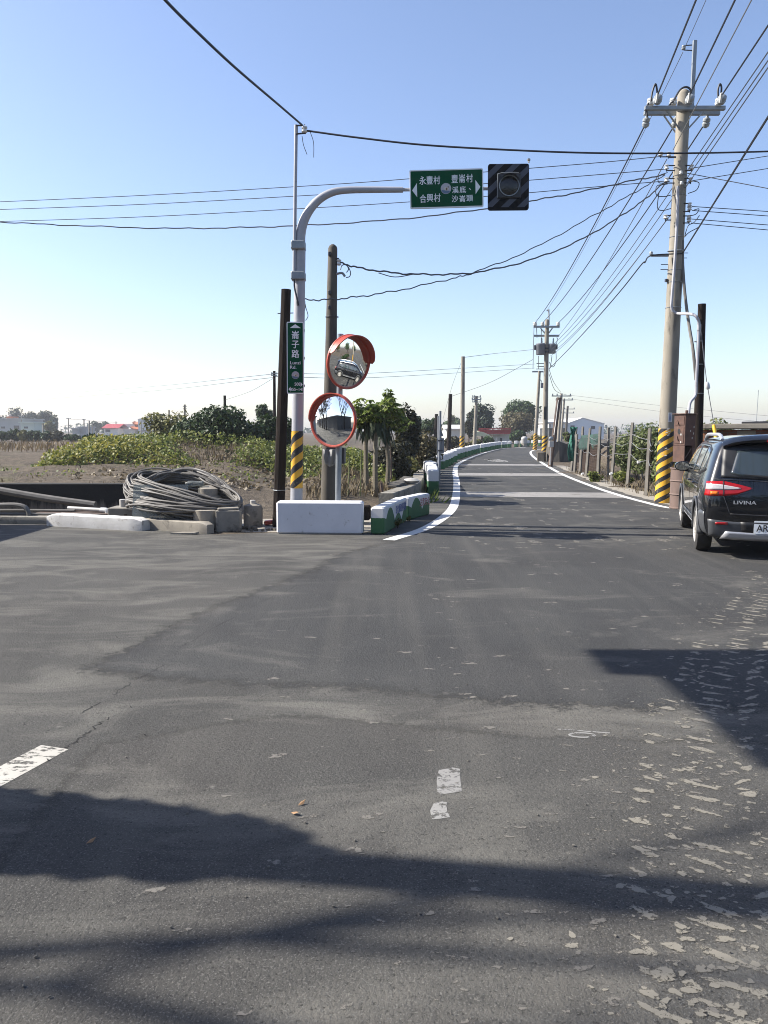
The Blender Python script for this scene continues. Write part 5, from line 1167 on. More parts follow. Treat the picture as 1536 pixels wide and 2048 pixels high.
for k, (px, a_, c_) in enumerate(((1283, 872, 856), (1216, 905, 855))):
    g = P(px, 960, 27); g.z = .0; tp = P(px + 1, c_, 27); b = MB(); b.tube([g, tp], .045, 6); tag(b.build('fence_post', M['post_concrete'], None, False, tuple(g)), ('slim concrete post standing behind the fence near its near end', 'slim concrete post standing behind the middle of the fence')[k], 'fence post', 'concrete fence posts behind the fence')
b = MB(); rnd = random.Random(3)
ext = PT + [(r0 + Vector((-.25, .1, 0)), rp(1.6, -.25, .1))]
for fr in (.82, .70, .52):
    for (g, tp), (g2, tp2) in zip(ext, ext[1:]):
        p, q = g.lerp(tp, fr), g2.lerp(tp2, fr * 1.0); mid = p.lerp(q, .5) - Vector((0, 0, rnd.uniform(.02, .14)))
        b.tube(catmull([p, mid, q], 4), .008, 4)
tag(b.build('fence_wire', M['wire_light'], None, False, tuple(PT[0][0])), 'slack wire strands strung between the concrete fence posts', 'wire')
b = MB(); M['net'] = mat('rusty netting', (.075, .048, .034), (.05, .034, .026), .9)
for (g, tp), (g2, tp2) in zip(PT[0:4], PT[1:5]):
    n_ = max(4, int((g2 - g).length / .09))
    for i in range(n_ + 1):
        a_ = g.lerp(g2, i / n_); c_ = tp.lerp(tp2, i / n_); b.tube([a_ + Vector((.06, 0, .03)), a_.lerp(c_, .66) + Vector((.06, rnd.uniform(-.02, .02), 0))], .009, 3)
    for j in range(13):
        f_ = .04 + .62 * j / 12; b.tube([g.lerp(tp, f_) + Vector((.06, 0, 0)), g2.lerp(tp2, f_) + Vector((.06, 0, rnd.uniform(-.02, .02)))], .008, 3)
tag(b.build('fence_net', M['net'], None, False, tuple(PT[2][0])), 'rusty brown netting between the far fence posts', 'net')
b = MB(); F = Frame(P(1145, 893, 30.3), (1, .1, 0), (0, 0, 1)); vs = []
for i in range(7):
    for j in range(9): vs.append(F((i / 6 - .5) * (.28 + .12 * math.sin(j * .8)), -.55 + j * .16, .06 * math.sin(i * 2 + j)))
b.add(vs, [(i * 9 + j, i * 9 + j + 1, i * 9 + j + 10, i * 9 + j + 9) for i in range(6) for j in range(8)])
gn = b.build('net', mat('green net', (.012, .13, .085), (.01, .09, .06), .7), None, True, tuple(P(1145, 893, 30.3))); sm_ = gn.modifiers.new('thickness', 'SOLIDIFY'); sm_.thickness = .01
tag(gn, 'bright green net bundled round the farthest fence post', 'net')
b = MB(); a_ = P(1160, 876, 29); c_ = P(1200, 872, 25.6)
F = Frame(a_, c_ - a_, (0, 0, 1)); L_ = (c_ - a_).length; vs = []
for i in range(15):
    for j in range(6): vs.append(F(L_ * i / 14, -.42 + j * .1, .05 * math.sin(i * 1.3 + j)))
b.add(vs, [(i * 6 + j, i * 6 + j + 1, i * 6 + j + 7, i * 6 + j + 6) for i in range(14) for j in range(5)]); gn2 = b.build('shade_net', mat('dark green shade net', (.008, .05, .035), (.012, .02, .018), .8), None, True, tuple(a_)); sm_ = gn2.modifiers.new('thickness', 'SOLIDIFY'); sm_.thickness = .01
tag(gn2, 'dark shade net slung behind the far fence posts', 'net')
# crop plants behind the fence
rng = np.random.default_rng(77); k = 0
for x, y, h, rr_ in ((8.35, 27.6, .75, .55), (7.95, 25.2, .95, .62), (8.6, 23.9, .9, .62), (7.55, 22.6, 1.0, .55), (8.3, 21.4, .95, .62), (7.35, 20.2, .92, .55), (8.15, 19.2, .82, .55), (7.1, 18.4, .68, .45), (9.3, 26.6, .9, .6), (9.2, 22.0, .95, .7), (9.2, 19.6, .85, .6)):
    labs = ['dusty green crop shrub farthest along behind the rusty netting', 'crop shrub behind the concrete post at the end of the rusty netting', 'tall crop shrub behind the low green weeds', 'tall leafy crop shrub behind the tallest fence post', 'crop shrub between the two nearest fence posts', 'leafy crop shrub behind the nearest fence post', 'crop shrub seen just left of the striped pole', 'lowest crop shrub close to the striped pole', 'crop shrub in the back row behind the netting', 'crop shrub in the back row behind the nearest posts', 'crop shrub in the back row behind the striped pole']
    shrub(labs[k], (x, y, zg(x, y)), rr_ * 1.15, h * 1.03, L['cotton'], 2600, .12, 100 + k, 12, 'crop shrubs behind the fence', 'crop_shrub', 'shrub'); k += 1
for x, y, lab in ((6.62, 22.2, 'low bright green weed clump in front of the fence'), (6.5, 24.6, 'small bright green weed clump farther along the fence'), (6.7, 19.3, 'dry green weed clump beside the nearest fence post')):
    shrub(lab, (x, y, zg(x, y)), .36, .24, L['vine'] if y > 20 else L['olive'], 380, .10, int(y * 10), 6, 'weed clumps by the fence', 'weed_clump', 'plant')
for i, (px, py) in enumerate(((1222, 948), (1277, 925), (1165, 948))):
    c = P(px, py, 22.5 if i != 2 else 28); b = MB(); F = Frame(c, (1, .2, .3), (-.2, .5, .8)); b.boxf(F, -.05, .06, -.04, .04, -.02, .03, .015); tag(b.build('plastic_scrap', M['porcelain'], None, False, tuple(c)), ('crumpled white scrap low in the crop shrubs', 'white scrap caught higher in the crop shrubs', 'white scrap at the foot of the rusty netting')[i], 'scrap')

# ================================================================ THE PARKED CAR
M['car_paint'] = newmat('black metallic paint')[0]
_b = M['car_paint'].node_tree.nodes['Principled BSDF']; _b.inputs['Base Color'].default_value = (.004, .0045, .006, 1); _b.inputs['Specular IOR Level'].default_value = .3; _b.inputs['Roughness'].default_value = .25; _b.inputs['Coat Weight'].default_value = 1; _b.inputs['Coat Roughness'].default_value = .02; _b.inputs['Metallic'].default_value = .0
M['clad'] = mat('grey plastic cladding', (.060, .063, .068), (.05, .052, .056), .42, scale=3)
M['silver'] = mat('silver trim', (.50, .50, .51), (.44, .44, .45), .35, .5, scale=4)
M['alloy'] = mat('alloy wheel', (.50, .48, .44), (.40, .38, .35), .4, .4, scale=8)
M['lamp_red'] = mat('red lamp plastic', (.36, .006, .008), (.27, .005, .006), .18, scale=30, spec=.6)
M['lamp_white'] = mat('clear lamp plastic', (.46, .43, .43), (.36, .34, .345), .15, scale=30, spec=.6)
M['lamp_amber'] = mat('amber lamp plastic', (.75, .19, .02), (.62, .10, .015), .2, scale=60)
M['car_glass'] = newmat('tinted car glass')[0]; _b = M['car_glass'].node_tree.nodes['Principled BSDF']; _b.inputs['Base Color'].default_value = (.030, .040, .042, 1); _b.inputs['Roughness'].default_value = .04; _b.inputs['Specular IOR Level'].default_value = .9; _b.inputs['Coat Weight'].default_value = .6
M['plate'] = mat('number plate white', (.66, .69, .72), (.62, .65, .68), .4)
car = thing('parked_car', 'black compact people carrier with silver roof rails parked at the right edge', 'car', (0, 0, 0))
base = [(.62, .235), (.80, .255), (.842, .42), (.850, .68), (.832, .90), (.795, 1.005), (.690, 1.39), (.610, 1.50), (.32, 1.545), (0, 1.555)]
def st(y, pts=base, sx=1, dz=0): return [(p[0] * sx, (y[i] if isinstance(y, list) else y), p[1] + dz) for i, p in enumerate(pts)]
S = [st([.10, .05, .015, .0, .035, .075, .24, .31, .30, .295], base, .80),
     st([.12, .09, .05, .035, .075, .115, .275, .34, .335, .33], base, .95),
     st([.30, .30, .28, .28, .30, .33, .48, .52, .52, .52], base, 1.0), st(.80), st(1.5), st(2.25),
     st(2.72, base[:6] + [(.69, 1.37), (.61, 1.475), (.32, 1.515), (0, 1.525)]),
     st(3.10, base[:6] + [(.72, 1.20), (.63, 1.265), (.32, 1.31), (0, 1.32)]),
     st(3.48, base[:5] + [(.79, .98), (.73, 1.01), (.62, 1.03), (.32, 1.05), (0, 1.06)]),
     st(3.92, base[:4] + [(.80, .82), (.75, .88), (.67, .915), (.55, .935), (.3, .95), (0, .955)], .97),
     st(4.14, base[:3] + [(.80, .60), (.74, .72), (.68, .78), (.6, .80), (.5, .81), (.3, .82), (0, .825)], .90),
     st(4.20, base[:2] + [(.72, .42), (.70, .58), (.64, .68), (.58, .73), (.5, .745), (.4, .75), (.25, .755), (0, .76)], .72)]
nr = len(base); full = []
for s in S: full.append(s[:-1] + [s[-1]] + [(-x, y, z) for x, y, z in reversed(s[:-1])])
nf = len(full[0]); vs = [p for r in full for p in r]; fs = []
for l in range(len(full) - 1):
    for i in range(nf - 1): fs.append((l * nf + i, (l + 1) * nf + i, (l + 1) * nf + i + 1, l * nf + i + 1))
    fs.append((l * nf + nf - 1, (l + 1) * nf + nf - 1, (l + 1) * nf, l * nf))
for e, rev in ((0, False), (len(full) - 1, True)):
    o_ = e * nf
    for i in range(nr - 2):
        q_ = (o_ + i, o_ + i + 1, o_ + nf - 2 - i, o_ + nf - 1 - i); fs.append(q_[::-1] if rev else q_)
    q_ = (o_ + nr - 2, o_ + nr - 1, o_ + nr); fs.append(q_[::-1] if rev else q_)
me = bpy.data.meshes.new('body'); me.from_pydata(vs, [], fs)
ob = bpy.data.objects.new('body', me); col.objects.link(ob)
ss = ob.modifiers.new('s', 'SUBSURF'); ss.levels = 2; ss.render_levels = 2
cut = []
for y in (.78, 3.36):
    cb = MB(); cb.lathe(Frame((-1.2, y, .315), (0, 1, 0), (0, 0, 1)), [(.355, 0), (.355, .56)], 32); cb.lathe(Frame((1.2, y, .315), (0, 1, 0), (0, 0, 1)), [(.355, -.56), (.355, 0)], 32)
    c_ = cb.build('cutter', M['black']); cut.append(c_); bo = ob.modifiers.new('b', 'BOOLEAN'); bo.object = c_; bo.operation = 'DIFFERENCE'; bo.solver = 'EXACT'
dg = bpy.context.evaluated_depsgraph_get(); bm2 = bpy.data.meshes.new_from_object(ob.evaluated_get(dg))
bpy.data.objects.remove(ob); [bpy.data.objects.remove(c_) for c_ in cut]
bm2.name = 'body'; bm2.materials.clear(); bm2.materials.append(M['car_paint']); bm2.polygons.foreach_set('material_index', [0] * len(bm2.polygons)); bm2.polygons.foreach_set('use_smooth', [True] * len(bm2.polygons))
try: bm2.set_sharp_from_angle(angle=R(40))
except Exception: pass
body = bpy.data.objects.new('body', bm2); col.objects.link(body); body.parent = car
from mathutils.bvhtree import BVHTree
bvh = BVHTree.FromPolygons([v.co for v in bm2.vertices], [tuple(p.vertices) for p in bm2.polygons])
def cast(o, d):
    h = bvh.ray_cast(Vector(o), Vector(d)); return h[0], h[1]
def ruled(name, m, top, bot, side, off, parent=car, nu=14, nv=8):
    """a skin laid on the body between two edges; side 'rear': (x, z); 'left'/'right': (y, z); 'top': (x, y)"""
    def along(e, t):
        L_ = [0]
        for p, q in zip(e, e[1:]): L_.append(L_[-1] + math.dist(p, q))
        s = t * L_[-1]
        for i in range(len(e) - 1):
            if s <= L_[i + 1] + 1e-9:
                f = (s - L_[i]) / max(1e-9, L_[i + 1] - L_[i]); return lerp(e[i][0], e[i + 1][0], f), lerp(e[i][1], e[i + 1][1], f)
        return e[-1]
    P0 = []; ok = True
    for j in range(nv + 1):
        for i in range(nu + 1):
            a = along(top, i / nu); c = along(bot, i / nu); u = lerp(a[0], c[0], j / nv); v = lerp(a[1], c[1], j / nv)
            if side == 'rear': h, n = cast((u, -1, v), (0, 1, 0)); dft = Vector((u, .1, v)); dn = Vector((0, -1, 0))
            elif side == 'front': h, n = cast((u, 6, v), (0, -1, 0)); dft = Vector((u, 4.1, v)); dn = Vector((0, 1, 0))
            elif side == 'top': h, n = cast((u, v, 3), (0, 0, -1)); dft = Vector((u, v, 1.4)); dn = Vector((0, 0, 1))
            else:
                s = -1 if side == 'left' else 1; h, n = cast((s * 2, u, v), (-s, 0, 0)); dft = Vector((s * .8, u, v)); dn = Vector((s, 0, 0))
            if h is None: h, n = dft, dn
            if n.dot(dn) < 0: n = -n
            P0.append(h + n * off)
    fs = [(j * (nu + 1) + i, j * (nu + 1) + i + 1, (j + 1) * (nu + 1) + i + 1, (j + 1) * (nu + 1) + i) for j in range(nv) for i in range(nu)]
    b = MB(); b.add(P0, fs); o = b.build(name, m, parent, True)
    for p in o.data.polygons: p.use_smooth = True
    md = o.modifiers.new('thickness', 'SOLIDIFY'); md.thickness = .004; md.offset = -1; return o
ruled('surround_and_spoiler_shade', M['black'], [(-.60, 1.40), (0, 1.45), (.60, 1.40)], [(-.63, 1.02), (0, .985), (.63, 1.02)], 'rear', .003, nu=24, nv=12)  # black surround; its upper band also paints the spoiler's shadow
rg = ruled('rear_window', M['car_glass'], [(-.44, 1.345), (-.30, 1.365), (0, 1.37), (.30, 1.365), (.44, 1.345)], [(-.52, 1.07), (-.42, 1.035), (0, 1.02), (.42, 1.035), (.52, 1.07)], 'rear', .008, nu=24, nv=10)
# spoiler
b = MB(); rr_ = []
for u in np.linspace(-.60, .60, 13):
    h, n = cast((u, .42, 3), (0, 0, -1)); z = h.z; dy = .10 * (u / .6) ** 2
    rr_.append([(u, .42 + dy * .3, z + .006), (u, .20 + dy, z - .005), (u, .13 + dy, z - .055), (u, .15 + dy, z - .085), (u, .26 + dy, z - .08), (u, .42, z - .03)])
b.rings([[Vector(p) for p in r] for r in rr_]); b.build('spoiler', M['car_paint'], car, True)
b = MB(); b.boxf(Frame((0, .135, 1.475), X, Z_), -.13, .13, -.012, .014, 0, .02); b.build('high_brake_lamp', M['lamp_red'], car)
for s in (-1, 1):
    def mx(e): return [(s * x, z) for x, z in e]
    l_ = ruled('tail_lamp', M['lamp_red'], mx([(.775, .965), (.60, .975), (.45, .94), (.28, .895)]), mx([(.80, .79), (.60, .79), (.45, .81), (.28, .885)]), 'rear', .006, nu=18, nv=6)
    ruled('clear_strip', M['lamp_white'], mx([(.775, .935), (.66, .935), (.62, .93), (.50, .91), (.41, .892)]), mx([(.785, .865), (.66, .868), (.62, .868), (.50, .872), (.41, .882)]), 'rear', .010, l_, 14, 4)
    ruled('indicator', M['lamp_amber'], mx([(.745, .845), (.66, .845)]), mx([(.745, .805), (.66, .805)]), 'rear', .010, l_, 4, 2)
    ruled('lamp_seam', M['black'], mx([(.606, .978), (.598, .978)]), mx([(.606, .787), (.598, .787)]), 'rear', .0115, l_, 1, 6)
    ruled('reflector', M['lamp_red'], mx([(.68, .465), (.54, .465)]), mx([(.68, .435), (.54, .435)]), 'rear', .014, car, 4, 2)
    side = 'left' if s < 0 else 'right'
    ruled('cladding', M['clad'], [(.10, .585), (.22, .60), (.41, .56)], [(.12, .27), (.22, .262), (.41, .27)], side, .006, car, 10, 6)
    # arch cladding rings, sill
    for y in (.78, 3.36):
        P0 = []; n_ = 22
        for i in range(n_ + 1):
            a = R(-8) + R(196) * i / n_
            for rr2 in (.352, .415):
                yy, zz = y + rr2 * math.cos(a), .315 + rr2 * math.sin(a); h, nn = cast((s * 2, yy, max(zz, .27)), (-s, 0, 0)); xx = h.x if h else s * .84
                if abs(xx) < .74: xx = s * .835
                P0.append((xx + s * .012, yy, zz))
        b = MB(); b.add(P0, [(2 * i, 2 * i + 1, 2 * i + 3, 2 * i + 2) for i in range(n_)]); o = b.build('arch_trim', M['clad'], car, True); md = o.modifiers.new('thickness', 'SOLIDIFY'); md.thickness = .02; md.offset = 0
    ruled('sill', M['clad'], [(1.2, .42), (2.95, .42)], [(1.2, .265), (2.95, .265)], side, .010, car, 12, 3)
    ruled('sill_strip', M['silver'], [(1.22, .335), (2.93, .335)], [(1.22, .275), (2.93, .275)], side, .017, car, 12, 2)
    ruled('side_surround', M['black'], [(.55, 1.36), (.9, 1.415), (1.5, 1.425), (2.3, 1.41), (2.62, 1.36), (3.28, 1.045)], [(.42, 1.09), (.9, 1.015), (1.5, 1.005), (2.3, 1.0), (2.75, .995), (3.32, 1.01)], side, .002, car, 30, 6)
    for top, bot in ((([(.62, 1.335), (.98, 1.39)]), ([(.52, 1.10), (1.05, 1.035)])), (([(1.06, 1.395), (1.74, 1.395)]), ([(1.12, 1.03), (1.76, 1.02)])), (([(1.83, 1.39), (2.35, 1.375), (2.62, 1.32), (2.95, 1.155)]), ([(1.83, 1.02), (2.3, 1.02), (2.6, 1.02), (2.97, 1.02)]))):
        ruled('side_window', M['car_glass'], top, bot, side, .006, car, 14, 6)
    for y in (1.10, 1.79, 2.78):
        ruled('door_seam', M['black'], [(y, .99), (y + .008, .99)], [(y, .42), (y + .008, .42)], side, .0015, car, 1, 14)
    for y in (1.24, 1.93):
        h, nn = cast((s * 2, y, .88), (-s, 0, 0)); x_ = h.x; b = MB(); b.tube([(x_, y - .10, .885), (x_ + s * .028, y - .08, .888), (x_ + s * .03, y + .06, .885), (x_, y + .09, .882)], .012, 7); b.build('door_handle', M['car_paint'], car, True)
    # roof rail
    b = MB(); pts = []
    for y in np.linspace(.48, 2.55, 12):
        h, nn = cast((s * .585, y, 3), (0, 0, -1)); t_ = (y - .48) / 2.07; pts.append((s * .585, y, h.z + .065 * min(1, 6 * t_, 6 * (1 - t_)) ** .5 + .004))
    b.tube(pts, .024, 8); b.build('roof_rail', M['silver'], car, True)
    # door mirror
    b = MB(); b.lathe(Frame((s * .885, 2.76, 1.045), X, Z_), [(.02, -.10), (.085, -.06), (.105, 0), (.10, .05), (.09, .055)], 18)
    for i, v in enumerate(b.v): b.v[i] = (s * .885 + (v[0] - s * .885) * 1.12, v[1], 1.045 + (v[2] - 1.045) * .78)
    b.tube([(s * .80, 2.80, .985), (s * .88, 2.78, 1.0)], .028, 7); dm = b.build('door_mirror', M['car_paint'], car, True)
    b = MB(); b.prism(Frame((s * .885, 2.704, 1.045), X, Z_), [(.095 * math.cos(a), .066 * math.sin(a)) for a in np.linspace(0, 2 * math.pi, 20, endpoint=False)], 0, .003); b.build('mirror_glass', M['mirror'], dm)
    # wheels
    for y in (.78, 3.36):
        F = Frame((s * .845, y, .315), (0, -s, 0) if s < 0 else (0, s, 0), (0, 0, 1)); wF = Frame((s * .845, y, .315), (0, 1, 0) if s > 0 else (0, -1, 0), (0, 0, 1))
        b = MB(); b.lathe(wF, [(.20, -.19), (.29, -.19), (.313, -.16), (.315, -.05), (.305, -.015), (.27, .0), (.215, -.006), (.205, -.02)], 36, False); wt = b.build('wheel', M['rubber'], car, True)
        b = MB(); b.lathe(wF, [(.212, -.004), (.205, -.001), (.195, -.02), (.19, -.12), (.01, -.12)], 30, False)
        for k in range(7):
            a = 2 * math.pi * k / 7; ca, sa = math.cos(a), math.sin(a)
            q2 = lambda r, o_: (r * ca - o_ * sa, r * sa + o_ * ca)
            b.prism(wF, [q2(.04, -.022), q2(.20, -.032), q2(.20, .032), q2(.04, .022)], -.03, -.010)
        b.lathe(wF, [(.06, -.03), (.055, -.006), (.02, -.002), (.001, -.002)], 14, False); b.build('rim', M['alloy'], wt)
ruled('bumper', M['clad'], [(-.76, .50), (-.5, .475), (0, .47), (.5, .475), (.76, .50)], [(-.74, .285), (-.5, .262), (0, .26), (.5, .262), (.74, .285)], 'rear', .009, car, 26, 6)
ruled('bumper_recess', M['black'], [(-.40, .475), (.40, .475)], [(-.38, .345), (.38, .345)], 'rear', .0135, car, 12, 3)
ruled('skid_plate', M['silver'], [(-.56, .355), (-.2, .34), (.2, .34), (.56, .355)], [(-.62, .265), (-.2, .252), (.2, .252), (.62, .265)], 'rear', .0225, car, 16, 3)
for top, bot in (([(-.70, 1.0), (0, .975), (.70, 1.0)], [(-.70, .993), (0, .968), (.70, .993)]), ([(-.52, .575), (0, .56), (.52, .575)], [(-.52, .566), (0, .551), (.52, .566)])): ruled('tailgate_seam', M['dark_metal'], top, bot, 'rear', .003, car, 20, 1)
for s in (-1, 1): ruled('tailgate_seam', M['dark_metal'], [(s * .60, .79), (s * .592, .79)], [(s * .525, .57), (s * .517, .57)], 'rear', .003, car, 1, 10)
b = MB(); F = Frame((-.36, -.012, .716), X, Z_); b.text(F, 'LIVINA', .062, 0, 0, 0, 1.35, .02); lt = b.build('lettering', M['silver'], car)
for v in lt.data.vertices:
    h, nn = cast((v.co.x, -1, v.co.z), (0, 1, 0)); v.co.y = h.y - .006 if h else v.co.y
b = MB(); F = Frame((0, -.006, .735), X, Z_); F.o.y = cast((0, -1, .735), (0, 1, 0))[0].y - .022
b.lathe(F, [(.066, 0), (.070, .008), (.058, .010), (.056, 0)], 24, False); b.boxf(F, -.085, .085, -.014, .014, 0, .010, .002); b.build('badge', M['silver'], car)
py_ = cast((0, -1, .41), (0, 1, 0))[0].y - .022
b = MB(); F = Frame((-.06, py_, .412), X, Z_); b.prism(F, rounded(.38, .16, .015), -.006, 0); npl = b.build('number_plate', M['plate'], car)
b = MB(); b.text(F, 'ARR-', .118, -.052, -.008, .003, .86, .014); b.build('lettering', M['black'], npl)
b = MB(); b.tube([(-.02, .03, 1.03), (-.2, .075, 1.04), (-.37, .10, 1.055)], .012, 5); b.build('wiper', M['black'], car)
for i in (0,):
    pass
# windscreen, headlamps and grille, seen from the front only
ruled('windscreen', M['car_glass'], [(-.56, 2.86), (0, 2.80), (.56, 2.86)], [(-.64, 3.38), (0, 3.46), (.64, 3.38)], 'top', .006, car, 16, 8)
for s in (-1, 1): ruled('headlamp', M['lamp_white'], [(s * .62, .76), (s * .40, .70)], [(s * .60, .62), (s * .40, .62)], 'front', .012, car, 8, 4)
ruled('grille', M['black'], [(-.32, .66), (.32, .66)], [(-.36, .42), (.36, .42)], 'front', .012, car, 10, 5)
b = MB(); b.box(-.60, .60, .25, 4.0, .20, .30); b.build('underbody', M['black'], car)
CAR_PSI = R(16.4)
car.scale = (1, 1, .965); car.location = (4.66, 9.42, .006); car.rotation_euler = (0, 0, -CAR_PSI)
# ================================================================ POLES FARTHER ALONG
FP = 42.8
f0, f1 = P(1089, 920, FP), P(1094, 642, FP); f0.z = 0
t = pole('utility_pole', 'concrete utility pole with two grey transformers and a striped foot farther along the road', f0, f1, .155, .11, M['pole_concrete'], n=16, rounded=True)
b = MB(); fd = (f1 - f0).normalized(); b.tube([f0, f0 + fd * 1.30], [.160, .157], 20, False); b.build('warning_band', M['pole_stripe'], t, True)
def fx(px, py, d=FP): return P(px, py, d)
for py, x0, x1, dd in ((653.5, 1067.5, 1118.5, -.16), (671.5, 1067.5, 1118, .16)):
    b = MB(); F = Frame(fx((x0 + x1) / 2, py, FP + dd), X, Z_); h = (x1 - x0) / 3200 * FP; b.boxf(F, -h, h, -.05, .05, -.05, .05); b.build('crossarm', M['galv'], t)
for px in (1070, 1085, 1116): insul(fx(px, 652, FP - .16), X, Y_, M['porcelain'], t, 1.4)
b = MB(); b.tube([fx(1098, 650), fx(1097.5, 618)], .04, 5); b.tube([fx(1097, 621), fx(1093, 621)], .03, 4); b.build('extension_post', M['galv'], t)
for a_, c_ in (((1081, 656), (1090, 667)), ((1105, 656), (1097, 667))): b = MB(); b.tube([fx(*a_), fx(*c_)], .03, 4); b.build('brace', M['galv'], t)
for px, py, r_, h in ((1081, 699, .245, .55), (1104, 698, .20, .47)):
    c = fx(px, py, FP - .1); b = MB(); b.lathe(Frame(c, X, Y_), [(r_ * .85, -h / 2), (r_ * .95, -h / 2 + .03), (r_, h / 2 - .1), (r_ * 1.06, h / 2 - .08), (r_ * 1.06, h / 2), (r_ * .9, h / 2 + .04), (.0, h / 2 + .05)], 18); tr_ = b.build('transformer', M['clad2'], t, True)
    b = MB(); b.lathe(Frame(c + Vector((.06, 0, h / 2 + .04)), X, Y_), [(.03, 0), (.05, .08), (.03, .16), (.04, .2), (.015, .3)], 8); b.build('bushing', M['porcelain_grey'], tr_, True)
    sx = -1 if px < 1090 else 1
    b = MB(); b.boxf(Frame(c + Vector((sx * r_ * 1.12, 0, .1)), X, Z_), -.06, .06, -.12, .12, -.06, .06); b.build('terminal', M['dark_metal'], tr_)
b = MB(); b.boxf(Frame(fx(1092, 697, FP), X, Z_), -.28, .28, -.04, .04, -.17, .17); b.boxf(Frame(fx(1092, 704, FP), X, Z_), -.2, .2, -.04, .04, -.17, .17); b.build('hanger', M['dark_metal'], t)
for pts in ([(1068, 655), (1067, 690), (1066, 738)], [(1073, 655), (1074, 676)], [(1115, 676), (1113, 688), (1109, 695)], [(1112, 702), (1112, 722), (1106, 734), (1098, 724)], [(1104, 712), (1101, 732), (1098, 738)], [(1077, 712), (1077, 738)], [(1083, 657), (1082, 690)]):
    b = MB(); b.tube(catmull([fx(*p, FP - .12) for p in pts], 4), .016, 4); b.build('drop_wire', M['wire'], t)
for px0, px1, py in ((1089, 1073, 727), (1089, 1075, 733), (1089, 1072, 738), (1090, 1078, 744)):
    b = MB(); b.tube([fx(px0, py), fx(px1, py)], .018, 4); b.build('rack', M['dark_metal'], t)
b = MB(); b.boxf(Frame(fx(1090.5, 826, FP - .14), X, Z_), -.07, .07, -.34, .34, -.02, .02); b.build('dark_plate', M['black'], t)
# neighbour pole behind
g0, g1 = P(1069.5, 899, 66), P(1079, 742, 66); g0.z = 0
t = pole('utility_pole', 'leaning concrete utility pole with a small crossarm just left of the transformer pole', g0, g1, .17, .11, M['pole_concrete'], n=12)
b = MB(); gd = (g1 - g0).normalized(); b.tube([g0, g0 + gd * 1.35], [.176, .172], 16, False); b.build('warning_band', M['pole_stripe'], t, True)
b = MB(); b.boxf(Frame(P(1076, 743, 66), X, Z_), -.45, .45, -.06, .06, -.2, -.1); b.build('crossarm', M['galv'], t)
b = MB(); b.boxf(Frame(P(1084.5, 771, 65.6), X, Z_), -.12, .12, -.2, .2, -.1, .1); b.tube([P(1078, 757, 65.6), P(1083, 762, 65.6), P(1084, 768, 65.6)], .03, 4); b.build('junction_box', M['clad2'], t)
# dark leaning pole with the meter box
l0, l1 = P(1101, 933, 35), P(1118, 795, 35); l0.z = .1
t = pole('wooden_pole', 'short dark wooden pole leaning right with a white meter box, beside the transformer pole', l0, l1, .11, .10, M['wood_brown'], n=8)
b = MB(); b.boxf(Frame(P(1102.5, 888, 34.8), X, Z_), -.10, .10, -.13, .13, -.06, .06, .01); b.build('meter_box', M['pipe_white'], t)
b = MB(); b.lathe(Frame(P(1102, 877, 34.7), (0, 0, 1), X), [(.02, .05), (.09, .03), (.10, -.02), (.05, -.06)], 10); b.build('lamp', M['galv'], t, True)
b = MB(); b.tube([P(1101.5, 895, 34.8), P(1100, 930, 34.8)], .03, 5); b.tube(catmull([P(1117, 800, 34.9), P(1112, 840, 34.9), P(1108, 870, 34.8)], 4), .02, 4); b.build('conduit', M['pipe_white'], t)
def simple_pole(label, base_px, top_px, D, r0_, r1_, m, arms=(), group=None, band=None, name='utility_pole', zbase=0.0):
    a, c = P(*base_px, D), P(*top_px, D); a.z = zbase; t = pole(name, label, a, c, r0_, r1_, m, group=group, n=10)
    for py, hw in arms:
        b = MB(); b.boxf(Frame(P(top_px[0], py, D - .1), X, Z_), -hw, hw, -min(.05, hw * .1), min(.05, hw * .1), -.05, .05)
        for u in (-.9, -.45, .9): q_ = min(.05, hw * .12); b.boxf(Frame(P(top_px[0], py, D - .1), X, Z_), u * hw - q_, u * hw + q_, min(.05, hw * .1), min(.22, hw * .4), -q_, q_)
        b.build('crossarm', M['galv'], t)
    if band: b = MB(); d = (c - a).normalized(); b.tube([a + d * band[0], a + d * band[1]], [r0_ * 1.03, r0_ * 1.0], 16, False); b.build('warning_band', M['pole_stripe'], t, True)
    return t
simple_pole('distant pole with a wide top crossarm right of the leaning wooden pole', (1116, 884), (1123, 787), 78, .16, .12, M['pole_concrete'], ((792, .95),))
simple_pole('distant slim grey pole with one crossarm before the white warehouse', (1121, 884), (1128.5, 797), 92, .16, .11, M['pole_concrete'], ((800, 1.0),))
simple_pole('most distant dark pole with two crossarms before the white warehouse', (1131, 873), (1135.5, 812), 125, .2, .16, M['old_concrete'], ((818, 1.1), (826, 1.0)))
simple_pole('tall grey concrete pole with a striped foot standing in the barrier row', (924, 915), (926, 713), 46.5, .145, .11, M['pole_concrete'], (), None, (.0, 1.25))
simple_pole('dark wooden pole just left of the striped pole in the barrier row', (897, 908), (901, 788), 54, .15, .12, M['wood'], name='wooden_pole', zbase=0)
simple_pole('slim pale concrete pole with small arms right of the striped pole in the barrier row', (948.5, 897), (953, 792), 68, .17, .12, M['pole_concrete'], ((794, .35), (799, .4), (804, .35)))
simple_pole('dark pole among the trees left of the grey sign back', (826, 875), (828, 828), 60, .16, .14, M['wood'], name='wooden_pole', zbase=.3)
simple_pole('dark pole close to the grey sign back', (871, 880), (873, 828), 62, .15, .13, M['wood'], name='wooden_pole', zbase=.3)
simple_pole('thin dark pole just left of the wooden pole in front of the big bush', (549, 880), (548.5, 742), 33, .075, .055, M['wood'], ((747, .12), (751, .12)), name='wooden_pole', zbase=.5)
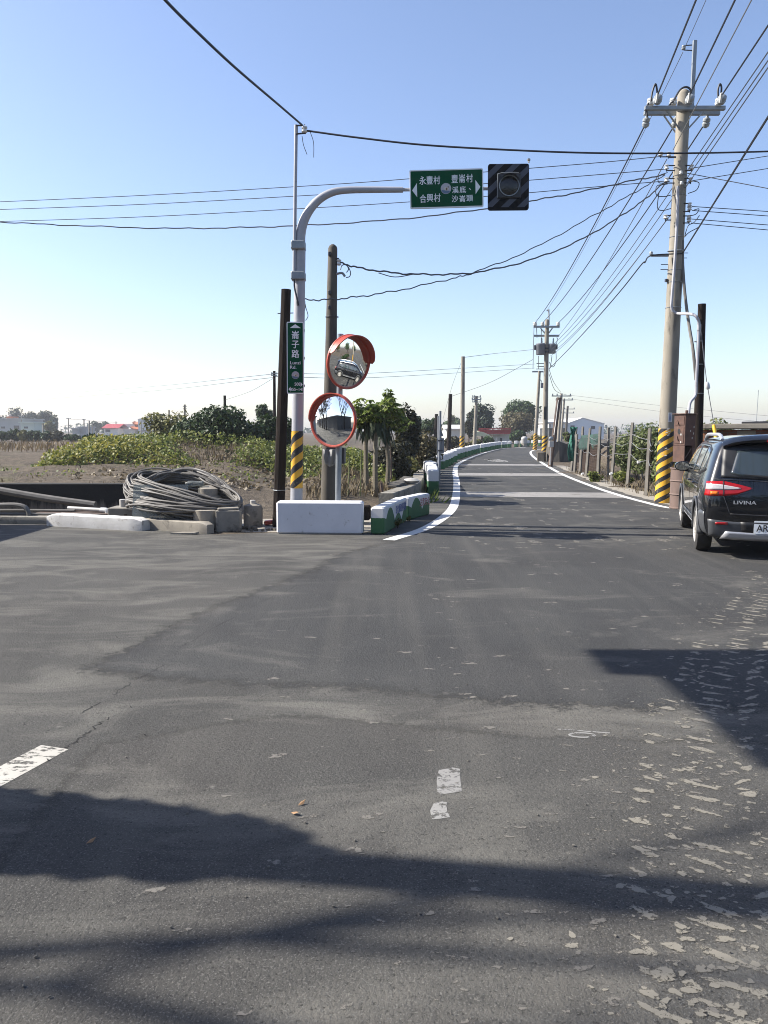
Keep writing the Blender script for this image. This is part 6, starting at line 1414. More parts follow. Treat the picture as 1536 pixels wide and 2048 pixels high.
simple_pole('dark pole top rising above the large bush', (450, 868), (449.5, 791), 42, .075, .07, M['wood'], name='wooden_pole', zbase=.5)
simple_pole('thin pale concrete post left of the olive bush', (337.5, 882), (338, 820), 40, .045, .04, M['pole_concrete'], name='concrete_post', zbase=.5)
simple_pole('taller thin pale concrete post in front of the olive bush', (368.5, 880), (369.5, 809), 37, .055, .045, M['pole_concrete'], ((813, .08), (818, .08)), name='concrete_post', zbase=.5)
simple_pole('short dark post standing between the vines and the temple', (309, 884), (311, 850), 52, .075, .07, M['wood'], name='wooden_post', zbase=.5)
for px, top, D, lab in ((137, 836, 190, 'faint distant utility pole left of the low hut'), (168, 838, 210, 'faint distant utility pole behind the low hut'), (178.5, 841, 120, 'pale distant concrete pole right of the low hut'), (185, 846, 150, 'thin pale distant pole beside the round tree'), (86.5, 848, 95, 'thin grey post above the dark hedge bushes'), (43, 832, 180, 'thin distant pole between the two flat roofed houses'), (282, 842, 150, 'thin pale pole before the white house'), (232, 843, 260, 'faint distant pole behind the red roofed house')):
    simple_pole(lab, (px, 872), (px, top), D, .12 if D < 200 else .2, .1 if D < 200 else .16, M['pole_concrete'], ((top + 1.5, .5),) if top < 840 else (), zbase=.4)
# back of a road sign on its post
t = thing('road_sign_back', 'grey back of a small road sign on a tall post at the barrier row', 'road sign', tuple(G(878, 968)))
g = G(878, 968); b = MB(); b.tube([Vector((g.x, g.y, 0)), P(880.5, 822, g.y)], .036, 10); b.build('post', M['galv2'], t, True)
b = MB(); b.boxf(Frame(P(881, 891.5, g.y + .05), X, Z_), -.105, .105, -.225, .225, -.01, .01, .004); b.build('panel', M['galv2'], t)
b = MB(); F = Frame(P(884, 866, g.y + .05), X, Z_); b.prism(F, [(-.10, -.09), (.05, -.09), (-.025, .09)], -.008, .008); b.build('triangle_panel', M['galv2'], t)
b = MB()
for py in (881, 901): b.boxf(Frame(P(880.5, py, g.y - .02), X, Z_), -.07, .07, -.015, .015, -.05, .05)
b.build('clamp', M['dark_metal'], t)
g2 = P(876, 960, g.y + 1.2); b = MB(); b.tube([Vector((g2.x, g2.y, 0)), P(877, 832, g2.y)], .03, 8); tag(b.build('sign_post', M['galv2'], None, True, (g2.x, g2.y, 0)), 'thin grey steel post just behind the grey sign back', 'post')

# ================================================================ WIRES
def wire(label, pts, r=.009, m='wire', group=None, name='overhead_wire', twist=0, n=10):
    p = catmull([P(*q) for q in pts], n)
    if twist:
        off = [Vector((0, 0, math.sin(i * 1.9) * twist + math.sin(i * .73 + 1) * twist)) for i in range(len(p))]; p = [a + o_ for a, o_ in zip(p, off)]
    b = MB(); b.tube(p, r, 5)
    return tag(b.build(name, M[m], None, True, tuple(p[0])), label, 'wire', group)
def wire3(label, a, c, sag, r=.009, m='wire', group=None):
    a, c = Vector(a), Vector(c); p = [a.lerp(c, i / 24) - Vector((0, 0, sag * 4 * (i / 24) * (1 - i / 24))) for i in range(25)]
    b = MB(); b.tube(p, r, 5); return tag(b.build('overhead_wire', M[m], None, True, tuple(a)), label, 'wire', group)
DC = DM - .09
wire('thick black cable from the conduit pole top up to the upper left corner', [(604, 250, DC), (560, 212, 11.4), (470, 135, 9.6), (390, 60, 8.4), (330, 0, 7.6), (230, -110, 6.5)], .015, 'cable')
wire('thick black cable from the conduit pole top across to the right edge', [(609, 261, DC), (720, 276, 12.4), (860, 291, 12.4), (1060, 302, 12.6), (1210, 306.5, 13), (1380, 306.5, 13.4), (1536, 303, 13.8), (1700, 297, 14.2)], .015, 'cable')
gl = 'service wires crossing from the big pole to the left'
wire('top thin wire crossing behind the direction sign to the left edge', [(1320, 313, DR), (1200, 325, 17.6), (980, 343, 18), (800, 359, 18.5), (620, 371.5, 19), (300, 390, 20), (0, 403.5, 21), (-200, 411, 22)], .0085, 'wire', gl)
wire('second thin wire crossing behind the direction sign to the left edge', [(1332, 338, DR), (1200, 349, 17.6), (980, 366.5, 18), (800, 379, 18.5), (620, 390.5, 19), (300, 408, 20), (0, 419, 21), (-200, 426, 22)], .0085, 'wire', gl)
wire('third thin wire crossing under the direction sign to the left edge', [(1332, 362, DR), (1200, 373, 17.6), (980, 392, 18), (800, 405, 18.5), (620, 416, 19), (300, 433, 20), (0, 443, 21), (-200, 449, 22)], .0085, 'wire', gl)
wire('thick twisted wire sagging below the three thin wires to the left edge', [(1330, 350, DR), (1260, 362, 17.5), (1150, 386, 17.7), (1065, 401, 17.9), (975, 417, 18.1), (800, 438, 18.5), (620, 450, 19), (480, 455, 19.5), (330, 456.5, 20), (150, 451, 20.6), (0, 444, 21), (-150, 436, 21.5)], .014, 'wire', gl, twist=.008)
wire('twisted service wire from the weathered concrete pole up to the big pole', [(681, 526, 13.3), (720, 536, 13.5), (790, 546, 14), (870, 549, 14.6), (950, 545, 15.2), (1050, 523, 16), (1150, 485, 16.6), (1240, 433, 17), (1290, 398, 17.2), (1332, 362, DR)], .014, 'wire', twist=.008)
wire('thin twisted wire from the wooden pole by the mast up to the big pole', [(606, 600, 12.85), (660, 599, 13.1), (720, 593, 13.6), (800, 580, 14.2), (900, 558, 15), (950, 544, 15.4), (1060, 500, 16.2), (1180, 435, 16.8), (1260, 390, 17.1), (1330, 350, DR)], .010, 'wire', twist=.010)
b = MB(); b.tube(catmull([P(757, 546, 13.8), P(790, 554, 14), P(830, 548, 14.2)], 6), .008, 5); tag(b.build('overhead_wire', M['wire'], None, True, tuple(P(757, 546, 13.8))), 'short slack loop hanging from the twisted service wire near the weathered pole', 'wire')
b = MB(); b.tube(catmull([P(609, 602, 12.8), P(612, 616, 12.8), P(616, 632, 12.8), P(611, 641, 12.8)], 6), .006, 5); b.tube(catmull([P(610, 602, 12.8), P(610, 618, 12.8), P(604, 634, 12.8)], 6), .005, 5); tag(b.build('loose_wire', M['wire'], None, True, tuple(P(609, 602, 12.8))), 'loose wire ends dangling right of the mast above the street sign', 'wire')
# towards the camera and beyond
def toward(px, py, D, dx, px2, py2, label, r, m, z_end=None, g='power lines running overhead towards the camera'):
    a = P(px, py, D); b2 = (1024 - py2) / FPX; yy = math.cos(PITCH) + b2 * math.sin(PITCH); zz = -math.sin(PITCH) + b2 * math.cos(PITCH)
    D2 = (a.z - CAM_H) / zz * yy; c = P(px2, py2, D2); e = c + (c - a) * (34 / max(1, (a - c).length)); e.z = a.z + .15
    b = MB(); b.tube([a, c, c + (c - a).normalized() * 30], r, 5); return tag(b.build('overhead_wire', M[m], None, True, tuple(a)), label, 'wire', g)
toward(1315, 190, DR - .4, 0, 1392, 0, 'thick power line from the left end of the big pole crossarm to the top edge', .016, 'cable')
toward(1379, 190, DR - .4, 0, 1470, 0, 'thick power line from the middle of the big pole crossarm to the top edge', .016, 'cable')
toward(1444, 190, DR - .4, 0, 1536, 51, 'thick power line from the right end of the big pole crossarm to the right edge', .016, 'cable')
toward(1368, 99, DR, 0, 1412, 0, 'very thin earth wire from the top post of the big pole to the top edge', .006, 'wire')
toward(1346, 300, DR - .2, 0, 1503, 0, 'pale thin wire crossing in front of the big pole to the top edge', .009, 'wire_light')
for k, (px, py, y2, lab) in enumerate(((1372, 345, 104, 'upper of three thin wires running from the big pole to the right edge'), (1370, 362, 121, 'middle of three thin wires running from the big pole to the right edge'), (1369, 378, 135, 'lower of three thin wires running from the big pole to the right edge'))): toward(px, py, DR, 0, 1536, y2, lab, .0095, 'wire')
toward(1366, 505, DR - .15, 0, 1536, 234, 'thick communication cable from the big pole to the right edge', .015, 'cable')
# to the next pole
gn_ = 'lines from the big pole to the transformer pole'
def on(pxy, D): return P(*pxy, D)
wire3('left power line between the big pole and the transformer pole', on((1290, 250), DR + .3), on((1070, 646), FP), .33, .016, 'cable', gn_)
wire3('middle power line between the big pole and the transformer pole', on((1349, 250), DR + .3), on((1085, 646), FP), .33, .016, 'cable', gn_)
wire3('right power line between the big pole and the transformer pole', on((1408, 250), DR + .3), on((1116.5, 646), FP), .33, .016, 'cable', gn_)
wire3('very thin earth wire between the big pole and the transformer pole', on((1366, 104), DR), on((1093, 622), FP), .3, .007, 'wire', gn_)
wire3('pale wire below the power lines between the two tall poles', on((1334, 318), DR - .1), on((1113, 676), FP), .3, .010, 'wire', gn_)
wire3('first lower thin wire between the two tall poles', on((1362, 350), DR), on((1104, 691), FP), .32, .010, 'wire', gn_)
wire3('second lower thin wire between the two tall poles', on((1358, 378), DR), on((1103, 699), FP), .32, .010, 'wire', gn_)
wire3('third lower thin wire between the two tall poles', on((1350, 418), DR), on((1102, 707), FP), .3, .010, 'wire', gn_)
wire3('fourth lower thin wire between the two tall poles', on((1336, 436), DR), on((1101, 712), FP), .3, .010, 'wire', gn_)
wire('thick communication cable from the big pole bracket down to the transformer pole', [(1364, 507, DR - .15), (1320, 547 - 25, DR - .1), (1302, 512, DR - .1)][:1] + [(1330, 478, DR - .15)][:0] + [(1334, 470, DR - .15)][:0] + [(1303, 511, DR - .12), (1290, 525, 17.9), (1283, 529, 18.1), (1240, 583, 20.5), (1180, 652, 26), (1130, 706, 35), (1098, 738, FP)], .014, 'cable', gn_)
gr_ = 'wires leaving the big pole to the right edge'
for k, (pts, lab) in enumerate((([(1386, 336, DR), (1536, 312, 18.5), (1640, 296, 19.5)], 'thin wire rising from the upper right rack of the big pole'), ([(1382, 362, DR), (1536, 337, 18.5), (1640, 320, 19.5)], 'thin wire rising from the second right rack of the big pole'), ([(1372, 346, DR), (1536, 377, 16.5), (1640, 397, 16)], 'thin wire sloping down to the right from the big pole'), ([(1384, 413, DR), (1536, 423, 17), (1640, 430, 17)], 'upper wire of the upper right spool pair on the big pole'), ([(1384, 421, DR), (1536, 432, 17), (1640, 440, 17)], 'lower wire of the upper right spool pair on the big pole'), ([(1382, 438, DR), (1536, 450, 17), (1640, 458, 17)], 'upper wire of the lower right spool pair on the big pole'), ([(1382, 446, DR), (1536, 460, 17), (1640, 470, 17)], 'lower wire of the lower right spool pair on the big pole'))):
    wire(lab, pts, .0085, 'wire', gr_)
for k, (pts, lab) in enumerate((([(1335, 345), (1318, 352), (1317, 364), (1326, 366), (1340, 362)], 'curled black jumper wire left of the big pole at the spools'), ([(1335, 368), (1314, 372), (1313, 390), (1328, 393), (1342, 390)], 'looped jumper wire hanging left of the big pole'), ([(1318, 385), (1315, 415), (1325, 421), (1342, 417)], 'lowest jumper wire loop hanging left of the big pole'), ([(1386, 362), (1398, 366), (1393, 380), (1376, 387)], 'jumper wire loop hanging right of the big pole'), ([(1388, 420), (1398, 418), (1392, 428), (1380, 432)], 'small jumper wire loop at the right spools'), ([(1369, 474), (1378, 465), (1396, 455), (1404, 447)], 'clamped jumper wire slanting under the right spools'), ([(1369, 474), (1376, 452), (1388, 445), (1399, 431)], 'steeper jumper wire slanting under the right spools'))):
    b = MB(); b.tube(catmull([P(*p, DR - .2) for p in pts], 5), .009, 5); tag(b.build('jumper_wire', M['cable'], None, True, tuple(P(*pts[0], DR - .2))), lab, 'wire', 'jumper wires on the big pole')
gf = 'thin distant wires'
for pts, lab, r in (([(926, 715, 46.5), (990, 707, 50), (1067, 699, FP)], 'thin wire from the striped barrier row pole to the transformer pole', .012), ([(902, 793, 54), (980, 765, 50), (1066, 719, FP)], 'thin sagging wire from the dark pole in the barrier row to the transformer pole', .013), ([(926, 716, 46.5), (905, 770, 48), (886, 838, 50)], 'guy wire sloping down left from the striped barrier row pole', .008), ([(-60, 800, 110), (280, 775, 75), (546, 748, 33)], 'upper faint wire from the left edge to the thin dark pole', .012), ([(-60, 809, 110), (280, 784, 75), (546, 755, 33)], 'lower faint wire from the left edge to the thin dark pole', .012), ([(450, 800, 42), (500, 783, 38), (546, 757, 33)], 'short faint wire from the pole above the bush to the thin dark pole', .008), ([(550, 747, 33), (750, 746, 50), (1070, 728, 64)], 'upper faint wire passing behind the mirrors to the right', .012), ([(550, 753, 33), (750, 755, 50), (1070, 736, 64)], 'lower faint wire passing behind the mirrors to the right', .012), ([(1136, 790, 78), (1330, 812, 70), (1560, 834, 60)], 'upper faint wire from the distant crossarm to the right edge', .012), ([(1136, 797, 78), (1330, 824, 70), (1560, 847, 60)], 'lower faint wire from the distant crossarm to the right edge', .012), ([(1098, 738, FP), (1108, 765, 52), (1122, 785, 78)], 'wire dropping from the transformer pole to the distant crossarm', .014), ([(1098, 748, FP), (1112, 782, 52), (1134, 790, 78)], 'second wire dropping from the transformer pole to the distant crossarm', .014), ([(137, 838, 190), (168, 840, 210), (185, 842, 215), (235, 845, 260)], 'faint wire between the distant poles at the left', .03)):
    wire(lab, pts, r, 'wire', gf, n=6)

# ================================================================ BACKGROUND
M['house_white'] = mat('white house wall', (.62, .61, .58), (.55, .54, .51), .85, scale=.5)
M['house_grey'] = mat('grey house wall', (.34, .35, .35), (.27, .28, .28), .9, scale=.4)
M['house_mint'] = mat('pale green house wall', (.46, .52, .46), (.40, .46, .40), .9, scale=.4)
M['roof_red'] = mat('red sheet roof', (.34, .035, .035), (.28, .03, .03), .6, scale=.5)
M['roof_orange'] = mat('orange roof tiles', (.46, .155, .06), (.36, .11, .045), .7, scale=1.5)
M['roof_pale'] = mat('pale sheet roof', (.60, .60, .55), (.52, .52, .48), .5, scale=.5)
M['warehouse'] = mat('metal sheet with blue grey shade in its colour', (.60, .64, .68), (.54, .58, .62), .5, scale=.3)  # the gable's blue grey shade is put into this colour
M['win'] = mat('dark window', (.05, .055, .06), None, .2)
def house(name, label, cat, x0, x1, y0, y1, D, depth, m, roof=None, roofm='roof_pale', wins=(), ridge=None, z0=0.0, ov=.3):
    """a box of a house whose front spans the given pixels at distance D"""
    a, c = P(x0, y1, D), P(x1, y0, D); t = thing(name, label, cat, ((a.x + c.x) / 2, D, z0)); b = MB(); b.box(a.x, c.x, D, D + depth, z0, c.z); b.build('wall', M[m], t)
    b = MB()
    if roof == 'gable_front':
        r = P((x0 + x1) / 2 if ridge is None else ridge[0], ridge[1], D); w_ = .12
        b.add([(a.x - ov, D - ov, c.z - .05), (r.x, D - ov, r.z), (c.x + ov, D - ov, c.z - .05), (a.x - ov, D + depth, c.z - .05), (r.x, D + depth, r.z), (c.x + ov, D + depth, c.z - .05), (a.x - ov, D - ov, c.z + w_), (r.x, D - ov, r.z + w_), (c.x + ov, D - ov, c.z + w_), (a.x - ov, D + depth, c.z + w_), (r.x, D + depth, r.z + w_), (c.x + ov, D + depth, c.z + w_)],
              [(6, 7, 10, 9), (7, 8, 11, 10), (0, 3, 4, 1), (1, 4, 5, 2), (0, 1, 7, 6), (1, 2, 8, 7), (3, 9, 10, 4), (4, 10, 11, 5), (0, 6, 9, 3), (2, 5, 11, 8)])
        g_ = MB(); g_.add([(a.x, D + .01, c.z), (c.x, D + .01, c.z), (r.x, D + .01, r.z - .02)], [(0, 1, 2)]); g_.add([(a.x, D + depth - .01, c.z), (c.x, D + depth - .01, c.z), (r.x, D + depth - .01, r.z - .02)], [(0, 2, 1)]); g_.build('gable', M[m], t)
    elif roof == 'gable_side':
        r = P(x0, ridge[1], D); zt_ = r.z; b.rings([[Vector((x, D - ov, c.z)), Vector((x, D + depth / 2, zt_)), Vector((x, D + depth + ov, c.z)), Vector((x, D + depth + ov, c.z + .12)), Vector((x, D + depth / 2, zt_ + .12)), Vector((x, D - ov, c.z + .12))] for x in (a.x - ov, c.x + ov)])
    elif roof == 'flat': b.box(a.x - ov, c.x + ov, D - ov, D + depth + ov, c.z, c.z + .25)
    if b.v: b.build('roof', M[roofm], t)
    for wx0, wx1, wy0, wy1 in wins:
        p, q = P(wx0, wy1, D - .03), P(wx1, wy0, D - .03); b = MB(); b.box(p.x, q.x, D - .06, D - .001, p.z, q.z); b.build('window', M['win'], t)
    return t
house('warehouse', 'pale metal warehouse with a low gable beyond the fence', 'warehouse', 1134, 1208, 848, 884, 150, 30, 'warehouse', 'gable_front', 'house_white', ((1141, 1149, 851, 857), (1182, 1190, 852, 858)), (1165, 836.5), ov=.1)
house('lean_to', 'white lean-to shed with an open dark bay left of the warehouse', 'shed', 1097, 1133, 846, 857, 149, 14, 'house_white', 'flat', 'house_white', ((1099, 1101, 848, 855),), z0=2.1)
b = MB(); a_, c_ = P(1099, 880, 150.5), P(1133, 857, 150.5); b.box(a_.x, c_.x, 151, 160, 0, 2.08); tag(b.build('bay_shade', M['win'], None, False, (a_.x, 151, 0)), 'dark block painted for the shade in the open bay under the white lean-to', 'shed')  # solid dark block; the open bay's shade is put into its colour
house('house', 'grey two storey flat roofed house at the far left edge', 'house', -30, 41, 839, 870, 180, 12, 'house_grey', 'flat', 'house_grey', ((2, 10, 853, 857), (28, 38, 851, 858)))
t = thing('roof_tank', 'small yellowish rooftop room on the grey two storey house', 'rooftop room', tuple(P(19, 838, 184))); a_, c_ = P(13, 838, 184), P(25, 833, 184); b = MB(); b.box(a_.x, c_.x, 184, 187, a_.z - .2, c_.z); b.build('room', M['roof_orange'], t); b = MB(); b.lathe(Frame(P(20, 832.5, 185), X, Y_), [(.3, -.2), (.35, .3), (.1, .4)], 10); b.build('tank', M['pipe_white'], t)
house('house', 'low pale green flat roofed house beside the grey house', 'house', 42, 67, 846, 872, 172, 10, 'house_mint', 'flat', 'house_mint', ((48, 56, 853, 857),))
house('hut', 'small dark greenish hut on the plain', 'hut', 155, 172, 855, 868, 200, 6, 'house_grey', 'flat', 'house_grey'); house('hut', 'lower small dark hut left of the greenish hut', 'hut', 145, 155, 858, 868, 198, 5, 'house_grey', 'flat', 'house_grey')
house('house', 'small house with a bright red sheet roof on the plain', 'house', 208, 235, 857, 872, 220, 8, 'house_white', 'gable_side', 'roof_red', ((211, 220, 859, 864),), (0, 848.5), ov=.5)
# temple
t = thing('temple', 'temple with an orange double curved roof on the plain', 'temple', tuple(P(254, 870, 225))); D = 225
a_, c_ = P(238, 872, D), P(270, 858, D); b = MB(); b.box(a_.x, c_.x, D, D + 8, 0.2, c_.z); b.build('wall', M['house_white'], t)
def curved_roof(xa, xb, ze, zr, rw, nm):
    b = MB(); rr_ = []
    for i in range(13):
        f = i / 12; x = lerp(xa, xb, f); s = abs(f - .5) * 2; up = .55 * s ** 4; rr_.append([Vector((x, D - .8, ze + up)), Vector((x, D + 1.2, lerp(ze, zr, .42) + up * .5)), Vector((x, D + 4, zr + up)) if s < rw else Vector((x, D + 4, lerp(zr, ze, (s - rw) / (1 - rw)))), Vector((x, D + 8.8, ze + up)), Vector((x, D + 8.8, ze + up - .3)), Vector((x, D - .8, ze + up - .3))])
    b.rings(rr_); return b.build(nm, M['roof_orange'], t, True)
curved_roof(P(235, 0, D).x, P(274, 0, D).x, P(0, 857.5, D).z, P(0, 850, D).z, .75, 'lower_roof')
a_, c_ = P(243, 855, D), P(266, 848, D); b = MB(); b.box(a_.x, c_.x, D + 1.5, D + 7, a_.z, c_.z); b.build('upper_wall', M['house_white'], t)
curved_roof(P(240, 0, D).x, P(268, 0, D).x, P(0, 848.5, D).z, P(0, 837.5, D).z, .12, 'upper_roof')
house('house', 'white three storey gabled house right of the temple', 'house', 277, 311, 839, 872, 215, 12, 'house_white', 'gable_front', 'house_white', ((293, 296, 841, 845), (304, 308, 842, 846), (291, 295, 851, 855), (301, 304, 852, 855)), (296, 834.5), ov=.05)
b = MB(); b.boxf(Frame(P(292, 861, 205), (1, .0, .16), (0, 1, 0)), -2.2, 2.6, 0, 6, 0, .15); tag(b.build('awning', M['win'], None, False, tuple(P(292, 861, 205))), 'dark slanting awning in front of the white three storey house', 'awning')
b = MB(); a_, c_ = P(186, 879.5, 110), P(303, 871.5, 110); b.box(a_.x, c_.x, 110, 110.2, .3, c_.z)
tag(b.build('net_fence', mat('pale blue grey net', (.25, .30, .31), (.20, .25, .26), .9, scale=.6, stretch=(3, 1, .2)), None, False, (a_.x, 110, .3)), 'long pale blue grey net fence in front of the temple', 'fence')
b = MB(); a_, c_ = P(145, 884, 85), P(192, 875, 85); b.box(a_.x, c_.x, 85, 86, .3, c_.z); b.box(a_.x - .1, c_.x + 1.2, 84.9, 86, c_.z, c_.z + .3); tag(b.build('low_wall', M['house_grey'], None, False, (a_.x, 85, .3)), 'low grey wall with a dark net roll on top at the field end', 'wall')
house('farm_shed', 'long low white farm building behind the striped barrier row pole', 'farm building', 893, 931, 859, 872, 100, 8, 'roof_pale', 'gable_side', 'house_white', (), (0, 851), ov=.4)
b = MB(); a_, c_ = P(958, 868, 96), P(1021, 857, 96); b.box(a_.x, c_.x, 96, 100, a_.z, a_.z + .25)
for i in range(27):
    x = lerp(a_.x, c_.x, i / 26); b.box(x - .03, x + .03, 96, 96.06, a_.z + .25, c_.z)
for z in (.3, .62, .95): b.box(a_.x, c_.x, 95.96, 96.0, lerp(a_.z, c_.z, z) , lerp(a_.z, c_.z, z) + .09)
b.box(a_.x, c_.x, 96.1, 96.2, a_.z + .25, lerp(a_.z, c_.z, .7)); rf_ = tag(b.build('red_railing', M['roof_red'], None, False, tuple(a_)), 'red railing along the roof of the low white house by the bend', 'railing')
house('house', 'low white house below the red railing by the bend', 'house', 985, 1020, 868.5, 890, 97, 6, 'roof_pale', None, wins=((1000, 1004, 876, 886),))
t = thing('carport', 'pale yellow curved canopy left of the low white house', 'canopy', tuple(P(970, 880, 92))); b = MB(); rr_ = []
for i in range(9): f = i / 8; x = lerp(P(952, 0, 92).x, P(995, 0, 92).x, f); z = P(0, lerp(866, 873, f), 92).z + .35 * math.sin(f * 3.14); rr_.append([Vector((x, 92, z)), Vector((x, 96, z)), Vector((x, 96, z + .1)), Vector((x, 92, z - .5))])
b.rings(rr_); b.build('canopy', mat('pale yellow sheet', (.50, .50, .34), (.44, .44, .3), .6), t, True)
b = MB()
for px in (955, 993): q_ = P(px, 875, 93); b.tube([Vector((q_.x, 93, 0)), q_], .06, 5)
b.build('support', M['galv'], t)
t = thing('water_tank', 'squat pale round water tank behind the barrier row', 'water tank', tuple(P(1048.5, 889, 78))); q_ = Vector((P(1048.5, 889, 78).x, 78, .35)); b = MB(); b.lathe(Frame(q_, X, Y_), [(.29, 0), (.31, .05), (.29, .18), (.31, .22), (.29, .38), (.31, .42), (.29, .55), (.22, .64), (.1, .68)], 18); b.build('tank', M['pipe_white'], t, True)
b = MB(); b.lathe(Frame(q_ - Vector((0, 0, .35)), X, Y_), [(.3, 0), (.3, .35)], 10); b.build('base', M['concrete'], t)
# mound wall right: dark stone face behind the leaning pole
b = MB(); a_, c_ = P(1104, 905, 40), P(1148, 884, 40); rough = random.Random(9)
rr_ = [[Vector((lerp(a_.x, c_.x + 4, i / 14), 40 + rough.uniform(-.1, .1), 0)), Vector((lerp(a_.x, c_.x + 4, i / 14), 40.1 + rough.uniform(-.1, .1), c_.z + rough.uniform(-.1, .06))), Vector((lerp(a_.x, c_.x + 4, i / 14), 41, c_.z + rough.uniform(-.05, .1))), Vector((lerp(a_.x, c_.x + 4, i / 14), 42, 0))] for i in range(15)]
b.rings(rr_); tag(b.build('stone_wall', M['old_concrete'], None, False, (a_.x, 40, 0)), 'dark rough retaining wall behind the leaning wooden pole', 'wall')
b = MB(); b.boxf(Frame(P(1083, 912, 41), (1, -.3, 0), (.3, 1, 0)), -.2, .2, -.3, .3, -.45, .22, .05); tag(b.build('boulder', M['old_concrete'], None, False, tuple(P(1083, 912, 41))), 'dark stone block between the road edge and the transformer pole', 'stone')
# ---- trees
def bg_tree(label, px0, px1, py0, py1, D, lm, n, size, seed, k=22, ry=None, z0=0.3, name='tree', group=None, sub=(.30, .5)):
    a, c = P(px0, py1, D), P(px1, py0, D); cx = (a.x + c.x) / 2; rx = (c.x - a.x) / 2; zb_ = max(z0, a.z); rz = (c.z - zb_) / 2
    return tree(label, (cx, D, z0), (cx, D, zb_ + rz), rx, rz, L[lm], n, size, seed, k, group, name, ry=ry or rx, sub=sub, r0=max(.08, rx * .07))
bg_tree('dark dense tree behind the slim pale pole', 934, 996, 803, 872, 100, 'tree_blue', 4200, .36, 41, 30, z0=.0)
bg_tree('large green tree left of the transformer pole', 1000, 1086, 796, 862, 118, 'tree', 5200, .42, 42, 34, z0=.0)
bg_tree('brownish wide tree in front of the large green tree', 995, 1075, 819, 874, 108, 'brown', 5200, .36, 43, 34, z0=.0)
bg_tree('dark round bush tree below the brownish tree', 1016, 1052, 855, 890, 92, 'tree', 1900, .28, 44, 14, z0=.0)
bg_tree('narrow feathery dark tree by the striped barrier row pole', 928, 948, 825, 885, 88, 'brown_dark', 1700, .26, 45, 16, z0=.0)
bg_tree('green shrub below the pale canopy', 962, 990, 866, 893, 74, 'tree', 1300, .22, 46, 12, z0=.0)
bg_tree('light green shrub right of the striped barrier row pole', 936, 966, 872, 893, 72, 'olive', 1200, .22, 47, 12, z0=.0)
bg_tree('light green shrub beside the water tank', 1053, 1072, 875, 890, 82, 'olive', 700, .22, 48, 8, z0=.0)
bg_tree('dark green tree right of the papaya trees', 818, 848, 828, 872, 62, 'tree', 1900, .24, 49, 16)
bg_tree('bright green tree behind the grey sign back', 836, 884, 832, 872, 66, 'tree', 2400, .24, 50, 20)
bg_tree('pale hazy tree behind the dark pole in the barrier row', 880, 926, 832, 864, 150, 'tree', 1600, .5, 51, 16)
bg_tree('thin pale bare topped tree left of the striped barrier row pole', 895, 912, 820, 850, 140, 'olive', 420, .4, 52, 8)
bg_tree('dark green tree behind the thin dark pole', 503, 552, 805, 870, 45, 'bush', 2600, .22, 53, 18)
bg_tree('dark bush low behind the sign back post', 884, 925, 872, 900, 56, 'brown_dark', 1500, .2, 54, 14, z0=.1)
bg_tree('brown weeds low behind the barrier row', 905, 950, 880, 904, 60, 'brown', 1200, .2, 55, 12, z0=.0)
bg_tree('mixed bush left of the dark leaning pole', 1060, 1090, 868, 890, 96, 'olive', 700, .25, 56, 9, z0=.0)
bg_tree('small papaya like shrub on top of the dark stone wall', 1122, 1146, 862, 886, 42, 'cotton', 480, .18, 57, 8, z0=.8)
for i, (x0, x1, y0, D, lm, lab) in enumerate(((-40, 22, 818, 215, 'tree_blue', 'hazy tall tree above the grey house at the left edge'), (14, 52, 812, 225, 'tree_blue', 'hazy bare topped tree right of the grey house'), (44, 80, 818, 210, 'tree_blue', 'hazy tree behind the pale green house'), (74, 108, 815, 205, 'tree_blue', 'hazy tallest tree at the right end of the left grove'), (98, 118, 828, 200, 'bush', 'hazy narrow tree ending the left grove'), (84, 112, 842, 150, 'olive', 'lighter green tree in front of the left grove'))):
    bg_tree(lab, x0, x1, y0, 868, D, lm, 1900, .55, 60 + i, 18)
bg_tree('hazy round tree right of the low hut', 179, 206, 839, 868, 240, 'tree', 1200, .6, 67, 12)
bg_tree('hazy lower round tree left of the red roofed house', 198, 224, 842, 868, 245, 'tree', 1000, .6, 68, 12)
bg_tree('hazy dark tree right of the white three storey house', 309, 331, 826, 868, 190, 'tree_blue', 1200, .5, 69, 12)
for i, (x0, x1, y0, lab) in enumerate(((-20, 26, 860, 'dark hedge bush at the left edge of the field end'), (18, 38, 853, 'dark hedge bush with a pointed top at the field end'), (36, 62, 857, 'mid green hedge bush below the pale green house'), (56, 84, 858, 'wide hedge bush before the thin grey post'), (80, 108, 860, 'dark hedge bush right of the thin grey post'), (100, 132, 861, 'low dark hedge bush below the left grove'), (126, 160, 867, 'lowest hedge bush at the right end of the field hedge'))):
    bg_tree(lab, x0, x1, y0, 885, 80, ('bush', 'bush', 'olive', 'bush', 'bush', 'brown_dark', 'bush')[i], 1100, .26, 80 + i, 12, ry=1.2, name='hedge_bush', z0=.35, group='hedge bushes at the field end')
# far wood on the horizon
rng = np.random.default_rng(90); lp = []
for i in range(150):
    x = -420 + i * 6.2 + rng.uniform(-3, 3); h = rng.uniform(2.5, 5.5) + (2 if rng.random() < .15 else 0); lp.append((np.array((x, 420 + rng.uniform(-15, 15), h * .55)), np.array((rng.uniform(5, 9), 5, h * .6))))
tag(mesh_quads('distant_wood', leaf_cloud(lp, 11000, 1.6, rng, .1), L['tree']), None, None, None, 'stuff')
# thin mast at the right edge, tree behind the pump house
b = MB(); b.tube([P(1511, 870, 120), P(1517, 780, 120)], .05, 4); tag(b.build('aerial_mast', M['galv'], None, False, tuple(P(1511, 870, 120))), 'very thin distant aerial mast above the car', 'mast')
bg_tree('leafy tree peeping over the pump house at the right edge', 1524, 1590, 828, 870, 26, 'cotton', 700, .16, 95, 10)
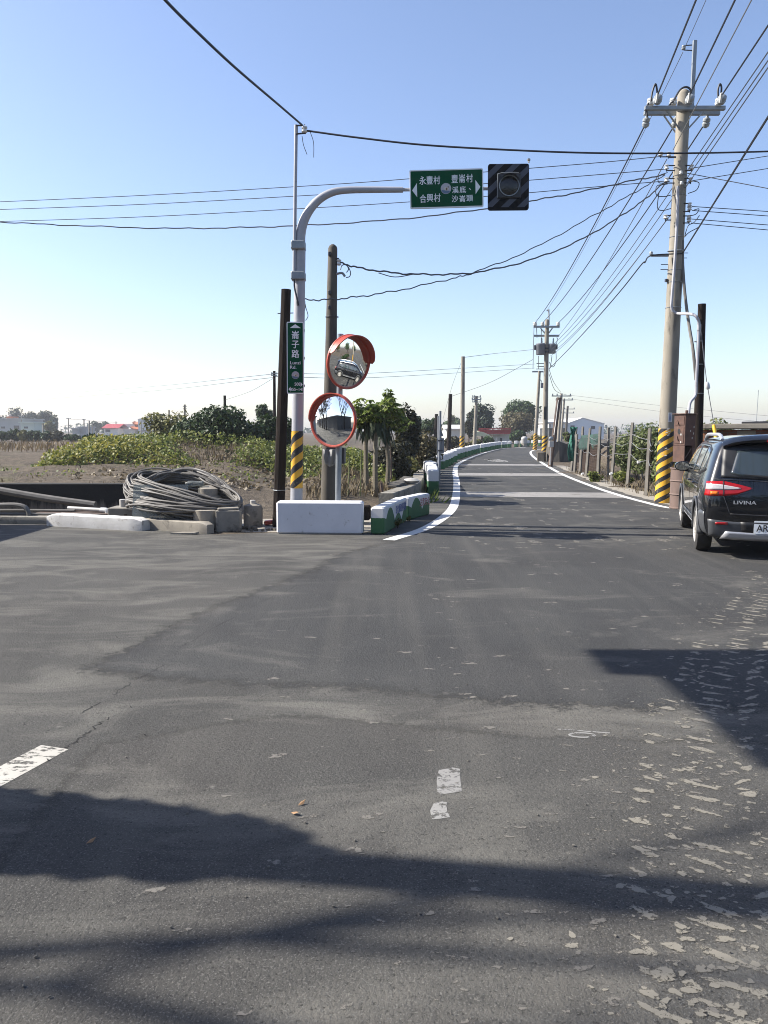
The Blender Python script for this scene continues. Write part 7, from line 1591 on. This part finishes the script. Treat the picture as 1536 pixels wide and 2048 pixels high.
# weeds at the barrier feet
for x, y, s, lab in ((.22, 12.75, .11, 'small weed tuft at the foot of the blue-lettered barrier'), (.42, 13.75, .06, 'tiny weed tuft between the two lettered barriers')):
    shrub(lab, (x, y, .0), s, s * .8, L['olive'], 130, .045, int(y * 7), 5, 'weed tufts at the barriers', 'weed_tuft', 'plant')
# ================================================================ BESIDE AND BEHIND THE CAMERA (seen in the round mirrors; some added to cast shadows)
t = pole('added_shadow_mast', 'grey steel mast added left of the camera to cast a shadow band', (-6.2, 3.55, 0), (-6.2, 3.55, 7.6), .13, .115, M['grey_paint'])  # unseen mast, added to cast the band across the foreground
b = MB(); b.tube([(-6.2, 3.55, 7.4), (-6.2, 5.2, 7.4)], .05, 8); b.build('arm', M['grey_paint'], t)
c5 = 1 / math.tan(SUN_EL)
def caster(xs_, ys_, h):       # where a point at height h must be to throw its shadow on (xs_, ys_)
    return Vector((xs_ + sun_dir.x / sun_dir.z * h, ys_ + sun_dir.y / sun_dir.z * h, h))
b = MB()
out = []
for px, py, h in ((1170, 1299, 6.0), (1232, 1349, 6.0), (1335, 1360, 6.25), (1400, 1420, 6.25), (1545, 1540, 6.25), (1545, 1540, 8.4), (1170, 1299, 8.4)):
    g = G(px, py); out.append(caster(g.x, g.y, h))
xm = sum(p.x for p in out[:5]) / 5
poly = [(p.y, p.z) for p in out]; yy = [p[0] for p in poly]
F = Frame((xm, 0, 0), (0, 1, 0), (0, 0, 1)); b.prism(F, [(max(yy[0], yy[6]), 8.4), (yy[0], 6.0), (yy[1], 6.0), (yy[1], 6.25), (yy[4], 6.25), (yy[4], 8.4)][::-1], -.04, .04)
tag(b.build('added_shadow_board', M['house_grey'], None, False, (xm, yy[2], 6)), 'grey stepped board added beside the camera, shaped for its shadow', 'board')  # unseen added board, its outline worked back from the shadow at the right
# columnar cypress added for its rounded shadow; bare trees also shade the foreground
t = thing('added_shadow_tree', 'slim columnar evergreen added left of the camera to cast a shadow', 'tree', (-4.6, 3.46, 0))
b = MB(); b.tube([(-4.6, 3.46, -.1), (-4.6, 3.46, 3.0)], [.09, .05], 8); b.build('trunk', M['wood_brown'], t)
rng = np.random.default_rng(5); lp = [(np.array((-4.6 + rng.uniform(-.04, .04), 3.46 + rng.uniform(-.05, .05), z)), np.array((.30, .285 if z < 2.9 else .25, .42))) for z in np.linspace(.6, 3.04, 12)]
mesh_quads('crown', leaf_cloud(lp, 12000, .12, rng, .1, .7, .85), L['bush'], t)
def bare_tree(label, x, y, h, seed, leaves=0, spread=1.0, thick=1.0, group='pollarded roadside trees'):
    rnd = random.Random(seed); t = thing('bare_tree', label, 'tree', (x, y, 0), group); b = MB(); tips = []
    def grow(p, d, L_, r, lev):
        q = p + d * L_; b.tube([p, p.lerp(q, .5) + Vector((rnd.uniform(-.04, .04) * L_, rnd.uniform(-.04, .04) * L_, 0)), q], [r, r * .85, r * .66], 6 if lev < 2 else 4)
        if lev >= 4: tips.append(q); return
        for k in range(3 if lev < 3 else 2):
            a = rnd.uniform(0, 6.28); s = rnd.uniform(.35, .75) * spread; u = d.orthogonal().normalized(); v = d.cross(u)
            grow(q, (d + (u * math.cos(a) + v * math.sin(a)) * s + Vector((0, 0, .12))).normalized(), L_ * rnd.uniform(.62, .82), r * .6, lev + 1)
            if lev == 3: tips.append(q)
    grow(Vector((x, y, -.05)), Vector((0, 0, 1)), h * .38, h * .028 * thick, 0); b.build('trunk', M['wood'], t, True)
    if leaves:
        rng = np.random.default_rng(seed); T = np.array([tuple(p) for p in tips]); pos = T[rng.choice(len(T), leaves)] + rng.normal(size=(leaves, 3)) * .12
        mesh_quads('crown', leaf_arrays(pos, rng.normal(size=(leaves, 3)), np.full(leaves, .12), rng), L['brown_dark'], t)
    return t
bare_tree('tall bare tree left of the camera whose boughs shade the foreground', -11.6, 2.95, 9.6, 1, 0, .8, thick=.72)
bare_tree('slimmer tall bare tree just behind the tallest bare tree', -11.0, 2.45, 8.6, 12, 0, .8, thick=.66)
bare_tree('bare tree second along the dark shed wall', -14, 6.9, 6.2, 2, 2600, .9)
bare_tree('bare tree third along the dark shed wall', -16.5, 6.8, 6.6, 3, 700, .8)
bare_tree('bare tree fourth along the dark shed wall', -19.3, 6.7, 6.2, 4, 1500, .9)
bare_tree('leafier bare tree far along the dark shed wall', -22.5, 6.6, 6.0, 5, 1800, .9)
bare_tree('bare tree farthest along the dark shed wall', -26, 6.5, 6.0, 6, 1800, .9)
t = thing('long_shed', 'long dark grey shed behind the row of bare trees', 'shed', (-20, 1, 0)); b = MB(); b.box(-44, -11.5, -1, 4.6, 0, 3.0); b.build('wall', M['house_dark'], t)
b = MB(); b.box(-44.2, -11.3, -1.3, 4.9, 3.02, 3.2); b.build('roof', M['dark_metal'], t)
b = MB(); b.box(-44, -11.4, 5.6, 5.8, 0, .3); tag(b.build('low_kerb_wall', M['wallmoss'], None, False, (-30, 3.1, 0)), 'low mossy wall before the long shed', 'wall')
t = thing('added_shade_store', 'small flat roofed store added left of the frame to cast shade', 'shed', (-10, 12, 0)); b = MB(); b.box(-13.2, -8.55, 11.2, 13.4, 0, 2.3); b.build('wall', M['house_grey'], t); b = MB(); b.box(-13.4, -8.35, 11.0, 13.6, 2.3, 2.42); b.build('roof', M['concrete'], t)  # unseen store, added to shade the left end of the road edge
shrub('clipped hedge on the right roadside seen in the upper mirror', (15, 7.4, 0), 4.5, .75, L['bush'], 2600, .2, 201, 14, ry=.8, name='hedge')
shrub('dark bush near the side road seen in the upper mirror', (10.5, 2.8, 0), 1.3, 1.0, L['bush'], 1500, .18, 202, 12)
for i, (x, y, h, lab) in enumerate(((30, -4, 5, 'first broad tree right of the camera beyond the side road'), (36, 2, 6, 'second broad tree right of the camera beyond the side road'), (42, -10, 7, 'tall broad tree right behind the camera'), (48, 6, 5.5, 'farthest broad tree along the side road'), (25, -12, 6, 'broad tree right behind the camera near the field'))):
    tree(lab, (x, y, 0), (x, y, h * .6), h * .42, h * .42, L['tree'] if i % 2 else L['olive'], 1500, .4, 210 + i, 14, 'trees along the side road')
for i, (x, y, h) in enumerate(((-17, -16, 8), (-10.5, -18, 7), (-4, -15.5, 8.5), (2.5, -17, 7.5), (8.5, -15, 8), (14.5, -16.5, 7))):  # unseen trees, added to darken reflections and light from behind
    tree('broad leafy tree added behind the camera for darker reflections, %s from the left' % ORD[i], (x, y, 0), (x, y, h * .58), h * .48, h * .5, L['tree'], 1500, .55, 240 + i, 14, 'trees added behind the camera')
b = MB(); b.box(-9, 11, -23, -21, 0, 4.5, .05); tag(b.build('added_backdrop_wall', M['wallmoss'], None, False, (0, -22, 0)), 'high mossy wall added behind the trees for darker reflections', 'wall')  # unseen wall, added as a dark backdrop for reflections
b = MB(); b.box(16, 60, -14, 4.5, -.02, .012); tag(b.build('fallow_field', M['earth']), None, None, None, 'structure')
t = simple_pole('striped pole at the side road right of the mirrors', (0, 0), (0, 0), 13, .14, .1, M['pole_concrete']) if False else None
t = pole('utility_pole', 'striped concrete pole at the side road beyond the right edge', (13.5, 10.2, 0), (13.6, 10.2, 8), .16, .11, M['pole_concrete'])
b = MB(); b.tube([(13.5, 10.2, 0), (13.52, 10.2, 1.6)], [.166, .162], 18, False); b.build('warning_band', M['pole_stripe'], t, True)

# ================================================================ AIR
b = MB(); b.box(-620, 620, -200, 900, -2.0, 14.0)
m, t_, b_ = newmat('pale air'); t_.nodes.remove(b_); pv = nd(t_, 'ShaderNodeVolumePrincipled'); pv.inputs['Color'].default_value = (.90, .93, 1.0, 1); pv.inputs['Density'].default_value = HAZE; pv.inputs['Anisotropy'].default_value = .35
t_.links.new(pv.outputs[0], t_.nodes['Material Output'].inputs['Volume'])
if HAZE > 0: tag(b.build('haze', m), None, None, None, 'stuff')
